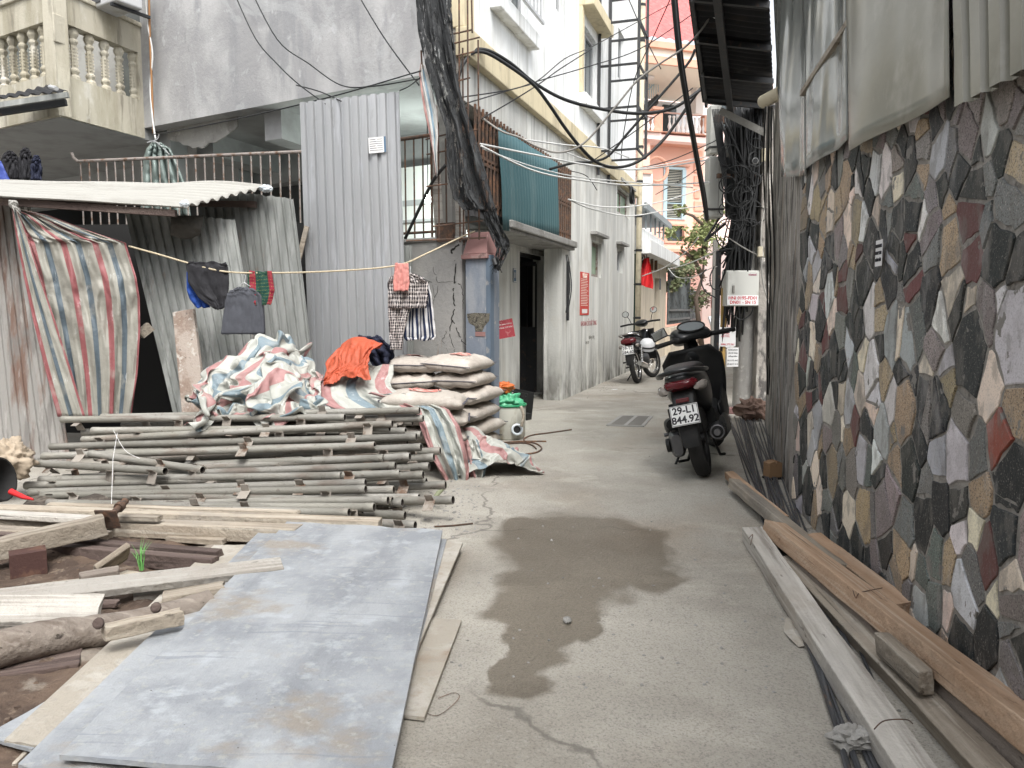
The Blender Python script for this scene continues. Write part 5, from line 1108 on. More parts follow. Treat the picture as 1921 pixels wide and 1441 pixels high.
# ---------------------------------------------------------------- scaffold tubes
m_tube = mat('dirty_galvanised_tube', (.25, .242, .212), .62, .35, layers=[((.33, .32, .295), 5, .45, .62, (.3, 1, 1), .8), ((.19, .155, .13), 9, .53, .66, (.3, 1, 1), .8), ((.11, .085, .07), 30, .6, .7, (1, 1, 1), .7)], bump=.3, bs=60, rv=.22)
m_clampm = mat('dusty_clamp_steel', (.27, .245, .215), .85, layers=[((.13, .085, .06), 9, .5, .62)], bump=.3, rv=.2)
m_inner = mat('tube_inside', (.03, .025, .022), .95, bump=0)
def tube_thing(name, a, b, r, label, group, clamps=(), mats=(None, None), taper=False):
    """hollow tube as a thing; local x runs along it"""
    a = V(a); b = V(b); L_ = (b - a).length; t = thing(name, label, 'scaffold tube', (0, 0, 0), group)
    mb = MB(); xs = [0, .004, .05, .052] + [.052 + (L_ - .104) * k / 6 for k in range(1, 6)] + [L_ - .052, L_ - .05, L_ - .004, L_]
    rr = [r, r * 1.06, r * 1.06, r] + [r] * 5 + [r, r * 1.06, r * 1.06, r]
    n = 14; vs = []; fs = []
    for x, q in zip(xs, rr):
        for k in range(n): th = 2 * math.pi * k / n; vs.append((x, q * math.cos(th), q * math.sin(th)))
    N_ = len(xs)
    for i in range(N_ - 1):
        for k in range(n): k2 = (k + 1) % n; fs.append((i * n + k, i * n + k2, (i + 1) * n + k2, (i + 1) * n + k))
    mb.add(vs, fs, 0)
    for x, d in ((0, .12), (L_, -.12)):
        o_ = len(mb.v); ri = r * .84
        mb.add([(x, r * math.cos(2 * math.pi * k / n), r * math.sin(2 * math.pi * k / n)) for k in range(n)] + [(x, ri * math.cos(2 * math.pi * k / n), ri * math.sin(2 * math.pi * k / n)) for k in range(n)] + [(x + d, ri * math.cos(2 * math.pi * k / n), ri * math.sin(2 * math.pi * k / n)) for k in range(n)],
               [(k, (k + 1) % n, (k + 1) % n + n, k + n) for k in range(n)] + [(k + n, (k + 1) % n + n, (k + 1) % n + 2 * n, k + 2 * n) for k in range(n)] + [tuple(range(2 * n, 3 * n))], 0)
        for q in range(len(mb.m) - n - 1, len(mb.m)): mb.m[q] = 1
    obj('tube', mb, [m_tube, m_inner], t, smooth='auto', fixn=True)
    for x, rot in clamps:
        mb = MB(); M = Matrix.Translation((x, 0, 0)) @ Matrix.Rotation(rot, 4, 'X')
        # folded V bracket welded on the tube
        mb.hexa([M @ V(v) for v in ((-.032, r * .9, -.006), (.032, r * .9, -.006), (.032, r * .9 + .004, 0), (-.032, r * .9 + .004, 0), (-.032, r + .036, .062), (.032, r + .036, .062), (.032, r + .041, .06), (-.032, r + .041, .06))])
        mb.hexa([M @ V(v) for v in ((-.024, r * .9, .004), (.024, r * .9, .004), (.024, r * .9, .009), (-.024, r * .9, .009), (-.024, r + .034, -.030), (.024, r + .034, -.030), (.024, r + .034, -.026), (-.024, r + .034, -.026))])
        obj('clamp', mb, m_clampm, t)
    d = (b - a).normalized(); M = frameM(a, d, V((0, 0, 1))); t.matrix_world = M
    return t
random.seed(5)
TUBES = [(116, 787, 647, 783), (190, 783, 787, 770), (230, 797, 780, 783), (260, 800, 794, 785), (173, 808, 731, 803), (200, 812, 761, 809), (155, 825, 736, 795), (95, 838, 781, 820), (240, 852, 764, 830), (80, 856, 703, 836), (169, 851, 380, 882), (280, 862, 790, 839), (300, 868, 826, 846), (66, 869, 310, 884), (350, 872, 720, 860), (330, 880, 769, 857), (310, 888, 814, 858),
         (75, 900, 640, 893), (119, 897, 742, 874), (240, 905, 805, 875), (48, 911, 750, 889), (260, 917, 794, 891), (330, 921, 800, 904), (55, 924, 686, 906), (320, 927, 836, 910), (78, 930, 686, 918), (200, 938, 739, 919), (250, 946, 728, 939), (180, 930, 736, 940), (90, 944, 680, 956), (300, 952, 786, 934), (330, 961, 755, 943), (200, 958, 702, 952), (330, 972, 760, 967), (120, 968, 655, 962), (420, 983, 779, 986), (560, 945, 850, 938)]
for _k in range(16):
    _y = 792 + _k * 9.5; TUBES.append((rnd(150, 330), _y, rnd(700, 800), _y - rnd(4, 10)))
BACK = {*range(37, 53), 3, 8, 12, 16, 19, 22, 24, 26, 30, 31, 2, 5, 33}
for i, (x0, y0, x1, y1) in enumerate(TUBES):
    ym = (y0 + y1) / 2 + (2 if i not in BACK else -8); D = lerp(5.45, 4.22, min(1, max(0, (ym - 775) / 210)))
    if i in BACK: D += .06
    if i > 36: D += .05
    a = P(x0, y0, D + .14); b = P(x1, y1, D - .22)
    for q in (a, b): q.z = max(q.z, .027)
    L_ = (b - a).length; cl = sorted({round(L_ * u, 2) for u in ([rnd(.06, .18), rnd(.30, .5), rnd(.55, .72), rnd(.82, .94)] if i not in BACK else [rnd(.5, .8), rnd(.85, .93)])})
    lab = 'dirty grey scaffold tube with welded clamps in the long stack behind the planks'
    if i == 0: lab = 'topmost scaffold tube at the left end of the stack, just under the striped tarp'
    if i == 1: lab = 'highest scaffold tube at the right end of the stack, touching the tarp'
    if i == 10: lab = 'short scaffold tube slanting down to the right across the left half of the stack'
    if i == 35: lab = 'lowest front scaffold tube whose open end lies right behind the grey panel'
    if i == 36: lab = 'short scaffold tube end lying on the ground under the hanging tarp'
    tube_thing('scaffold_tube', a, b, .0245, lab, 'scaffold tubes stacked behind the planks', [(x, rnd(-.5, 1.5) + math.pi) for x in cl])
# added dark mound standing in for the shade between the tubes
mb = MB(); mb.grid(lambda u, v: V((lerp(-3.0, -.75, u), lerp(4.42, 6.1, v), .01 + .17 * math.sin(min(1, v * 1.7) * 1.57) * min(1, u * 5, (1 - u) * 5) * min(1, (1 - v) * 5) + .05 * nz(u * 12, v * 8))), 60, 40)
o = obj('gap_shade_mound', mb, mat('gap_shade_brown', (.06, .05, .042), .95, layers=[((.14, .12, .1), 14, .5, .6)], bump=1, bs=30), origin=(-2, 5.3, 0), smooth=True); tag(o, 'added dark mound standing in for shade in the gaps of the scaffold tubes', 'rubble', kind='stuff')

# ---------------------------------------------------------------- cement bags
m_bag = mat('kraft_cement_bag', (.43, .39, .345), .75, layers=[((.50, .465, .42), 5, .5, .64), ((.33, .29, .255), 9, .55, .66, (1, 1, 1), .6)], bump=1.0, bs=9, rv=.08)
m_seam = mat('bag_stitching', (.10, .10, .12), .8, bump=0); m_logo = mat('faded_red_bag_print', (.56, .20, .17), .8, bump=0, layers=[((.62, .42, .37), 18, .45, .6)])
random.seed(9)
def bag_mesh(L_=.62, W_=.42, H_=.13, seed=0):
    n, m = 30, 22; vs = []; fs = []; top = {}
    for sgn in (1, -1):
        for j in range(m + 1):
            for i in range(n + 1):
                x = (i / n * 2 - 1); y = (j / m * 2 - 1); e = max(0, (1 - abs(x) ** 4.5)) ** .5 * max(0, (1 - abs(y) ** 3.6)) ** .55
                z = sgn * H_ / 2 * e * (1 + .22 * nz(x * 2.2 + seed, y * 2.2) + .14 * nz(x * 6, y * 6 + seed)) + .010 * nz(x * 9, y * 3, seed) * e - .012 * abs(x) ** 3
                shr = 1 - .035 * (1 - e) * 0; xx = x * L_ / 2 * (1 - .05 * abs(y) ** 6); yy = y * W_ / 2 * (1 - .04 * abs(x) ** 6)
                vs.append((xx + .008 * nz(y * 5, seed), yy + .006 * nz(x * 5, seed + 3), z + H_ / 2))
        o_ = 0 if sgn > 0 else (n + 1) * (m + 1)
        for j in range(m):
            for i in range(n):
                q = [o_ + j * (n + 1) + i, o_ + j * (n + 1) + i + 1, o_ + (j + 1) * (n + 1) + i + 1, o_ + (j + 1) * (n + 1) + i]; fs.append(tuple(q if sgn > 0 else q[::-1]))
    mb = MB(); mb.add(vs, fs); return mb
def make_bag(seed, printed):
    t = thing('cement_bag', 'cement bag', 'cement bag'); obj('sack', bag_mesh(seed=seed), m_bag, t, smooth=True, weld=True)
    mb = MB()
    for sx in (-1, 1):
        for k in range(20): y0 = lerp(-.20, .20, k / 20); mb.box(sx * .308 - .007, sx * .308 + .007, y0, y0 + .014, .0645, .0685)
    mb.tube([(.308, y, .066) for y in (-.21, 0, .21)], .0035, 5); mb.tube([(-.308, y, .066) for y in (-.21, 0, .21)], .0035, 5)
    obj('seam', mb, m_seam, t)
    if printed:
        mb = MB(); n = 28
        def sup(r0, r1):
            for k in range(n):
                vs = []
                for (rr, aa) in ((r0, k), (r1, k), (r1, k + 1), (r0, k + 1)):
                    th = 2 * math.pi * aa / n; x, y = rr * 1.25 * math.cos(th), rr * .85 * math.sin(th); X_, Y_ = x / .31, y / .21
                    e = (1 - abs(X_) ** 4.5) ** .5 * (1 - abs(Y_) ** 3.6) ** .55
                    vs.append((x, y, .065 * (1 + e * (1 + .22 * nz(X_ * 2.2 + seed, Y_ * 2.2) + .14 * nz(X_ * 6, Y_ * 6 + seed))) + .0075))
                mb.add(vs, [(0, 1, 2, 3)])
        sup(.085, .10); sup(.0, .05); sup(.05, .078); obj('red_print', mb, m_logo, t)
    return t
protoA, protoB = make_bag(1.3, True), make_bag(7.7, False)
ax = math.atan2(-.34, .94)
def at2(px, D, z): p = P(px, 700, D); return V((p.x, D, z))
BAGS = [(0, (862, 6.3, .735), 1.25, 'cement bag with a red round print on the very top right of the pile'), (0, (776, 6.36, .72), 1.75, 'top left cement bag of the pile, next to the orange tarp'),
        (1, (772, 6.33, .595), 1.68, 'cement bag directly under the top left one'), (1, (779, 6.36, .47), 1.6, 'third cement bag down at the left of the rear pile'), (1, (869, 6.32, .605), 1.3, 'cement bag directly under the top right one with the print'),
        (1, (880, 6.3, .475), 1.2, 'third cement bag down in the right hand stack beside the pillar'), (0, (874, 6.27, .345), 1.25, 'fourth cement bag down in the right hand stack'), (1, (880, 6.3, .215), 1.15, 'fifth cement bag down in the right hand stack above the concrete block'), (1, (877, 6.28, .085), 1.3, 'bottom cement bag of the right hand stack'),
        (0, (796, 5.72, .50), -.04, 'pale cement bag with red print lying in front, just above the tube ends'), (1, (802, 5.75, .37), .05, 'cement bag directly under the pale front one'), (1, (798, 5.75, .24), .1, 'third cement bag down in the front stack behind the draped tarp'), (1, (801, 5.78, .11), .0, 'lowest visible cement bag of the front stack')]
for i, (k, (px, D, z), rz, lab) in enumerate(BAGS):
    pr = protoA if k == 0 else protoB; o = copy_tree(pr)
    o.location = at2(px, D, z - .065 + .03); o.rotation_euler = (rnd(-.05, .05) + (.07 if i < 2 else 0), rnd(-.04, .04), rz); o['label'] = lab; o['group'] = 'cement bags stacked by the pillar'
for p_ in (protoA, protoB):
    for c_ in kids(p_): bpy.data.objects.remove(c_)
    bpy.data.objects.remove(p_)
# ---------------------------------------------------------------- crumpled tarps: real cloth dropped on what they cover
def mound(name, x0, x1, y0, y1, h, n=60):
    mb = MB().grid(lambda u, v: V((lerp(x0, x1, u), lerp(y0, y1, v), h(lerp(x0, x1, u), lerp(y0, y1, v)))), n, n)
    o = obj(name, mb, m_conc, fixn=False); m = o.modifiers.new('c', 'COLLISION'); o.collision.thickness_outer = .008; o.collision.cloth_friction = 30; return o
def sheet_for_sim(name, x0, x1, y0, y1, z0, nu, nv, amp, freq, m, uvs=(1, 1), seed=0, rot=0, hfun=None):
    def f(u, v):
        x, y = lerp(x0, x1, u), lerp(y0, y1, v)
        z = z0 + (hfun(x, y) if hfun else 0) + amp * (nz(x * freq, y * freq, seed) + .6 * nz(x * freq * 2.3, y * freq * 2.3, seed + 7))
        return V((x + amp * .5 * nz(y * freq, x * freq, seed + 20), y + amp * .5 * nz(x * freq, y * freq, seed + 30), z))
    mb = MB().grid(f, nu, nv)
    c, s = math.cos(rot), math.sin(rot)
    for fi, us in mb.uv.items(): mb.uv[fi] = [((a * c - b * s * uvs[1] / uvs[0]) * uvs[0], (a * s + b * c) * uvs[1]) for a, b in us]
    o = obj(name, mb, m, smooth=True, fixn=False); md = o.modifiers.new('cloth', 'CLOTH'); st = md.settings
    st.quality = 5; st.mass = .15; st.tension_stiffness = 12; st.compression_stiffness = 12; st.shear_stiffness = 4; st.bending_stiffness = .12; st.air_damping = 2.5
    cs = md.collision_settings; cs.distance_min = .008; cs.use_self_collision = True; cs.self_distance_min = .006; cs.collision_quality = 2; cs.friction = 15
    md.point_cache.frame_start = 1; md.point_cache.frame_end = 80
    return o
def cone(x, y, cx, cy, r, h): return h * max(0, 1 - math.hypot((x - cx) / r, (y - cy) / r) ** 1.3)
def hA(x, y):
    h = .36 if y < 5.38 else .30
    h += .46 * math.exp(-(((x + 1.95) / .38) ** 4 + ((y - 5.85) / .36) ** 4)) + .20 * math.exp(-(((x + 1.40) / .42) ** 4 + ((y - 5.8) / .34) ** 4)) - .12 * max(0, min(1, (x + 1.15) * 5))
    h += .08 * nz(x * 4, y * 4) + cone(x, y, -1.76, 6.05, .10, .26)
    h += .16 * math.exp(-(((x + 2.2) / .2) ** 2 + ((y - 5.5) / .16) ** 2)) + .14 * math.exp(-(((x + 1.75) / .25) ** 2 + ((y - 5.5) / .14) ** 2))
    if y < 5.16: h = max(.05, h - (5.16 - y) * 2)
    return max(.02, h)
def hC(x, y): return max(0, .30 * math.exp(-(((x + .30) / .16) ** 2 + ((y - 5.75) / .22) ** 2)) + .20 * math.exp(-(((x + .08) / .16) ** 2 + ((y - 5.55) / .15) ** 2)) + .02 * nz(x * 9, y * 9))
def hD(x, y): return max(hA(x, y) + .05, .52 + cone(x, y, -1.22, 5.95, .34, .42) + .12 * math.exp(-(((x + 1.05) / .12) ** 2 + ((y - 5.75) / .2) ** 2)) - .5 * max(0, 5.62 - y)) + .10 * math.exp(-(((x + 1.0) / .2) ** 2 + ((y - 5.9) / .2) ** 2))
cols_ = [mound('c1', -2.9, -.7, 4.9, 6.5, hA, 90), mound('c2', -.65, .45, 5.1, 6.3, hC), mound('c3', -1.42, -.6, 5.3, 6.6, hD, 50)]
sims = [(sheet_for_sim('tarp', -2.46, -1.30, 5.08, 6.2, 1.12, 96, 86, .27, 4.8, m_tarpl, (2.3, 2.1), 3, .5, hfun=lambda x, y: .0), 'crumpled heap of faded red, white and blue striped tarp on the scaffold tubes', m_tarpl),
        (sheet_for_sim('tarp', -.50, .22, 5.32, 5.95, .45, 56, 50, .14, 5.2, m_tarpl, (1.1, .9), 9, -.6), 'tail of the striped tarp lying crumpled on the alley ground', m_tarpl),
        (sheet_for_sim('orange_tarp', -1.43, -.93, 5.58, 6.16, 1.16, 46, 44, .10, 4.6, m_orangec, (1, 1), 17), 'bright orange tarp draped between the striped heap and the cement bags', m_orangec)]
for f in range(1, 62): S.frame_set(f)
dg = bpy.context.evaluated_depsgraph_get(); res = []
for o, lab, m in sims:
    me = bpy.data.meshes.new_from_object(o.evaluated_get(dg)); res.append((o.name, me, lab))
for o, _, _ in sims: bpy.data.objects.remove(o)
for o in cols_: bpy.data.objects.remove(o)
S.frame_set(1)
for nm, me, lab in res:
    c = sum((v.co for v in me.vertices), V()) / len(me.vertices); zmin = min(v.co.z for v in me.vertices); org = V((c.x, c.y, zmin)); me.transform(Matrix.Translation(-org))
    o = bpy.data.objects.new(nm.split('.')[0], me); COL.objects.link(o); o.location = org; tag(o, lab, 'tarp'); m_ = o.modifiers.new('s', 'SOLIDIFY'); m_.thickness = .002; u_ = o.modifiers.new('u', 'SUBSURF'); u_.levels = 1; u_.render_levels = 1
o = drape('tarp', m_tarpl, [(738, 690, 770, .15), (752, 735, 812, .12), (768, 778, 842, .02), (800, 788, 862, -.06), (850, 806, 876, -.1), (880, 822, 880, -.1), (912, 842, 878, -.08)], 5.45, 60, 90, .035, 2.6, .03, seed=41, edge=6, suv=.52); tag(o, 'striped tarp draped down over the open ends of the scaffold tubes', 'tarp')
o = drape('tarp', m_tarpl, [(826, 868, 896, 0), (850, 872, 906, -.03), (880, 878, 912, -.05), (905, 888, 906, -.06), (938, 896, 906, -.06)], 5.5, 30, 50, .03, 2.2, .02, seed=44, edge=8, suv=.25); tag(o, 'torn frayed strip of striped tarp between the draped tarp and the one on the ground', 'tarp')
# dark cloth behind the orange tarp
o = drape('dark_cloth', m_navy, [(632, 672, 712), (645, 668, 730), (668, 690, 738), (700, 708, 736)], 6.2, 30, 24, .05, 2.4, .05, seed=51, edge=8, solid=.02); tag(o, 'dark blue cloth bunched behind the orange tarp', 'cloth')
o = drape('dark_cloth', m_greyc, [(640, 700, 716), (652, 690, 738), (668, 690, 735)], 6.3, 26, 16, .05, 2, .06, seed=53, edge=8, solid=.02); tag(o, 'charcoal cloth crumpled above the top left cement bag', 'cloth')

o = drape('tarp', m_tarpl, [(684, 650, 738, .42), (700, 622, 738, .36), (716, 606, 732, .28), (728, 600, 736, .22), (744, 600, 752, .14), (760, 612, 788, .06), (776, 650, 800, -.02)], 5.5, 60, 34, .03, 1.6, .03, seed=91, edge=6, suv=.6); tag(o, 'flat fold of striped tarp spread over the tubes before the pale cement bag', 'tarp')
# ---------------------------------------------------------------- loose timber
def beam(name, label, cat, a, b, w, h, m, group=None, roll=0, irr=.06, seed=None, n=14, parent=None, bevel=.004, ragged=.3, curve=0):
    a = V(a); b = V(b); L_ = (b - a).length; sd = seed if seed is not None else random.random() * 90; mb = MB(); vs = []; fs = []
    ring_ = []
    prof = [(-.5, -.5), (0, -.5), (.5, -.5), (.5, 0), (.5, .5), (0, .5), (-.5, .5), (-.5, 0)]
    for i in range(n + 1):
        u = i / n; x = u * L_; sw = 1 + irr * nz(u * 4, sd); sh = 1 + irr * nz(u * 4, sd + 9)
        for k, (y, z) in enumerate(prof):
            e = 0
            if i in (0, n): e = ragged * .05 * nz(k * 1.7, sd, i) * (1 if i else -1)
            vs.append((x + e, y * w * sw + irr * w * .25 * nz(u * 9, sd, k), z * h * sh + irr * h * .35 * nz(u * 11, sd + 3, k) + curve * math.sin(math.pi * u)))
    for i in range(n):
        for k in range(8): k2 = (k + 1) % 8; fs.append((i * 8 + k, i * 8 + k2, (i + 1) * 8 + k2, (i + 1) * 8 + k))
    fs.append(tuple(range(7, -1, -1))); fs.append(tuple(range(n * 8, n * 8 + 8)))
    mb.add(vs, fs); M = frameM(a, b - a, V((0, 0, 1))) @ Matrix.Rotation(roll, 4, 'X')
    o = obj(name, mb, m, bevel=bevel); o.matrix_world = M
    return tag(o, label, cat, group)
random.seed(33)
GP = 'planks strewn in front of the scaffold tubes'
Z3 = V((0, 0, 1))
def fb(lab, x0, y0, x1, y1, ztop, w, h, m, roll=0, **k):
    a, b = G(x0, y0, ztop), G(x1, y1, ztop if not isinstance(ztop, tuple) else ztop[1]); return beam(k.pop('name', 'plank'), lab, k.pop('cat', 'plank'), a - Z3 * h / 2, b - Z3 * h / 2, w, h, m, k.pop('group', GP), roll, **k)
def db(lab, x0, y0, D0, x1, y1, D1, w, h, m, roll=0, **k):
    return beam(k.pop('name', 'plank'), lab, k.pop('cat', 'plank'), P(x0, y0, D0), P(x1, y1, D1), w, h, m, k.pop('group', GP), roll, **k)
fb('long pale plank lying nearest to the tubes, its sawn end beside the grey panel corner', -90, 946, 714, 974, .13, .085, .055, m_wood)
fb('long pale timber in front of the plank nearest the tubes, worn along its top', -90, 965, 560, 988, .115, .10, .075, m_wood)
fb('thin pale slat half hidden between the tubes and the long planks', 90, 944, 560, 958, .12, .05, .03, m_wood)
fb('grey weathered slat on top of the long pale timber at the left', -90, 955, 210, 972, .15, .07, .03, m_woodg)
fb('short split piece of pale wood lying across the middle of the long planks', 195, 965, 300, 968, .155, .05, .025, m_wood)
fb('pale timber running beside the dark rails at the left edge', -90, 985, 200, 1000, .10, .09, .06, m_wood)
fb('dark stained timber rail furthest back, in front of the pale planks', -90, 992, 412, 1032, .095, .05, .06, m_woodd)
fb('dark stained timber rail nearest the sand, split along its top', -90, 1004, 404, 1046, .085, .055, .07, m_woodd)
fb('short clean board lying between the dark rails and the grey panel', 320, 1003, 424, 1009, .06, .07, .03, m_wood)
fb('tiny pale offcut beside the short clean board', 288, 997, 334, 999, .07, .03, .02, m_wood)
db('thick cracked pale timber rising to the rusty steel prop', -90, 1050, 3.25, 196, 984, 3.62, .095, .085, m_wood, irr=.12, n=22)
db('short dry board standing tilted out of the sand', 176, 1078, 3.18, 238, 1034, 3.32, .11, .028, m_wood, roll=-.9)
db('thin yellowish stick on the sand left of the tilted board', 28, 1106, 3.0, 152, 1090, 3.12, .022, .02, m_wood)
db('brown block of timber under the foot of the tilted board', 150, 1090, 3.08, 224, 1076, 3.16, .07, .055, m_log)
db('long grey board crossing the sand up onto the grey panel', -90, 1134, 2.72, 528, 1062, 3.22, .10, .034, m_woodg, roll=.25, n=26)
db('second grey board just under the long crossing one', 250, 1118, 3.0, 440, 1090, 3.2, .09, .028, m_woodg, roll=.1)
db('short pale board with bent nails near the grey panel', 305, 1122, 2.9, 422, 1102, 2.98, .085, .03, m_wood)
db('wide wedge shaped board at the left edge with a pale top', -90, 1150, 2.55, 190, 1150, 2.72, .15, .05, m_woodg, roll=.35, irr=.15)
db('dark narrow strip of wood under the long grey board', 60, 1136, 2.82, 222, 1132, 2.88, .05, .02, m_woodd)
db('long thin split stick lying along the bare log', 192, 1188, 2.45, 342, 1156, 2.62, .045, .05, m_wood, irr=.15)
db('tiny pale stick leaning on the corner of the lower sheet', 26, 1436, 1.9, 58, 1404, 1.98, .012, .012, m_wood)
db('flat pale offcut lying on the sand behind the long grey board', 220, 1078, 3.3, 300, 1092, 3.2, .10, .015, m_wood)
fb('dark thick board deep in the shade at the left edge', -90, 1262, 150, 1225, .05, .16, .05, m_woodd)
# bare log with knots
a, b = P(-110, 1252, 2.28), P(398, 1132, 2.88); t = thing('log', 'thick bare grey brown log with knots lying across the sand', 'log', a); mb = MB(); pts_ = []
for k in range(25):
    u = k / 24; p = a.lerp(b, u) + V((0, .02 * math.sin(u * 5), .012 * math.sin(u * 7))); pts_.append(p)
mb.tube(pts_, [.062 * (1 + .12 * nz(k * .5, 3)) * (1 - .15 * k / 24) for k in range(25)], 18); o = obj('trunk', mb, m_log, t, smooth='auto')
for px, py, D in ((188, 1178, 2.45), (295, 1148, 2.62)): mb = MB(); mb.lathe([(.020, -.004), (.017, .004), (.006, .002)], P(px, py, D) + V((0, -.012, .02)), 10, 0, Matrix.Rotation(math.radians(70), 4, 'X')); obj('knot', mb, m_woodd, t, smooth=True)
# rusty prop head
t = thing('steel_prop', 'rusty steel prop with a square head plate beside the thick cracked timber', 'prop', P(205, 975, 3.68))
c = P(201, 975, 3.66); d = (P(243, 932, 3.85) - c).normalized(); mb = MB(); mb.tube([c, c + d * .02, c + d * .165], .0165, 12); mb.tube([c + d * .10, c + d * .125], .026, 12); mb.tube([c + d * .125, c + d * .165], .018, 12); obj('rod', mb, m_rust, t, smooth='auto')
x = d.cross(Z3).normalized(); y = x.cross(d); mb = MB(); mb.hexa([c - x * .055 - y * .05, c + x * .055 - y * .05, c + x * .055 - y * .05 + d * .008, c - x * .055 - y * .05 + d * .008, c - x * .055 + y * .05, c + x * .055 + y * .05, c + x * .055 + y * .05 + d * .008, c - x * .055 + y * .05 + d * .008]); obj('head_plate', mb, m_rust, t)
# steel channel offcut
c = P(52, 1046, 3.35); t = thing('steel_channel', 'short dark red steel channel offcut standing in the sand', 'steel offcut', V((c.x, c.y, c.z - .06))); Mc = Matrix.Translation(c) @ Matrix.Rotation(.6, 4, 'Z')
mb = MB(); mb.box(-.07, .07, -.05, .05, .02, .035, 0, Mc); mb.box(-.07, .07, -.058, -.05, -.07, .035, 0, Mc); mb.box(-.07, .07, .05, .058, -.07, .035, 0, Mc); obj('channel', mb, mat('dark_red_steel', (.07, .035, .03), .8, layers=[((.13, .07, .05), 9, .5, .6)], bump=.3), t)

# ---------------------------------------------------------------- formwork sheets
m_plyb = mat('blue_grey_formwork_sheet', (.25, .268, .29), .5, layers=[((.34, .36, .38), 3, .42, .6, (1, 1, 1)), ((.185, .20, .22), 2.2, .5, .68, (2.5, .6, 1), .7), ((.41, .44, .47), 9, .54, .66, (1, 1, 1), .7), ((.27, .235, .19), 1.7, .55, .63, (1, 1.3, 1), .75), ((.38, .39, .37), 30, .56, .66, (1, 1, 1), .5), ((.07, .065, .06), 40, .70, .73), ((.2, .22, .25), 6, .6, .66, (.25, 6, 1), .6)], bump=.35, bs=40, spec=.45)
m_plyc = mat('sandy_cement_coated_sheet', (.36, .33, .28), .85, layers=[((.45, .43, .39), 6, .45, .6), ((.27, .21, .15), 3, .54, .64, (1, 1, 1), .8), ((.3, .28, .25), 25, .58, .68, (1, 1, 1), .6)], bump=.5, bs=50)
def sheet(label, c4, z4, m, th=.014, sag=.01, seed=0, group='formwork sheets laid on the ground', thick_mat=None, origin=None):
    A, B, C_, D_ = [G(x, y, z) for (x, y), z in zip(c4, z4)]
    def top(u, v): return A.lerp(B, u).lerp(D_.lerp(C_, u), v) + Z3 * (sag * nz(u * 2.2, v * 2.2, seed) * math.sin(math.pi * v) + sag * .5 * nz(u * 5, v * 5, seed + 5))
    t = thing('formwork_sheet', label, 'sheet', (A + B + C_ + D_) / 4, group)
    mb = MB().grid(top, 24, 30); o = obj('board', mb, m, t, smooth=False, solidify=th); o.modifiers['s'].offset = -1
    return t
sheet('big scratched blue grey sheet on top, sandy, reaching the bottom of the view', ((541, 980), (830, 1000), (730, 1475), (112, 1426)), (.10, .085, .06, .085), m_plyb, .014, .014, 1)
sheet('blue grey sheet just under the big top one, showing along its left edge', ((490, 998), (640, 996), (190, 1500), (34, 1441)), (.08, .08, .05, .055), m_plyb, .012, .01, 2)
sheet('pale sandy sheet left of the blue grey ones with patches of dried cement', ((402, 1022), (520, 1022), (124, 1409), (8, 1388)), (.066, .066, .05, .05), m_plyc, .008, .01, 3)
sheet('narrow blue grey sheet showing between the log and the pale sandy sheet', ((236, 1236), (330, 1225), (60, 1412), (-30, 1388)), (.04, .04, .034, .034), m_plyb, .01, .006, 4)
sheet('grey dusty sheet lowest at the left, under the end of the log', ((240, 1200), (330, 1195), (90, 1372), (12, 1326)), (.026, .026, .022, .022), m_plyc, .01, .006, 5)
sheet('second blue grey sheet whose right edge peeks out under the big top one', ((700, 985), (838, 1012), (778, 1240), (640, 1230)), (.062, .062, .055, .055), m_plyb, .01, .004, 6)
sheet('pale sheet poking out furthest right under the big blue grey one', ((720, 1005), (868, 1022), (772, 1250), (640, 1240)), (.044, .044, .04, .04), m_plyc, .012, .004, 7)
sheet('small pale sheet corner lowest on the right, by the wire on the ground', ((700, 1150), (866, 1163), (796, 1345), (660, 1330)), (.022, .022, .018, .018), m_plyc, .012, .003, 8)
# ---------------------------------------------------------------- timber and reinforcing rods on the right
GT = 'long beams lying along the stone wall'
def zt(x, y, z): return G(x, y, z)
def tb(lab, x0, y0, z0, x1, y1, z1, w, h, m, roll=0, **k):
    a, b = G(x0, y0, z0), G(x1, y1, z1); return beam('timber_beam', lab, 'beam', a - Z3 * h / 2, b - Z3 * h / 2, w, h, m, GT, roll, **k)
tb('long fresh orange timber on top along the foot of the stone wall', 1452, 978, .13, 2010, 1400, .20, .105, .075, m_woodo, n=34, roll=-.18, irr=.10)
tb('pale split timber leading out of the far end of the orange one', 1376, 898, .10, 1580, 1060, .125, .075, .06, m_wood, n=18, roll=-.1, irr=.14)
tb('narrow pale timber at the far tip of the beams, beside the split one', 1368, 884, .08, 1470, 968, .11, .06, .05, m_woodo, n=12, roll=.1, irr=.14)
tb('whitish grey timber nearest the camera in front of all the other beams', 1412, 988, .085, 1765, 1500, .095, .095, .08, m_woodg, n=34, roll=.10, irr=.12)
tb('brown timber wedged low between the whitish grey and the orange beam', 1480, 1040, .06, 1930, 1500, .07, .08, .06, m_wood, n=26, roll=.3, irr=.08)
tb('grey timber lying lowest, half hidden under the orange beam', 1500, 1045, .08, 2010, 1470, .12, .07, .07, m_log, n=26, roll=-.2, irr=.08)
tb('rough brown timber leaning low against the stone wall behind the orange beam', 1528, 1000, .12, 1700, 1130, .14, .07, .05, m_woodo, n=14, roll=.2, irr=.1)
tb('short pale block nailed against the side of the orange beam', 1655, 1185, .15, 1738, 1258, .155, .045, .075, m_wood, n=10, roll=.1, irr=.08)
m_rebar = mat('reinforcing_steel', (.085, .088, .095), .6, .5, layers=[((.15, .11, .09), 12, .55, .66)], bump=.4, bs=300, rv=.25)
random.seed(12)
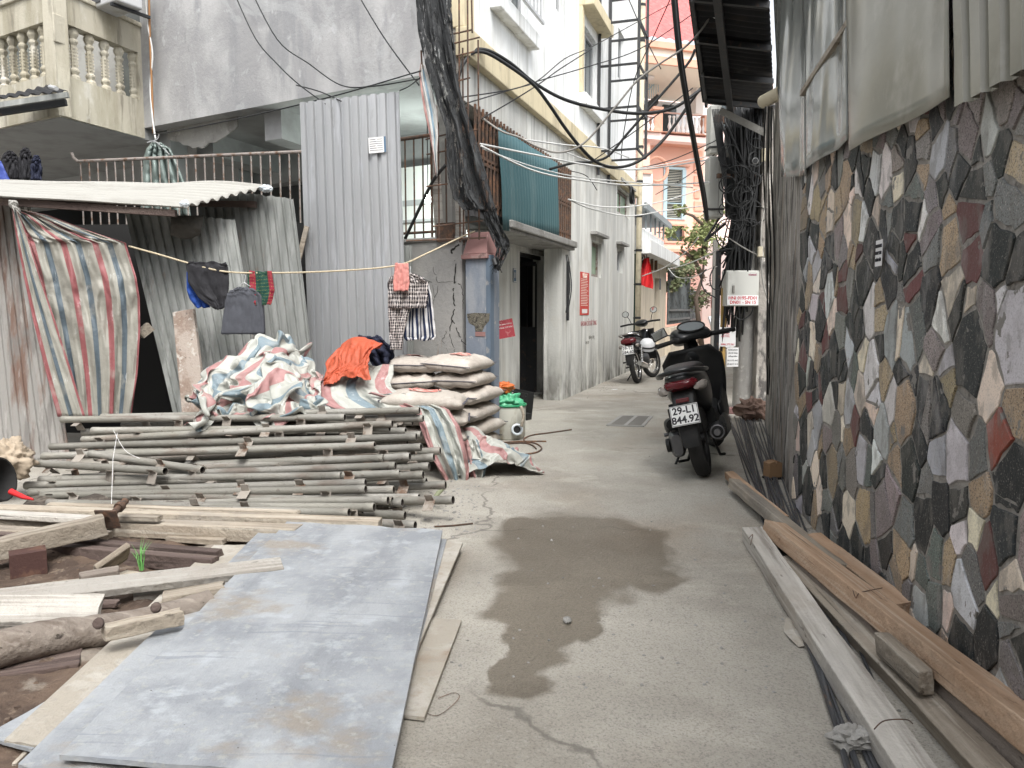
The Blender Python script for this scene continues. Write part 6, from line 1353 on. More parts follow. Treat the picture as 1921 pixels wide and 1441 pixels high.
for k in range(26):
    o0, o1 = rnd(-.16, .16), rnd(-.085, .085) ; a, m_, b = G(1400, 785) + V((o0, rnd(-.6, .3), 0)), G(1478, 1020) + V((lerp(o0, o1, .55), 0, 0)), G(1642, 1500) + V((o1, -.1, 0))
    if k < 10: b = m_ + (b - m_) * rnd(.0, .3)
    z = rnd(.006, .028); pts_ = smooth_path([a + Z3 * z, a.lerp(m_, .5) + V((rnd(-.03, .03), 0, rnd(.006, .02))), m_ + Z3 * z, m_.lerp(b, .5) + V((rnd(-.012, .012), 0, rnd(.006, .02))), b + Z3 * z], 5)
    mb = MB(); mb.tube(pts_, .0058, 7); o = obj('reinforcing_rod', mb, m_rebar, origin=a, smooth=True); tag(o, 'thin grey reinforcing rod in the long bundle beside the beams on the right', 'steel rod', 'reinforcing rods along the right wall')
# wire ties and nails on the beams
for (pts_, z, lab) in (([(1600, 1108), (1606, 1122), (1614, 1112), (1655, 1103)], .17, 'thin black wire tied round the middle of the orange beam'), ([(1640, 1368), (1660, 1352), (1700, 1350), (1712, 1358)], .12, 'thin brown wire looped over the near end of the whitish beam'), ([(1405, 1010), (1412, 1003), (1408, 1022)], .1, 'short bent wire at the far tip of the whitish beam')):
    mb = MB(); mb.tube(smooth_path([G(x, y, z) for x, y in pts_]), .0018, 5); o = obj('tie_wire', mb, m_rust, origin=G(*pts_[0], z), smooth=True); tag(o, lab, 'wire')

# ---------------------------------------------------------------- small things on the ground
def rock(name, label, cat, c, r, m, seed, amp=.4):
    o = crumple(name, label, cat, c, r, m, seed, amp=amp, n=12, freq=2.2); o.data.polygons.foreach_set('use_smooth', [False] * len(o.data.polygons)); return o
rock('rubble_chunk', 'jagged chunk of grey broken concrete on the rods near the whitish beam', 'rubble', G(1603, 1385, .035), (.075, .05, .035), m_conc, 2.2, .55)
rock('stone_chip', 'small pale stone chip in the middle of the wet patch', 'stone', G(1064, 1163, .01), (.018, .028, .010), m_conc, 5.1)
rock('paper_bag', 'crumpled brown sack lying at the foot of the pole behind the scooter', 'sack', G(1412, 768, .12), (.20, .18, .14), mat('brown_sack', (.17, .11, .085), .9, bump=.5, bs=20), 3.3, .6)
c = G(1402, 776); mb = MB(); mb.box(-.22, .16, -.06, .05, 0, .07, 0, Matrix.Translation(c) @ Matrix.Rotation(-.1, 4, 'Z')); o = obj('brick', mb, m_redcap, origin=c, bevel=.006); tag(o, 'row of dull red bricks under the brown sack', 'brick')
c = G(1449, 898); t = thing('cardboard_box', 'small brown cardboard box on the ground at the foot of the wall', 'box', c); Mc = Matrix.Translation(c) @ Matrix.Rotation(.25, 4, 'Z'); mb = MB(); mb.box(-.052, .052, -.04, .04, .015, .115, 0, Mc); obj('carton', mb, mat('brown_cardboard', (.30, .185, .10), .8, layers=[((.2, .12, .07), 9, .5, .65)]), t, bevel=.004); mb = MB(); mb.hexa([Mc @ V(v) for v in ((-.052, -.04, .1155), (-.004, -.04, .1155), (-.004, .04, .1155), (-.052, .04, .1155), (-.052, -.04, .117), (-.01, -.038, .132), (-.01, .038, .132), (-.052, .04, .117))]); mb.hexa([Mc @ V(v) for v in ((.004, -.04, .1155), (.052, -.04, .1155), (.052, .04, .1155), (.004, .04, .1155), (.01, -.038, .135), (.052, -.04, .117), (.052, .04, .117), (.01, .038, .135))]); obj('flap', mb, bpy.data.materials['brown_cardboard'], t); mb = MB(); mb.box(-.056, .06, -.044, .044, 0, .014, 0, Mc); obj('base_tray', mb, m_rubber, t)
mb = MB(); q = [(1474, 1160), (1484, 1158), (1500, 1180), (1509, 1212), (1498, 1214), (1484, 1200), (1470, 1185)]; mb.add([G(x, y, .004 + .006 * (i % 2)) for i, (x, y) in enumerate(q)] + [G(1488, 1185, .012)], [(i, (i + 1) % 7, 7) for i in range(7)]); o = obj('paper_scrap', mb, m_plyc, origin=G(1488, 1185), solidify=.002); tag(o, 'flattened torn paper scrap beside the steel rods', 'paper')
mb = MB(); mb.box(-.03, .05, -.02, .02, 0, .006, 0, Matrix.Translation(G(1152, 731)) @ Matrix.Rotation(.3, 4, 'Z')); o = obj('litter', mb, m_paper, origin=G(1152, 731)); tag(o, 'white litter scrap on the alley by the rear motorbike', 'litter')
# drain cover
c4 = [G(1166, 781), G(1222, 782), G(1205, 801), G(1140, 799)]; t = thing('drain_cover', 'square double drain cover set in the alley', 'drain cover', c4[3]); mb = MB()
for q, r_ in zip(c4, c4[1:] + c4[:1]): mb.bar(q + Z3 * .004, r_ + Z3 * .004, .035, .012)
mb.bar(c4[0].lerp(c4[1], .5) + Z3 * .0045, c4[3].lerp(c4[2], .5) + Z3 * .0045, .035, .012); obj('frame', mb, mat('pale_galvanised_frame', (.30, .295, .28), .7), t)
mb = MB(); mb.add([q + Z3 * .004 for q in c4], [(0, 1, 2, 3)]); obj('plate', mb, m_dark, t)
mb = MB()
for k in range(1, 22): u = k / 22; mb.bar(c4[0].lerp(c4[3], u) + Z3 * .007, c4[1].lerp(c4[2], u) + Z3 * .007, .012, .005)
obj('slats', mb, m_wireg, t)
# reinforcing loops on the ground near the bin
for pts_, lab in (([(1072, 806), (1030, 812), (1000, 816), (985, 822), (985, 828), (1005, 832), (1016, 840), (1008, 848), (985, 852), (955, 852)], 'bent steel rod curling on the ground in front of the bin'), ([(1025, 828), (985, 828), (945, 830), (930, 833)], 'straight short steel rod beside the bent one near the bin'), ([(1006, 842), (998, 835), (980, 831), (950, 833)], 'small hooked steel rod inside the curl of the bent one')):
    mb = MB(); mb.tube(smooth_path([G(x, y, .008) for x, y in pts_]), .007, 6); o = obj('bent_rod', mb, m_rust, origin=G(*pts_[0]), smooth=True); tag(o, lab, 'steel rod')
for k, (x0, y0, x1, y1, lab) in enumerate(((815, 988, 887, 982, 'thin rusty rod pair on the ground right of the tube ends'), (715, 994, 800, 992, 'thin rusty rod under the lowest tube end'))):
    mb = MB(); mb.tube([G(x0, y0, .006), G((x0 + x1) / 2, (y0 + y1) / 2 + 1, .006), G(x1, y1, .006)], .005, 6); o = obj('rusty_rod', mb, m_rust, origin=G(x0, y0)); tag(o, lab, 'steel rod')
mb = MB(); mb.tube(smooth_path([G(x, y, .005) for x, y in ((800, 1338), (822, 1342), (850, 1322), (862, 1306), (850, 1300), (822, 1310))]), .0012, 4); o = obj('loose_wire', mb, m_rust, origin=G(800, 1338)); tag(o, 'thin loose wire curl right of the grey panels', 'wire')
mb = MB(); mb.tube([G(812, 942, .01), P(822, 925, 4.75), P(838, 912, 4.8)], [.018, .015, .006], 8); o = obj('green_leaf_strip', mb, mat('olive_strip', (.22, .24, .15), .7), origin=G(812, 942)); tag(o, 'olive green strip standing up from the tube ends', 'strip')
# gravel and crumbs
random.seed(77); mb = MB()
def pebble(p, r):
    M = Matrix.Translation(p) @ Matrix.Rotation(rnd(0, 6), 4, 'Z'); mb.hexa([M @ V((x * r * rnd(.5, 1.2), y * r * rnd(.5, 1.2), z)) for z, q in ((0, 1), (r * rnd(.5, 1), .6)) for x, y in ((-q, -q), (q, -q), (q, q), (-q, q))])
for k in range(900):
    c = random.random()
    if c < .40: p = G(rnd(690, 900), rnd(900, 1010))
    elif c < .55: p = G(rnd(1040, 1200), 0 + rnd(715, 752)); p = wbw(rnd(0, 5), -rnd(.0, .3), 0)
    elif c < .80: s_ = rnd(0, 2.6); p = rw(s_, 0, abs(random.gauss(0, .14)) + .01)
    else: p = G(rnd(700, 1500), rnd(800, 1300))
    pebble(V((p.x, p.y, 0)), rnd(.002, .007) * (2.0 if c < .4 and random.random() < .15 else 1))
tag(obj('gravel', mb, m_conc, fixn=True), 'grit and crumbs of concrete scattered over the alley', kind='stuff')
mb = MB(); random.seed(78)
for k in range(500):
    x, y = rnd(-4.2, -1.05), rnd(1.6, 4.0); pebble(V((x, y, sand_h(x, y) - .002)), rnd(.003, .012))
tag(obj('sand_clods', mb, m_sand), 'clods and crumbs lying on the sand', kind='stuff')
# grass sprig
mb = MB(); c = P(265, 1062, 3.35)
for k in range(16):
    a = rnd(0, 6.28); h = rnd(.06, .16); dx = rnd(-.05, .05); p0_ = c + V((rnd(-.01, .01), rnd(-.01, .01), -.02)); p1_ = p0_ + V((dx * .3, rnd(-.02, .02), h * .6)); p2_ = p0_ + V((dx, rnd(-.03, .03), h)); w = V((.0016, 0, 0)); mb.add([p0_ - w, p0_ + w, p1_ + w, p2_, p1_ - w], [(0, 1, 2, 3, 4)])
o = obj('grass_tuft', mb, mat('bright_grass', (.16, .42, .12), .6, bump=0), origin=c); tag(o, 'bright green grass sprig by the end of the dark rails', 'plant')
# white string hanging in front of the tubes
mb = MB(); mb.tube([P(220, 812, 4.75), P(212, 860, 4.5), P(209, 945, 4.1)], .0015, 4); mb.tube(smooth_path([P(213, 808, 4.7), P(235, 845, 4.6), P(262, 860, 4.55)]), .0015, 4); o = obj('string', mb, m_paper, origin=P(209, 945, 4.1)); tag(o, 'thin white string hanging over the left part of the tube stack', 'string')
# paper sack, tyre, red cone at far left
crumple('paper_sack', 'torn crumpled kraft paper sack at the left edge beside the tube ends', 'sack', P(14, 862, 4.75), (.17, .16, .14), mat('kraft_scraps', (.40, .33, .25), .85, bump=.5, bs=25), 6.6, amp=.55, n=30, freq=1.9)
q = P(-28, 905, 4.3); t = thing('bucket', 'black rubber bucket lying at the left edge', 'bucket', V((q.x, q.y, q.z - .13))); mb = MB(); mb.lathe([(.08, -.08), (.12, .08), (.128, .085), (.128, .10), (.118, .10), (.07, -.06)], q, 20, 0, Matrix.Rotation(math.radians(80), 4, 'Y')); obj('shell', mb, m_rubber, t, smooth='auto')
mb = MB(); mb.tube([P(20, 922, 4.3), P(45, 933, 4.28), P(62, 937, 4.26)], [.018, .013, .005], 10); o = obj('red_cone', mb, m_flag, origin=P(40, 937, 4.3), smooth='auto'); tag(o, 'small red plastic cone tip beside the black bucket', 'cone')
# ---- bin with bag, crate
c = G(952, 821); t = thing('waste_tub', 'dirty white tub with a green rim and a broken hole near its foot', 'tub', c); mb = MB(); mb.lathe([(.15, 0), (.165, .02), (.172, .30), (.17, .31), (.155, .31), (.15, .05)], c, 24); obj('tub', mb, mat('dirty_white_plastic', (.55, .55, .49), .6, layers=[((.3, .27, .2), 7, .52, .66, (1, 1, .4))]), t, smooth='auto')
mb = MB(); mb.ring(c + Z3 * .315, (0, 0, 1), .172, .012, 28, 8); obj('rim', mb, mat('green_plastic', (.02, .25, .11), .45, bump=0), t, smooth=True)
q = G(968, 808, .05); mb = MB(); mb.ring(P(970, 806, 6.98), (.25, -1, .2), .045, .012, 18, 8); obj('hole_edge', mb, m_plas, t, smooth=True); mb = MB(); mb.lathe([(.001, 0), (.043, .001)], P(970, 806, 6.99), 16, 0, frameM(V((0, 0, 0)), V((1, .25, 0)), V((.25, -1, .2)))); obj('hole', mb, m_rubber, t)
mb = MB(); mb.tube(smooth_path([P(977, 762, 6.95), P(982, 780, 6.93), P(978, 800, 6.93)]), .014, 8); obj('rope_strap', mb, m_wood, t, smooth=True)
crumple('green_bag', 'green plastic bag bulging out of the white tub', 'bag', c + Z3 * .335, (.15, .14, .10), mat('green_bag_film', (.10, .46, .25), .3, bump=.3, spec=.6), 8.2, amp=.5, n=26, freq=2)
c = G(978, 790); t = thing('plastic_crate', 'black plastic crate standing on edge behind the white tub', 'crate', c); Mc = Matrix.Translation(V((c.x - .06, c.y + .1, -.02))) @ Matrix.Rotation(-.6, 4, 'Z') @ Matrix.Rotation(.12, 4, 'Y') @ Matrix.Scale(.58, 4); mb = MB()
for k in range(8): u = k / 7; mb.bar(Mc @ V((lerp(-.22, .2, u), 0, .18)), Mc @ V((lerp(-.22, .2, u), 0, .56)), .012, .012)
for k in range(7): z = lerp(.18, .56, k / 6); mb.bar(Mc @ V((-.22, 0, z)), Mc @ V((.2, 0, z)), .012, .016)
obj('lattice', mb, m_rubber, t); mb = MB(); mb.box(-.24, .22, .02, .2, .16, .18, 0, Mc); mb.box(-.24, .22, .18, .2, .18, .58, 0, Mc); mb.box(-.24, .22, .02, .2, .0, .16, 0, Mc); obj('body', mb, m_rubber, t)
crumple('orange_bag', 'crumpled orange plastic bag on the black crate beside the pillar', 'bag', P(946, 727, 7.15), (.10, .07, .06), mat('orange_film', (.65, .16, .04), .4, bump=.2), 12.2, amp=.5)
# ---------------------------------------------------------------- scooter and motorbike (x forward, y left, z up; rear contact patch at the origin)
m_bk = mat('black_gloss_paint', (.010, .011, .012), .28, bump=.02, bs=8, spec=.5, layers=[((.014, .014, .013), 9, .55, .75)])
m_bkm = mat('black_matt_plastic', (.010, .0105, .011), .55, bump=.12, bs=150, layers=[((.022, .021, .02), 7, .5, .7)])
m_seatv = mat('black_seat_vinyl', (.018, .018, .019), .5, bump=.1, bs=200)
m_chrome = mat('chrome', (.62, .62, .62), .18, 1.0, bump=0); m_enginem = mat('engine_alloy', (.16, .16, .165), .5, .7, bump=.2, bs=60)
m_lens = mat('red_lens', (.085, .004, .008), .12, bump=0, spec=.6); m_clear = mat('clear_lens', (.22, .20, .18), .12, bump=0, spec=.6); m_mirror = mat('mirror_glass', (.75, .77, .78), .04, 1.0, bump=0)
m_dial = mat('dial_glass', (.30, .33, .34), .06, .3, bump=0, spec=.8); m_platew = mat('white_plate', (.72, .73, .72), .45, bump=0)
def loft(secs, n=20, exp=2.6):
    """secs: (x, yc, zc, half width, half height[, exponent])"""
    vs = []; fs = []
    for s in secs:
        x, yc, zc, hw, hh = s[:5]; e = s[5] if len(s) > 5 else exp
        for k in range(n):
            t_ = 2 * math.pi * k / n; c, s_ = math.cos(t_), math.sin(t_)
            vs.append((x, yc + hw * math.copysign(abs(c) ** (2 / e), c), zc + hh * math.copysign(abs(s_) ** (2 / e), s_)))
    for i in range(len(secs) - 1):
        for k in range(n): k2 = (k + 1) % n; fs.append((i * n + k, i * n + k2, (i + 1) * n + k2, (i + 1) * n + k))
    fs.append(tuple(range(n - 1, -1, -1))); fs.append(tuple(range((len(secs) - 1) * n, len(secs) * n)))
    return MB().add(vs, fs)
def wheel(parent, c, R, w, spoked=False, ang=0):
    ax = V((-math.sin(ang), math.cos(ang), 0)); c = V(c); wh = bpy.data.objects.new('wheel', None)
    prof = [(R - .065, w * .36), (R - .045, w * .5), (R - .015, w * .42), (R, w * .12), (R, -w * .12), (R - .015, -w * .42), (R - .045, -w * .5), (R - .065, -w * .36)]
    x = V((math.cos(ang), math.sin(ang), 0)); n = 40; vs = []; fs = []
    for i in range(n):
        t_ = 2 * math.pi * i / n; d = x * math.cos(t_) + V((0, 0, 1)) * math.sin(t_)
        for r, y in prof: vs.append(c + d * r + ax * y)
    m = len(prof)
    for i in range(n):
        for k in range(m): fs.append((i * m + k, ((i + 1) % n) * m + k, ((i + 1) % n) * m + (k + 1) % m, i * m + (k + 1) % m))
    ty = obj('tyre', MB().add(vs, fs), m_rubber, parent, smooth='auto')
    mb = MB(); mb.ring(c + ax * w * .28, ax, R - .075, .012, 32, 8); mb.ring(c - ax * w * .28, ax, R - .075, .012, 32, 8)
    if spoked:
        for k in range(24): t_ = 2 * math.pi * k / 24; d = x * math.cos(t_) + Z3 * math.sin(t_); t2 = t_ + (.5 if k % 2 else -.5); d2 = x * math.cos(t2) + Z3 * math.sin(t2); mb.tube([c + d2 * .035 + ax * (.03 if k % 4 < 2 else -.03), c + d * (R - .075)], .002, 4)
    else:
        for k in range(5):
            t_ = 2 * math.pi * k / 5; d = x * math.cos(t_) + Z3 * math.sin(t_); mb.bar(c + d * .03, c + d * (R - .075), .03, .03, up=ax)
    mb.tube([c - ax * w * .55, c + ax * w * .55], .035, 14)
    obj('rim', mb, m_chrome if spoked else m_bkm, ty, smooth='auto'); return ty
Z3 = V((0, 0, 1))
def plate_vn(parent, M, l1, l2):
    mb = MB(); mb.box(-.095, .095, -.07, .07, -.003, 0, 0, M); pl_ = obj('number_plate', mb, m_platew, parent, bevel=.002)
    mb = MB()
    for a, b in (((-.09, -.065), (.09, -.065)), ((.09, -.065), (.09, .065)), ((.09, .065), (-.09, .065)), ((-.09, .065), (-.09, -.065))): mb.bar(M @ V((*a, .001)), M @ V((*b, .001)), .003, .002, up=M.to_3x3() @ Z3)
    obj('plate_border', mb, m_darkink, pl_)
    text_obj(l1, .068, m_darkink, pl_, M @ Matrix.Translation((0, .032, .001)), bold=.0018, ext=.0006); text_obj(l2, .068, m_darkink, pl_, M @ Matrix.Translation((0, -.032, .001)), bold=.0018, ext=.0006)
def scooter():
    t = thing('scooter', 'black scooter with a white number plate parked leaning beside the utility pole', 'scooter')
    R = .27; wheel(t, (0, 0, R), R, .105); wheel(t, (1.26, 0, R), R, .085, ang=.42)
    # tail and side body
    b = loft([(-.30, 0, .735, .045, .035), (-.27, 0, .73, .085, .055), (-.15, 0, .70, .125, .10), (.0, 0, .665, .150, .135), (.2, 0, .63, .158, .165), (.42, 0, .60, .150, .19), (.56, 0, .56, .125, .22), (.62, 0, .53, .09, .20)]); o = obj('tail_body', b, m_bk, t, smooth=True, sub=1)
    b = loft([(-.22, 0, .795, .07, .012), (-.15, 0, .795, .115, .028), (.05, 0, .80, .130, .040), (.22, 0, .785, .14, .035), (.34, 0, .765, .125, .035), (.55, 0, .755, .10, .04), (.66, 0, .72, .06, .02)]); obj('seat', b, m_seatv, t, smooth=True, sub=1)
    mb = MB(); mb.tube(smooth_path([V((.08, .165, .755)), V((-.12, .16, .77)), V((-.27, .11, .79)), V((-.315, 0, .80)), V((-.27, -.11, .79)), V((-.12, -.16, .77)), V((.08, -.165, .755))], 5), .017, 10); obj('grab_rail', mb, m_bk, t, smooth=True)
    # tail lamp and indicators
    b = loft([(-.325, 0, .70, .055, .018), (-.30, 0, .70, .10, .032), (-.25, 0, .70, .118, .042)], exp=3); obj('tail_light', b, m_lens, t, smooth='auto')
    for s in (1, -1):
        b = loft([(-.30, s * .105, .665, .018, .012), (-.27, s * .125, .668, .034, .028), (-.20, s * .150, .672, .022, .034), (-.12, s * .160, .675, .008, .02)], exp=2.2); obj('indicator', b, m_clear, t, smooth='auto')
    # rear fender holding the plate
    b = loft([(-.24, 0, .62, .085, .05), (-.31, 0, .56, .075, .04), (-.345, 0, .50, .07, .05), (-.365, 0, .40, .068, .06), (-.385, 0, .31, .055, .03), (-.39, 0, .285, .05, .008)], exp=5); obj('rear_fender', b, m_bkm, t, smooth='auto')
    mb = MB(); mb.box(-.36, -.34, -.045, .045, .585, .615); obj('reflector', mb, m_lens, t, bevel=.004)
    M = textM(V((-.402, 0, .505)), (0, -1, 0), V((.30, 0, 1))); plate_vn(t, M, '29-L1', '844.92')
    # engine / belt case on the left
    b = loft([(-.12, .13, .27, .035, .075), (-.04, .14, .27, .055, .10), (.15, .15, .28, .06, .085), (.36, .15, .29, .06, .095), (.50, .14, .29, .035, .06)], exp=3); obj('belt_case', b, m_enginem, t, smooth='auto')
    mb = MB(); mb.tube([V((-.04, .19, .27)), V((-.04, .215, .27))], .05, 18); mb.tube([V((.36, .2, .29)), V((.36, .22, .29))], .07, 18); mb.tube([V((.2, .2, .36)), V((.0, .17, .42)), V((-.1, .14, .42))], .04, 12); obj('engine_cover', mb, m_bkm, t, smooth='auto')
    mb = MB(); mb.tube([V((-.06, .12, .30)), V((.02, .13, .55))], .022, 10); mb.tube([V((-.045, .12, .34)), V((.01, .13, .52))], .034, 10); obj('shock_absorber', mb, m_bkm, t, smooth='auto')
    # exhaust on the right with its guard
    b = loft([(-.27, -.175, .335, .040, .042), (-.265, -.175, .335, .052, .055), (-.20, -.175, .33, .060, .066), (.10, -.17, .30, .060, .066), (.22, -.165, .27, .045, .05), (.40, -.12, .22, .02, .02), (.62, -.05, .22, .02, .02)], exp=2.1); mf = obj('exhaust', b, m_bkm, t, smooth='auto')
    mb = MB(); mb.tube([V((-.30, -.175, .335)), V((-.26, -.175, .335))], .022, 14); mb.ring((-.272, -.175, .335), (1, 0, 0), .045, .006, 20, 6); obj('exhaust_tip', mb, m_enginem, mf, smooth='auto')
    b = loft([(-.20, -.215, .365, .022, .065), (-.05, -.228, .36, .016, .075), (.16, -.225, .33, .018, .06), (.22, -.21, .30, .012, .03)], exp=3); obj('heat_guard', b, m_bk, mf, smooth='auto')
    # floor, under body, leg shield
    b = loft([(.45, 0, .36, .13, .10), (.60, 0, .31, .15, .07), (.80, 0, .30, .155, .055), (.96, 0, .36, .14, .10)], exp=4); obj('floorboard', b, m_bkm, t, smooth='auto')
    mb = MB()
    def shield(u, v):
        z = lerp(.26, .90, v); hw = lerp(.14, .245, math.sin(min(1, v * 1.25) * 1.57)) * (1 - max(0, v - .85) * 2.2); y = (u - .5) * 2 * hw
        return V((1.06 - .16 * v + .06 * (1 - (2 * u - 1) ** 2) - .05, y, z))
    mb.grid(shield, 18, 20); obj('leg_shield', mb, m_bkm, t, smooth=True, solidify=.02)
    b = loft([(.90, 0, .86, .10, .05), (.99, 0, .80, .205, .11), (1.10, 0, .74, .18, .15), (1.22, 0, .68, .12, .14), (1.33, 0, .64, .05, .08)]); obj('front_cowl', b, m_bk, t, smooth=True, sub=1)
    for s in (1, -1):
        b = loft([(.62, s * .15, .38, .012, .05), (.80, s * .165, .37, .014, .085), (.95, s * .19, .44, .016, .14), (1.10, s * .19, .56, .014, .16), (1.20, s * .15, .60, .01, .08)], exp=2.5); obj('side_fairing', b, m_bk, t, smooth=True)
    # steering assembly, turned to the left
    st = V((1.0, 0, .95)); A = .58; Mt = Matrix.Translation(st) @ Matrix.Rotation(A, 4, 'Z')
    def T(b): b.v = [Mt @ (v - st) for v in b.v]; return b
    b = T(loft([(.84, 0, .985, .11, .022), (.88, 0, 1.0, .165, .045), (.98, 0, 1.03, .175, .065), (1.08, 0, 1.01, .14, .07), (1.17, 0, .96, .06, .05)])); hc = obj('handlebar_cover', b, m_bk, t, smooth=True, sub=1)
    b = T(MB().add([V((.852 + .125 * (.5 + .5 * math.sin(k / 24 * 6.283)), .12 * math.cos(k / 24 * 6.283), 1.028 + .085 * (.5 + .5 * math.sin(k / 24 * 6.283)))) for k in range(24)], [tuple(range(24))])); obj('dash_glass', b, m_dial, hc, solidify=.006)
    mb = MB(); pts_ = [V((.852 + .125 * (.5 + .5 * math.sin(k / 24 * 6.283)), .12 * math.cos(k / 24 * 6.283), 1.034 + .085 * (.5 + .5 * math.sin(k / 24 * 6.283)))) for k in range(25)]; mb.tube(pts_, .007, 6); obj('dash_rim', T(mb), m_bkm, hc, smooth=True)
    for s in (1, -1):
        b = T(loft([(.88, s * .10, .985, .06, .025), (.93, s * .12, .985, .07, .035), (.99, s * .11, .99, .05, .03)])); obj('switch_housing', b, m_bkm, hc, smooth=True)
        mb = MB(); mb.tube([V((.94, s * .15, .985)), V((.905, s * .22, .982)), V((.87, s * .35, .975))], [.016, .018, .018], 12); mb.tube([V((.869, s * .352, .975)), V((.867, s * .365, .975))], .021, 12); obj('grip', T(mb), m_rubber, t, smooth='auto')
        mb = MB(); mb.tube([V((.965, s * .15, .975)), V((.965, s * .23, .965)), V((.93, s * .35, .955))], [.008, .007, .006], 8); obj('brake_lever', T(mb), m_chrome if s > 0 else m_bkm, t, smooth=True)
        mb = MB(); mb.tube(smooth_path([V((.96, s * .14, 1.0)), V((.96, s * .17, 1.035)), V((.93, s * .25, 1.05))]) if s > 0 else smooth_path([V((.96, s * .14, 1.0)), V((.955, s * .16, 1.02)), V((.95, s * .18, 1.03))]), .006, 8)
        if s > 0:
            mo = obj('mirror_arm', T(mb), m_chrome, t, smooth=True)
            q = Mt @ (V((.91, .30, 1.065)) - st); Mm = textM(q, V((.25, -.9, .0)), V((.15, .0, 1))) @ Matrix.Rotation(.25, 4, 'Z'); mb = MB(); mb.box(-.065, .065, -.04, .04, -.02, 0, 0, Mm); obj('mirror_shell', mb, m_bkm, mo, bevel=.014); mb = MB(); mb.box(-.055, .055, -.032, .032, .0005, .002, 0, Mm); obj('mirror', mb, m_mirror, mo, bevel=.001)
    b = T(loft([(.93, 0, .80, .07, .02), (.96, 0, .90, .05, .09), (1.02, 0, .90, .05, .09), (1.05, 0, .86, .04, .03)])); obj('steering_neck', b, m_bkm, t, smooth=True)
    mb = MB()
    for s in (1, -1): mb.tube([V((1.10, s * .055, .66)), V((1.25, s * .06 + .04, .27))], .018, 10)
    obj('front_fork', mb, m_enginem, t, smooth='auto')
    b = loft([(1.02, .0, .46, .05, .02), (1.10, .01, .52, .065, .04), (1.24, .03, .555, .065, .03), (1.40, .08, .51, .055, .02), (1.50, .12, .44, .04, .01)], exp=3); obj('front_fender', b, m_bk, t, smooth=True)
    mb = MB(); mb.tube([V((.42, .12, .24)), V((.36, .26, .03)), V((.33, .29, .002))], .010, 8); mb.tube([V((.5, .05, .25)), V((.2, .12, .10)), V((.08, .17, .12))], .011, 8); mb.tube([V((.5, -.05, .25)), V((.2, -.12, .10)), V((.08, -.16, .12))], .011, 8); obj('stand', mb, m_bkm, t, smooth=True)
    for s in (1, -1): mb = MB(); mb.tube([V((.12, s * .14, .33)), V((.10, s * .24, .33))], .014, 8); obj('passenger_footrest', mb, m_enginem, t, smooth='auto')
    mb = MB(); mb.box(.0, .45, -.06, .06, .30, .50); obj('engine', mb, m_bkm, t, bevel=.02)
    return t
sc_ = scooter(); q = G(1323, 893); hd = math.radians(90 - 18)
sc_.matrix_world = Matrix.Translation(q) @ Matrix.Rotation(hd, 4, 'Z') @ Matrix.Rotation(math.radians(-13.5), 4, 'X') @ Matrix.Translation((0, 0, .002))
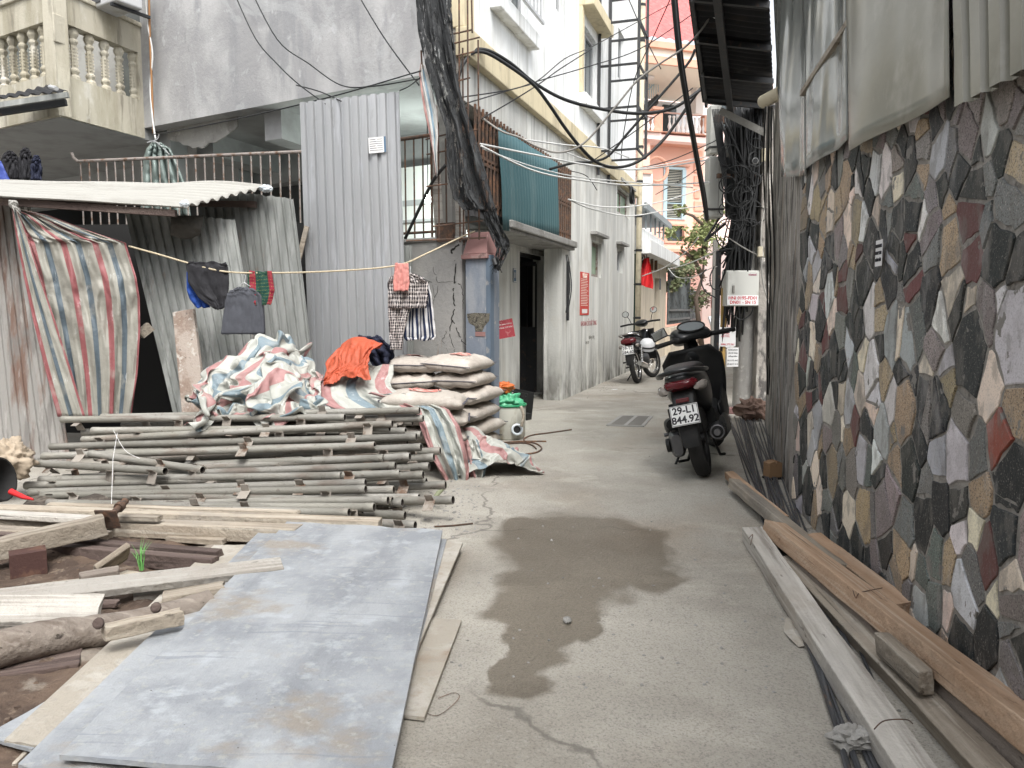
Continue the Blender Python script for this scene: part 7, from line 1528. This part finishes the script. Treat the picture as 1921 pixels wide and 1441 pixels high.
def motorbike():
    t = thing('motorbike', 'black and red motorbike with chrome spoked wheels parked by the streaked white wall', 'motorbike')
    R = .285; wheel(t, (0, 0, R), R, .085, True); wheel(t, (1.22, 0, R), R, .075, True, ang=-.35)
    b = loft([(-.26, 0, .74, .05, .03), (-.20, 0, .73, .09, .06), (.0, 0, .70, .11, .09), (.3, 0, .66, .11, .11), (.5, 0, .62, .08, .12)]); obj('tail_body', b, m_bk, t, smooth=True, sub=1)
    b = loft([(-.24, 0, .80, .09, .02), (-.1, 0, .805, .12, .035), (.2, 0, .79, .12, .04), (.5, 0, .75, .09, .04), (.6, 0, .73, .04, .02)]); obj('seat', b, m_seatv, t, smooth=True, sub=1)
    b = loft([(-.31, 0, .70, .07, .025), (-.28, 0, .70, .11, .05), (-.2, 0, .70, .125, .06)], exp=3); obj('tail_light', b, m_lens, t, smooth='auto')
    mb = MB(); mb.tube(smooth_path([V((.0, .14, .77)), V((-.22, .14, .81)), V((-.30, 0, .82)), V((-.22, -.14, .81)), V((.0, -.14, .77))], 5), .012, 8); obj('grab_rail', mb, m_chrome, t, smooth=True)
    b = loft([(-.18, 0, .62, .07, .05), (-.28, 0, .55, .065, .05), (-.33, 0, .42, .06, .06), (-.34, 0, .34, .055, .02)], exp=4); obj('rear_fender', b, m_bkm, t, smooth='auto')
    plate_vn(t, textM(V((-.34, 0, .56)), (0, -1, 0), V((.22, 0, 1))), '29-T2', '284.60')
    for s in (1, -1):
        mb = MB(); mb.tube([V((.0, s * .12, .30)), V((.08, s * .13, .62))], .020, 10)
        for k in range(9): mb.ring(V((.0, s * .12, .33)).lerp(V((.07, s * .13, .56)), k / 8), (.2, 0, 1), .028, .005, 14, 5)
        obj('shock_absorber', mb, m_chrome, t, smooth='auto')
        b = loft([(-.26, s * .13, .62, .02, .02), (-.22, s * .14, .62, .03, .03), (-.17, s * .13, .62, .015, .02)]); obj('indicator', b, m_clear, t, smooth=True)
    b = loft([(-.26, -.14, .33, .038, .04), (-.15, -.14, .32, .045, .045), (.2, -.13, .27, .042, .042), (.4, -.1, .22, .02, .02), (.8, -.05, .24, .018, .018)], exp=2); obj('exhaust', b, m_chrome, t, smooth='auto')
    b = loft([(.30, 0, .34, .10, .08), (.45, 0, .33, .13, .12), (.7, 0, .36, .10, .10), (.85, 0, .40, .06, .05)], exp=3); obj('engine', b, m_enginem, t, smooth='auto')
    b = loft([(.5, 0, .58, .07, .10), (.75, 0, .58, .07, .09), (.95, 0, .72, .09, .14), (1.05, 0, .78, .06, .10)]); obj('frame_cover', b, m_bk, t, smooth=True)
    mb = MB()
    def shield(u, v):
        z = lerp(.34, .86, v); hw = lerp(.16, .20, v); return V((1.0 - .1 * v + .09 * (1 - (2 * u - 1) ** 2), (u - .5) * 2 * hw, z))
    mb.grid(shield, 12, 12); obj('leg_shield', mb, m_bkm, t, smooth=True, solidify=.02)
    b = loft([(.84, 0, .97, .10, .02), (.90, 0, .98, .12, .05), (1.0, 0, .98, .11, .07), (1.10, 0, .95, .06, .05)]); hc = obj('handlebar_cover', b, m_bk, t, smooth=True, sub=1)
    mb = MB()
    for s in (1, -1):
        mb = MB(); mb.tube([V((.92, s * .1, .98)), V((.86, s * .22, .985)), V((.82, s * .35, .975))], .017, 10); obj('grip', mb, m_rubber, t, smooth=True)
        mb = MB(); mb.tube([V((.93, s * .17, .985)), V((.93, s * .2, 1.08)), V((.92, s * .24, 1.15))], .006, 6); mo = obj('mirror_arm', mb, m_bkm, t, smooth=True)
        b = MB().lathe([(.002, -.012), (.045, -.008), (.055, 0), (.052, .002)], (0, 0, 0), 18, 0, textM(V((0, 0, 0)), (0, -1, 0), Z3)); b.v = [V((v.x, v.y * 1.15, v.z)) + V((.915, s * .25, 1.17)) for v in b.v]; obj('mirror_shell', b, m_bkm, mo, smooth='auto')
        b = MB().lathe([(.046, .0), (.001, .001)], (0, 0, 0), 18, 0, textM(V((0, 0, 0)), (0, -1, 0), Z3)); b.v = [V((v.x - .004, v.y * 1.15, v.z)) + V((.915, s * .25, 1.17)) for v in b.v]; obj('mirror', b, m_mirror, mo)
    mb = MB()
    for s in (1, -1): mb.tube([V((.98, s * .06, .85)), V((1.20, s * .06 - .02, .285))], .018, 10)
    obj('front_fork', mb, m_chrome, t, smooth=True)
    b = loft([(1.0, -.0, .50, .04, .02), (1.12, -.0, .585, .055, .03), (1.25, -.03, .59, .055, .025), (1.42, -.08, .52, .04, .012)], exp=3); obj('front_fender', b, m_bk, t, smooth=True)
    mb = MB(); mb.tube([V((.45, .12, .24)), V((.38, .28, .03)), V((.35, .31, .002))], .010, 8); mb.tube([V((.4, .1, .28)), V((.4, .26, .26))], .012, 8); mb.tube([V((.12, .1, .36)), V((.1, .22, .36))], .012, 8); obj('stand', mb, m_bkm, t, smooth=True)
    return t
mo_ = motorbike(); q = G(1197, 719); mo_.matrix_world = Matrix.Translation(q) @ Matrix.Rotation(math.radians(90 - 22), 4, 'Z') @ Matrix.Rotation(math.radians(-10), 4, 'X')
c = mo_.matrix_world @ V((.20, -.20, .58)); t = thing('helmet', 'white helmet with a dark stripe hanging on the right side of the rear motorbike', 'helmet', c - Z3 * .1)
mb = MB(); Mh = Matrix.Rotation(.35, 4, 'X'); mb.lathe([(.125, -.06), (.132, -.01), (.12, .06), (.08, .105), (.03, .122), (.002, .124)], c, 22, 0, Mh); obj('shell', mb, mat('white_gloss', (.7, .72, .74), .25, bump=0), t, smooth='auto'); mb = MB(); mb.lathe([(.1335, -.012), (.1345, .004), (.131, .016)], c, 22, 0, Mh); obj('stripe', mb, m_darkink, t, smooth='auto')
# ---------------------------------------------------------------- net, rusty cage, cables, pole
def _net(X, cur):
    N, L, b = X['N'], X['L'], X['b']; mt = X['math']
    k = mt('SUBTRACT', 1.0, mt('MULTIPLY', X['mask'](30, .52, .60, (1, 1, .3), 4), .75)); L.new(k, b.inputs['Alpha']); return cur
m_net = mat('black_shade_net', (.028, .03, .032), .8, fn=_net, layers=[((.075, .078, .08), 16, .5, .66, (1, 1, .2))], bump=.6, bs=40)
o = drape('shade_net', m_net, [(-60, 776, 832), (0, 780, 836), (60, 784, 844), (120, 797, 852), (180, 815, 866), (240, 836, 886), (290, 838, 902), (330, 840, 914), (372, 850, 924), (393, 868, 930)], 6.45, 60, 120, .05, 2.3, .03, seed=61, edge=5, suv=1); tag(o, 'long torn black shade net hanging down the rusty cage at the house corner', 'net')
o = drape('shade_net', m_net, [(392, 903, 930), (420, 912, 938), (450, 924, 955), (468, 932, 957), (486, 928, 948), (506, 927, 938)], 6.5, 30, 50, .03, 1.6, .03, seed=63, edge=5, suv=.4); tag(o, 'lower twisted tail of the black net beside the red pillar cap', 'net')
o = drape('shade_net', m_net, [(-60, 806, 846), (20, 812, 848), (60, 826, 850), (120, 832, 856), (170, 838, 856)], 6.55, 24, 50, .04, 1.4, .05, seed=66, edge=7, suv=.5); tag(o, 'ragged upper bunch of black net behind the long one', 'net')
mb = MB(); mb.tube([P(926, 486, 6.5), P(930, 498, 6.48)], .02, 8)
for k in range(14): a = P(930 + rnd(-4, 4), 492, 6.48); mb.tube([a, a + V((rnd(-.05, .05), 0, -rnd(.03, .10)))], .002, 4)
o = obj('frayed_cord', mb, m_wire, origin=P(930, 500, 6.48)); tag(o, 'frayed dark cord ends where the net tail is tied beside the pillar', 'cord')
o = drape('torn_plastic', tarpmat('ragged_striped_plastic', (.42, .22, .2), (.55, .55, .53), (.22, .33, .42)), [(120, 789, 794), (140, 786, 802), (175, 790, 812), (210, 796, 820), (250, 806, 822), (285, 812, 820), (330, 818, 821)], 6.5, 20, 40, .02, 1.5, .02, seed=71, edge=6, suv=.3); tag(o, 'ragged strip of striped plastic tied left of the black net', 'plastic strip')
t = thing('steel_cage', 'rusty reinforcement cage with bars and stirrups at the corner between the two houses', 'steel cage', P(870, 460, 6.8))
def cagebar(x0, y0, x1, y1, D0, D1, r=.008, nm='bar'): mb = MB(); mb.tube([P(x0, y0, D0), P(x1, y1, D1)], r, 6); obj(nm, mb, m_rust, t)
for x, y0, y1, D in ((861, -40, 455, 6.7), (877, -40, 452, 6.55), (897, 75, 450, 6.6), (884, -40, 62, 6.6), (868, 90, 460, 6.8), (808, 240, 445, 6.75), (822, 230, 450, 6.7), (836, 260, 448, 6.8), (790, 95, 130, 6.5)): cagebar(x, y0, x + 2, y1, D, D)
for x0, y0, x1, y1 in ((840, 66, 886, 56), (842, 84, 900, 70), (842, 108, 890, 97), (790, 97, 794, 95), (866, 196, 880, 206), (798, 262, 838, 252), (800, 290, 842, 282), (868, 250, 896, 243), (868, 274, 900, 268), (812, 425, 906, 414), (858, 152, 882, 146), (862, 330, 898, 322), (800, 350, 840, 345), (762, 452, 912, 446), (866, 380, 900, 374)): cagebar(x0, y0, x1, y1, 6.6, 6.62, .007, 'stirrup')
# wooden shoring bits left of the cage
for k, (x0, y0, x1, y1, D) in enumerate(((846, -60, 866, 470, 6.95), (812, 200, 826, 470, 7.0))): mb = MB(); mb.bar(P(x0, y0, D), P(x1, y1, D), .08, .05, up=(0, -1, 0)); obj('shoring_board', mb, m_woodg, t)
mb = MB(); q = PL(838, 436, FW0 + Vy * -.01, Vy); mb.ring(q + V((0, -.02, 0)), Vy, .05, .012, 20, 8); mb.box(-.09, .09, -.03, .0, -.08, .08, 0, frameM(q, -FWd, (0, 0, 1))); obj('round_bracket', mb, m_rust, t)

def cable(pts, D0, D1, r, m, lab, name='cable', cat='cable', group='cables strung over the alley', sub=6):
    n = len(pts); w = [P(x, y, (D0 + (D1 - D0) * i / (n - 1)) if len(p_) == 2 else p_[2]) for i, p_ in enumerate(pts) for x, y in [p_[:2]]]
    mb = MB(); mb.tube(smooth_path(w, sub), r, 6); o = obj(name, mb, m, origin=w[0], smooth=True); return tag(o, lab, cat, group)
cable([(853, 200), (858, 150), (880, 102), (912, 94), (957, 118), (1003, 156), (1060, 187), (1130, 205), (1200, 213), (1262, 203), (1312, 170), (1340, 148)], 6.6, 8.5, .017, m_wire, 'thick black cable looping from the net and sagging flat across to the awning')
cable([(850, 215), (856, 155), (878, 106), (908, 98), (952, 122), (1000, 158), (1030, 196), (1060, 240), (1092, 280), (1122, 306), (1160, 314), (1202, 300), (1250, 256), (1305, 178), (1330, 150)], 6.62, 8.5, .016, m_wire, 'thick black cable dropping steeply before the white house, then rising right')
cable([(1030, 318), (1075, 306), (1112, 303), (1142, 292), (1176, 252), (1230, 190), (1290, 120), (1304, 92)], 8.5, 8.2, .014, m_wire, 'black cable rising from the cream band to the edge of the awning')
cable([(1258, -60), (1272, 90), (1284, 170), (1300, 262), (1318, 360), (1326, 412)], 7.4, 9.0, .024, m_wire, 'thickest black cable falling almost straight in front of the pink villa')
cable([(1264, -60), (1278, 90), (1290, 175), (1304, 262), (1322, 360), (1328, 408)], 7.5, 9.1, .012, m_wire, 'thinner black cable twinned with the thickest falling one')
cable([(1342, -60), (1332, 28), (1290, 84), (1240, 118), (1195, 152), (1150, 206), (1096, 268), (1050, 286), (1010, 276), (975, 258), (940, 246), (905, 222)], 6.6, 7.0, .010, m_wireg, 'grey cable slanting from the awning down to the teal sheet')
cable([(1332, 28), (1352, 40)], 6.6, 6.6, .006, m_wirew, 'short white cable end sticking out beside the awning')
for k, (pts, D0, D1, r, lab) in enumerate(((((900, 270), (1000, 290), (1100, 309), (1200, 318), (1330, 300)), 6.9, 9.0, .009, 'white cable, uppermost of the long pair crossing the teal sheet'), (((902, 274), (1000, 320), (1090, 338), (1200, 348), (1330, 342)), 6.9, 9.0, .009, 'white cable, lower of the long pair crossing the teal sheet'), (((905, 279), (1000, 313), (1090, 333), (1200, 343), (1300, 352)), 6.95, 9.0, .006, 'thin white cable between the two long ones'),
    (((1066, 374), (1120, 387), (1180, 388), (1250, 376), (1330, 350)), 9.5, 11, .009, 'white cable sagging in front of the small upper window'), (((1066, 374), (1110, 392), (1180, 405), (1250, 395), (1330, 385)), 9.5, 11, .009, 'white cable sagging lowest under the small upper window'), (((985, 262), (1060, 272), (1130, 278), (1180, 296)), 7.9, 9.6, .008, 'white cable lying along the cream band'), (((1060, 285), (1100, 300), (1150, 312), (1200, 316), (1335, 292)), 8.5, 9.3, .006, 'white cable bunched at the lowest point of the black cable'))):
    cable(pts, D0, D1, r, m_wirew, lab)
cable([(1066, 320), (1100, 330), (1120, 357)], 9.3, 9.6, .005, m_wire, 'thin dark wire tail curling down the streaked wall')
for pts, D0, D1, lab in ((((432, -30), (478, 70), (520, 120), (560, 158), (612, 196)), 8.0, 6.9, 'thin black wire falling over the grey wall to the left corner of the tall sheet'), (((465, -30), (520, 74), (580, 120), (640, 160), (700, 162), (786, 148)), 8.1, 6.5, 'thin black wire sagging over the grey wall to the net'), (((290, 252), (330, 246), (450, 222), (620, 182), (790, 133)), 8.6, 6.5, 'thin black wire running along the lower edge of the grey wall'), (((556, 160), (600, 172), (640, 190)), 7.3, 6.8, 'short black wire branching to the tall sheet'), (((750, 170), (768, 162), (788, 146)), 6.8, 6.5, 'short black wire at the right top of the tall sheet'), (((660, -30), (720, 70), (786, 160)), 7.5, 6.6, 'hair thin wire crossing the grey wall diagonally'),
    (((868, 196), (960, 168), (1008, 152), (1060, 110), (1110, 88), (1180, 50), (1290, -10)), 6.7, 12, 'thin black wire rising past the tall window to the red roof'), (((905, 222), (960, 190), (1008, 160), (1050, 130), (1110, 92)), 6.9, 8.4, 'thin black wire crossing at the white house wall'), (((870, 182), (960, 168), (1010, 152), (1100, 126), (1200, 92), (1300, 26)), 6.7, 9, 'thin black wire rising to the awning edge'),
    (((1180, 0), (1215, 80), (1240, 130)), 9, 9, 'thin wire in front of the red roof'), (((1270, -30), (1230, 60), (1190, 150), (1170, 250), (1165, 300)), 8, 9.6, 'thin wire slanting from the top past the steel frame'), (((1115, 300), (1200, 240), (1300, 165)), 9, 8.6, 'thin dark wire from the white house to the awning corner'), (((1190, 318), (1260, 300), (1330, 270), (1345, 262)), 9.5, 9.2, 'dark wire running level to the meter box'),
    (((1230, 365), (1290, 330), (1340, 290)), 12, 9.4, 'dark wire slanting behind the meter box'), (((760, 448), (785, 395), (812, 340), (836, 310)), 6.9, 6.6, 'stiff black cable bowed in front of the white room')):
    cable(pts, D0, D1, .006 if 'stiff' not in lab else .014, m_wire, lab)
cable([(1205, 518), (1250, 500), (1290, 470), (1310, 445)], 13, 11, .008, m_wirew, 'white cable over the flat canopy')
cable([(1255, 505), (1290, 495), (1330, 478), (1350, 465)], 12, 9.4, .008, m_wirew, 'white cable from the canopy corner to the pole')
cable([(1253, 503), (1270, 520), (1300, 520), (1330, 505), (1345, 500)], 12, 9.4, .006, m_wirew, 'white cable sagging under the tree')
# coil and lamp on the facade
mb = MB(); q = wbp(1185, 367, -.12)
for k in range(5): mb.ring(q + V((rnd(-.02, .02), rnd(-.02, .02), rnd(-.02, .02))), WBn + V((0, 0, rnd(-.1, .1))), .14, .012, 20, 6)
o = obj('cable_coil', mb, m_wire, origin=q, smooth=True); tag(o, 'black coil of cable on the white wall near the downpipe', 'cable coil')
mb = MB(); q0, q1 = wbp(1062, 478, -.05), wbp(1066, 600, -.05)
for k in range(2): mb.tube(smooth_path([q0 + V((.02 * k, 0, 0)), q0 + V((.05 + .02 * k, -.03, -.4)), q0 + V((.05 * k * .5, -.03, -.75))]), .008, 6)
mb.box(-.02, .02, -.03, .0, -.8, -.02, 0, frameM(wbp(1064, 488, -.01), WBd, (0, 0, 1))); o = obj('wall_conduit', mb, m_black, origin=q1, smooth='auto'); tag(o, 'dark conduit box with bowed cables on the corner of the door pier', 'conduit')
mb = MB(); q = P(285, 0, 8.9)
mb.tube(smooth_path([P(272, -30, 8.9), P(276, 40, 8.85), P(286, 100, 8.85), (P(282, 160, 8.85)), P(286, 220, 8.8), P(292, 262, 8.75)]), .010, 6); o = obj('wall_cable', mb, m_wirew, origin=P(290, 255, 8.8), smooth=True); tag(o, 'white cable running down the inner corner beside the balcony', 'cable')
mb = MB(); mb.tube(smooth_path([P(279, -30, 8.9), P(281, 60, 8.85), P(284, 140, 8.85), P(288, 250, 8.8)]), .012, 6); o = obj('wall_cable', mb, m_wireo, origin=P(290, 255, 8.8), smooth=True); tag(o, 'rusty orange pipe running down the inner corner beside the balcony', 'pipe')

# ---------------------------------------------------------------- utility pole and its boxes
pb_ = G(1398, 766); PD = pb_.y
t = thing('utility_pole', 'thick grey concrete utility pole standing behind the scooter', 'pole', pb_)
mb = MB(); mb.tube([pb_, pb_ + Z3 * 2.5, pb_ + Z3 * 9], [.155, .145, .11], 24); obj('shaft', mb, m_conc, t, smooth='auto')
mb = MB(); mb.bar(P(1340, 222, PD), P(1440, 240, PD), .06, .08); mb.bar(P(1345, 330, PD - .2), P(1435, 332, PD - .2), .05, .05); obj('cross_arm', mb, m_rust, t)
t = thing('concrete_post', 'square concrete post right of the utility pole', 'post', G(1434, 772)); q = G(1434, 772); mb = MB(); mb.box(-.11, .07, 0, .2, 0, 3.6, 0, Matrix.Translation(q)); obj('post', mb, m_edge, t, bevel=.01)
mb = MB(); q = P(1445, 800, 7.9); mb.tube([V((q.x - .03, q.y, 0)), V((q.x - .03, q.y, 4.2))], .02, 10); o = obj('white_conduit', mb, m_alu, origin=V((q.x, q.y, 0))); tag(o, 'thin white conduit running up the edge of the side wall', 'pipe')
mb = MB(); q = P(1357, 600, PD - .12); mb.tube([V((q.x, q.y, 0)), V((q.x, q.y, 1.45))], .036, 14); o = obj('yellow_pipe', mb, mat('ochre_pipe', (.42, .27, .09), .5, bump=0), origin=V((q.x, q.y, 0)), smooth='auto'); tag(o, 'ochre plastic pipe strapped to the left of the utility pole', 'pipe')
# telecom cabinet with lettering
bw = P(1424, 540, PD - .28).x - P(1362, 540, PD - .28).x; q = P(1393, 541, PD - .28); bh = P(1393, 508, PD - .28).z - P(1393, 575, PD - .28).z
t = thing('telecom_cabinet', 'light grey telecom cabinet with red lettering strapped to the utility pole', 'cabinet', q - Z3 * bh / 2); m_cab = mat('cabinet_grey', (.50, .505, .475), .5, bump=.03, layers=[((.43, .42, .38), 4, .55, .7)])
mb = MB(); mb.box(q.x - bw / 2, q.x + bw / 2, q.y, q.y + .2, q.z - bh / 2, q.z + bh / 2); obj('casing', mb, m_cab, t, bevel=.006)
mb = MB(); mb.box(q.x - bw / 2 + .012, q.x + bw / 2 - .006, q.y - .012, q.y - .001, q.z - bh / 2 + .01, q.z + bh / 2 - .014); d_ = obj('door', mb, m_cab, t, bevel=.003)
mb = MB(); mb.box(q.x - .12, q.x - .095, q.y - .03, q.y - .013, q.z - .055, q.z + .035); obj('handle', mb, m_wireg, d_, bevel=.006)
mb = MB(); mb.box(q.x - bw / 2 + .014, q.x + bw / 2 - .008, q.y - .0145, q.y - .0125, q.z - bh / 2 + .012, q.z - bh / 2 + .125); obj('label_plate', mb, m_paper, d_)
MT = textM(V((q.x + .005, q.y - .0155, q.z - bh / 2 + .093)), (1, 0, 0), (0, 0, 1)); text_obj('HNI 0195-FD01', .052, m_redink, d_, MT, bold=.0012, ext=.0005); MT = textM(V((q.x + .005, q.y - .0155, q.z - bh / 2 + .043)), (1, 0, 0), (0, 0, 1)); text_obj('DN01 - SN 15', .052, m_redink, d_, MT, bold=.0012, ext=.0005)
MT = textM(V((q.x + bw * .28, q.y - .0135, q.z + bh * .38)), (1, 0, 0), (0, 0, 1)); text_obj('viettel', .038, mat('magenta_ink', (.25, .03, .09), .7, bump=0), d_, MT, bold=.0006, ext=.0005)
# meter cabinets left of the pole
for (x0, y0, x1, y1, D, lab) in ((1331, 293, 1357, 408, PD - .1, 'tall grey meter box hung high on the left of the utility pole'), (1334, 196, 1352, 288, PD + .3, 'narrow rounded grey meter box above the tall one')):
    a, b = P(x0, y0, D), P(x1, y1, D); t = thing('meter_box', lab, 'meter box', V(((a.x + b.x) / 2, D, b.z))); mb = MB(); mb.box(a.x, b.x, D, D + .22, b.z, a.z); obj('casing', mb, m_cab, t, bevel=.012); mb = MB(); mb.box(a.x - .01, b.x + .01, D - .01, D + .23, lerp(b.z, a.z, .12), lerp(b.z, a.z, .15)); obj('strap', mb, m_black, t)
    mb = MB(); mb.box(lerp(a.x, b.x, .62), lerp(a.x, b.x, .66), D - .004, D - .0005, b.z + .02, a.z - .02); obj('door_seam', mb, m_wireg, t)
t = thing('wall_bracket', 'black metal bracket holding the meter boxes beside the tree', 'bracket', P(1330, 445, PD)); mb = MB(); mb.bar(P(1354, 402, PD), P(1322, 452, PD), .05, .02); mb.bar(P(1322, 452, PD), P(1360, 420, PD), .04, .03); obj('arm', mb, m_black, t)
# steel angle posts beside the pole
for k, (x, y0, y1, D, lab) in enumerate(((1349, 470, 760, PD + .6, 'thin dark steel post left of the ochre pipe'), (1343, 450, 640, PD + 1.2, 'thin grey steel post nearest the pink wall'))): 
    a, b = P(x, y0, D), P(x, y1, D); mb = MB(); mb.box(a.x - .03, a.x + .03, D, D + .04, 0, a.z); o = obj('steel_post', mb, m_black if k == 0 else m_wireg, origin=V((a.x, D, 0))); tag(o, lab, 'post')
# posters
def poster(lab, x0, y0, x1, y1, D, lines, name='poster'):
    a, b = P(x0, y0, D), P(x1, y1, D); return plate(name, lab, 'poster', (a + b) / 2, (1, .05, 0), (0, 0, 1), b.x - a.x, a.z - b.z, m_paper, lines, th=.002)
poster('white advert sheet with red print pasted left on the pole above the scooter mirror', 1351, 614, 1380, 650, PD - .17, [('INTERNET', .034, -.0, .085, m_darkink), ('ADSL', .05, -.04, .045, m_redink), ('VIETTEL', .03, -.03, .005, m_redink), ('0986.373.361', .03, 0, -.09, m_redink)])
poster('small white notice with black print pasted low on the pole', 1364, 652, 1385, 688, PD - .165, [('KHOAN', .030, 0, .085, m_darkink), ('cắt bê tông', .024, 0, .05, m_darkink), ('chống thấm', .022, 0, .01, m_darkink), ('04.1132 662', .026, 0, -.04, m_darkink), ('09.8377 014', .026, 0, -.085, m_darkink)])
# small junction boxes and wires near the wall
for (x, y, D, w, h, lab) in ((1427, 472, 8.6, .05, .11, 'small white plastic junction box nearest the pole'), (1441, 474, 8.2, .06, .09, 'small cream junction box on the side wall'), (1438, 290, 8.6, .08, .14, 'grey junction box under the awning')):
    q = P(x, y, D); mb = MB(); mb.box(q.x - w / 2, q.x + w / 2, q.y, q.y + .05, q.z - h / 2, q.z + h / 2); o = obj('junction_box', mb, m_pvc, origin=q, bevel=.006); tag(o, lab, 'junction box')
q = P(1417, 302, 8.8); t = thing('bullet_camera', 'small grey camera under the awning beside the cable tangle', 'camera', q); mb = MB(); mb.tube([q + V((.03, .1, .02)), q], .035, 12); obj('housing', mb, m_alu, t, smooth='auto'); mb = MB(); mb.tube([q + V((0, -.001, 0)), q + V((-.002, -.012, 0))], .028, 12); obj('lens', mb, m_black, t)
t = thing('window_bars', 'white curved window bars in the gap under the awning', 'grille', P(1425, 370, 9.6)); mb = MB()
for k in range(9): x = 1412 + k * 4; mb.tube([P(x, 295 + abs(k - 4) * 3, 9.8), P(x, 372, 9.8)], .008, 5)
mb.tube([P(1408, 372, 9.8), P(1446, 372, 9.8)], .012, 5); mb.tube(smooth_path([P(1408, 330, 9.8), P(1425, 312, 9.8), P(1446, 318, 9.8)]), .008, 5); obj('bars', mb, m_alu, t)
# the tangle
random.seed(91); mb = MB(); top0 = P(1392, 190, PD - .1)
for k in range(95):
    x0 = rnd(1352, 1432); x1 = rnd(1378, 1418); x2 = rnd(1350, 1400); D = PD - .26 + rnd(-.05, .12)
    pts = [P(x0, rnd(185, 240), D), P(lerp(x0, x1, .5) + rnd(-10, 10), rnd(270, 330), D), P(x1, rnd(350, 400), D), P(lerp(x1, x2, .4) + rnd(-8, 8), rnd(430, 470), D), P(x2 + rnd(-4, 6), rnd(500, 660) if k % 3 == 0 else rnd(460, 520), D + .1)]
    mb.tube(smooth_path(pts, 4), rnd(.005, .016), 5)
for k in range(26):
    c = P(rnd(1356, 1432), rnd(250, 440), PD - .3); mb.ring(c, (rnd(-.5, .5), -1, rnd(-.5, .5)), rnd(.07, .18), rnd(.004, .009), 18, 5)
for k in range(30):
    a = P(rnd(1380, 1430), rnd(215, 250), PD - .2); b = P(rnd(1395, 1436), rnd(330, 372), PD - .2); mb.tube(smooth_path([a, a.lerp(b, .5) + V((rnd(-.2, .2), 0, rnd(-.1, .1))), b], 4), rnd(.004, .01), 5)
o = obj('cable_tangle', mb, m_wire, origin=P(1390, 400, PD), smooth=True); tag(o, 'dense black tangle of telephone cables wrapped round the upper pole', kind='stuff')
mb = MB(); mb.lathe([(.05, 0), (.2, .1), (.24, .9), (.2, 1.6), (.12, 2.0), (.05, 2.05)], P(1392, 420, PD - .02), 14); o = obj('cable_splice', mb, m_black, origin=P(1392, 420, PD), smooth=True); tag(o, 'thick black wrapped cable mass on the upper part of the pole', 'cable mass')
for pts, lab, m in ((((1362, 443), (1395, 465), (1430, 482), (1440, 478)), 'pale cable slanting from the pole to the junction boxes', m_wireg), (((1440, 300), (1436, 380), (1428, 430), (1430, 520), (1444, 575)), 'grey cable hanging down the side wall', m_wireg), (((1368, 575), (1375, 590), (1390, 600), (1408, 590), (1414, 575)), 'thin black cable looping under the telecom cabinet', m_wire), (((1325, 505), (1315, 520), (1322, 545), (1345, 560)), 'thin black loop of cable in front of the pink wall', m_wire), (((1340, 500), (1332, 520), (1336, 540), (1350, 545)), 'inner thin black loop of cable in front of the pink wall', m_wire)):
    cable(pts, PD - .2, PD - .3 if '1440' not in str(pts) else 8.4, .008, m, lab, group='cables around the utility pole')
for k in range(7):
    cable([(1336 + k * 3, 205), (1344 + k * 2, 262), (1350 + k * 2, 300), (1362, 360 + k * 8)], PD - .2, PD - .25, .007, m_wire, 'thin black drop wire beside the meter boxes', group='cables around the utility pole')
# trailing cables up the plastered corner
random.seed(14)
for k in range(6):
    x = 1436 + k * 3.0; mb = MB(); mb.tube(smooth_path([P(x, 200, 6.4 + k * .1), P(x + rnd(-5, 8), 320, 6.6), P(x + rnd(-6, 8), 480, 6.9), P(x + rnd(-4, 6), 640, 7.2), P(x + rnd(-4, 4), 740, 7.4)]), .008, 5); o = obj('hanging_cable', mb, m_wireg if k % 2 else m_wire, origin=P(x, 740, 7.4), smooth=True); tag(o, 'loose old cable hanging down along the plastered side wall', 'cable', 'old cables down the side wall')

# ---------------------------------------------------------------- unseen house walls added beside and behind the viewer to block low sky
for nm, x0, x1, y0, y1, h in (('unseen plain house wall left of the viewer, added to block low sky light', -7.2, -6.6, -9, 6.0, 7.5), ('unseen plain house front behind the viewer, added to block low sky light', -6.5, 3.5, -9, -8.4, 7.5)):
    t = thing('sky_block_house', nm, 'building', ((x0 + x1) / 2, (y0 + y1) / 2, 0)); mb = MB(); mb.box(x0, x1, y0, y1, 0, h); obj('wall', mb, m_greywall, t)
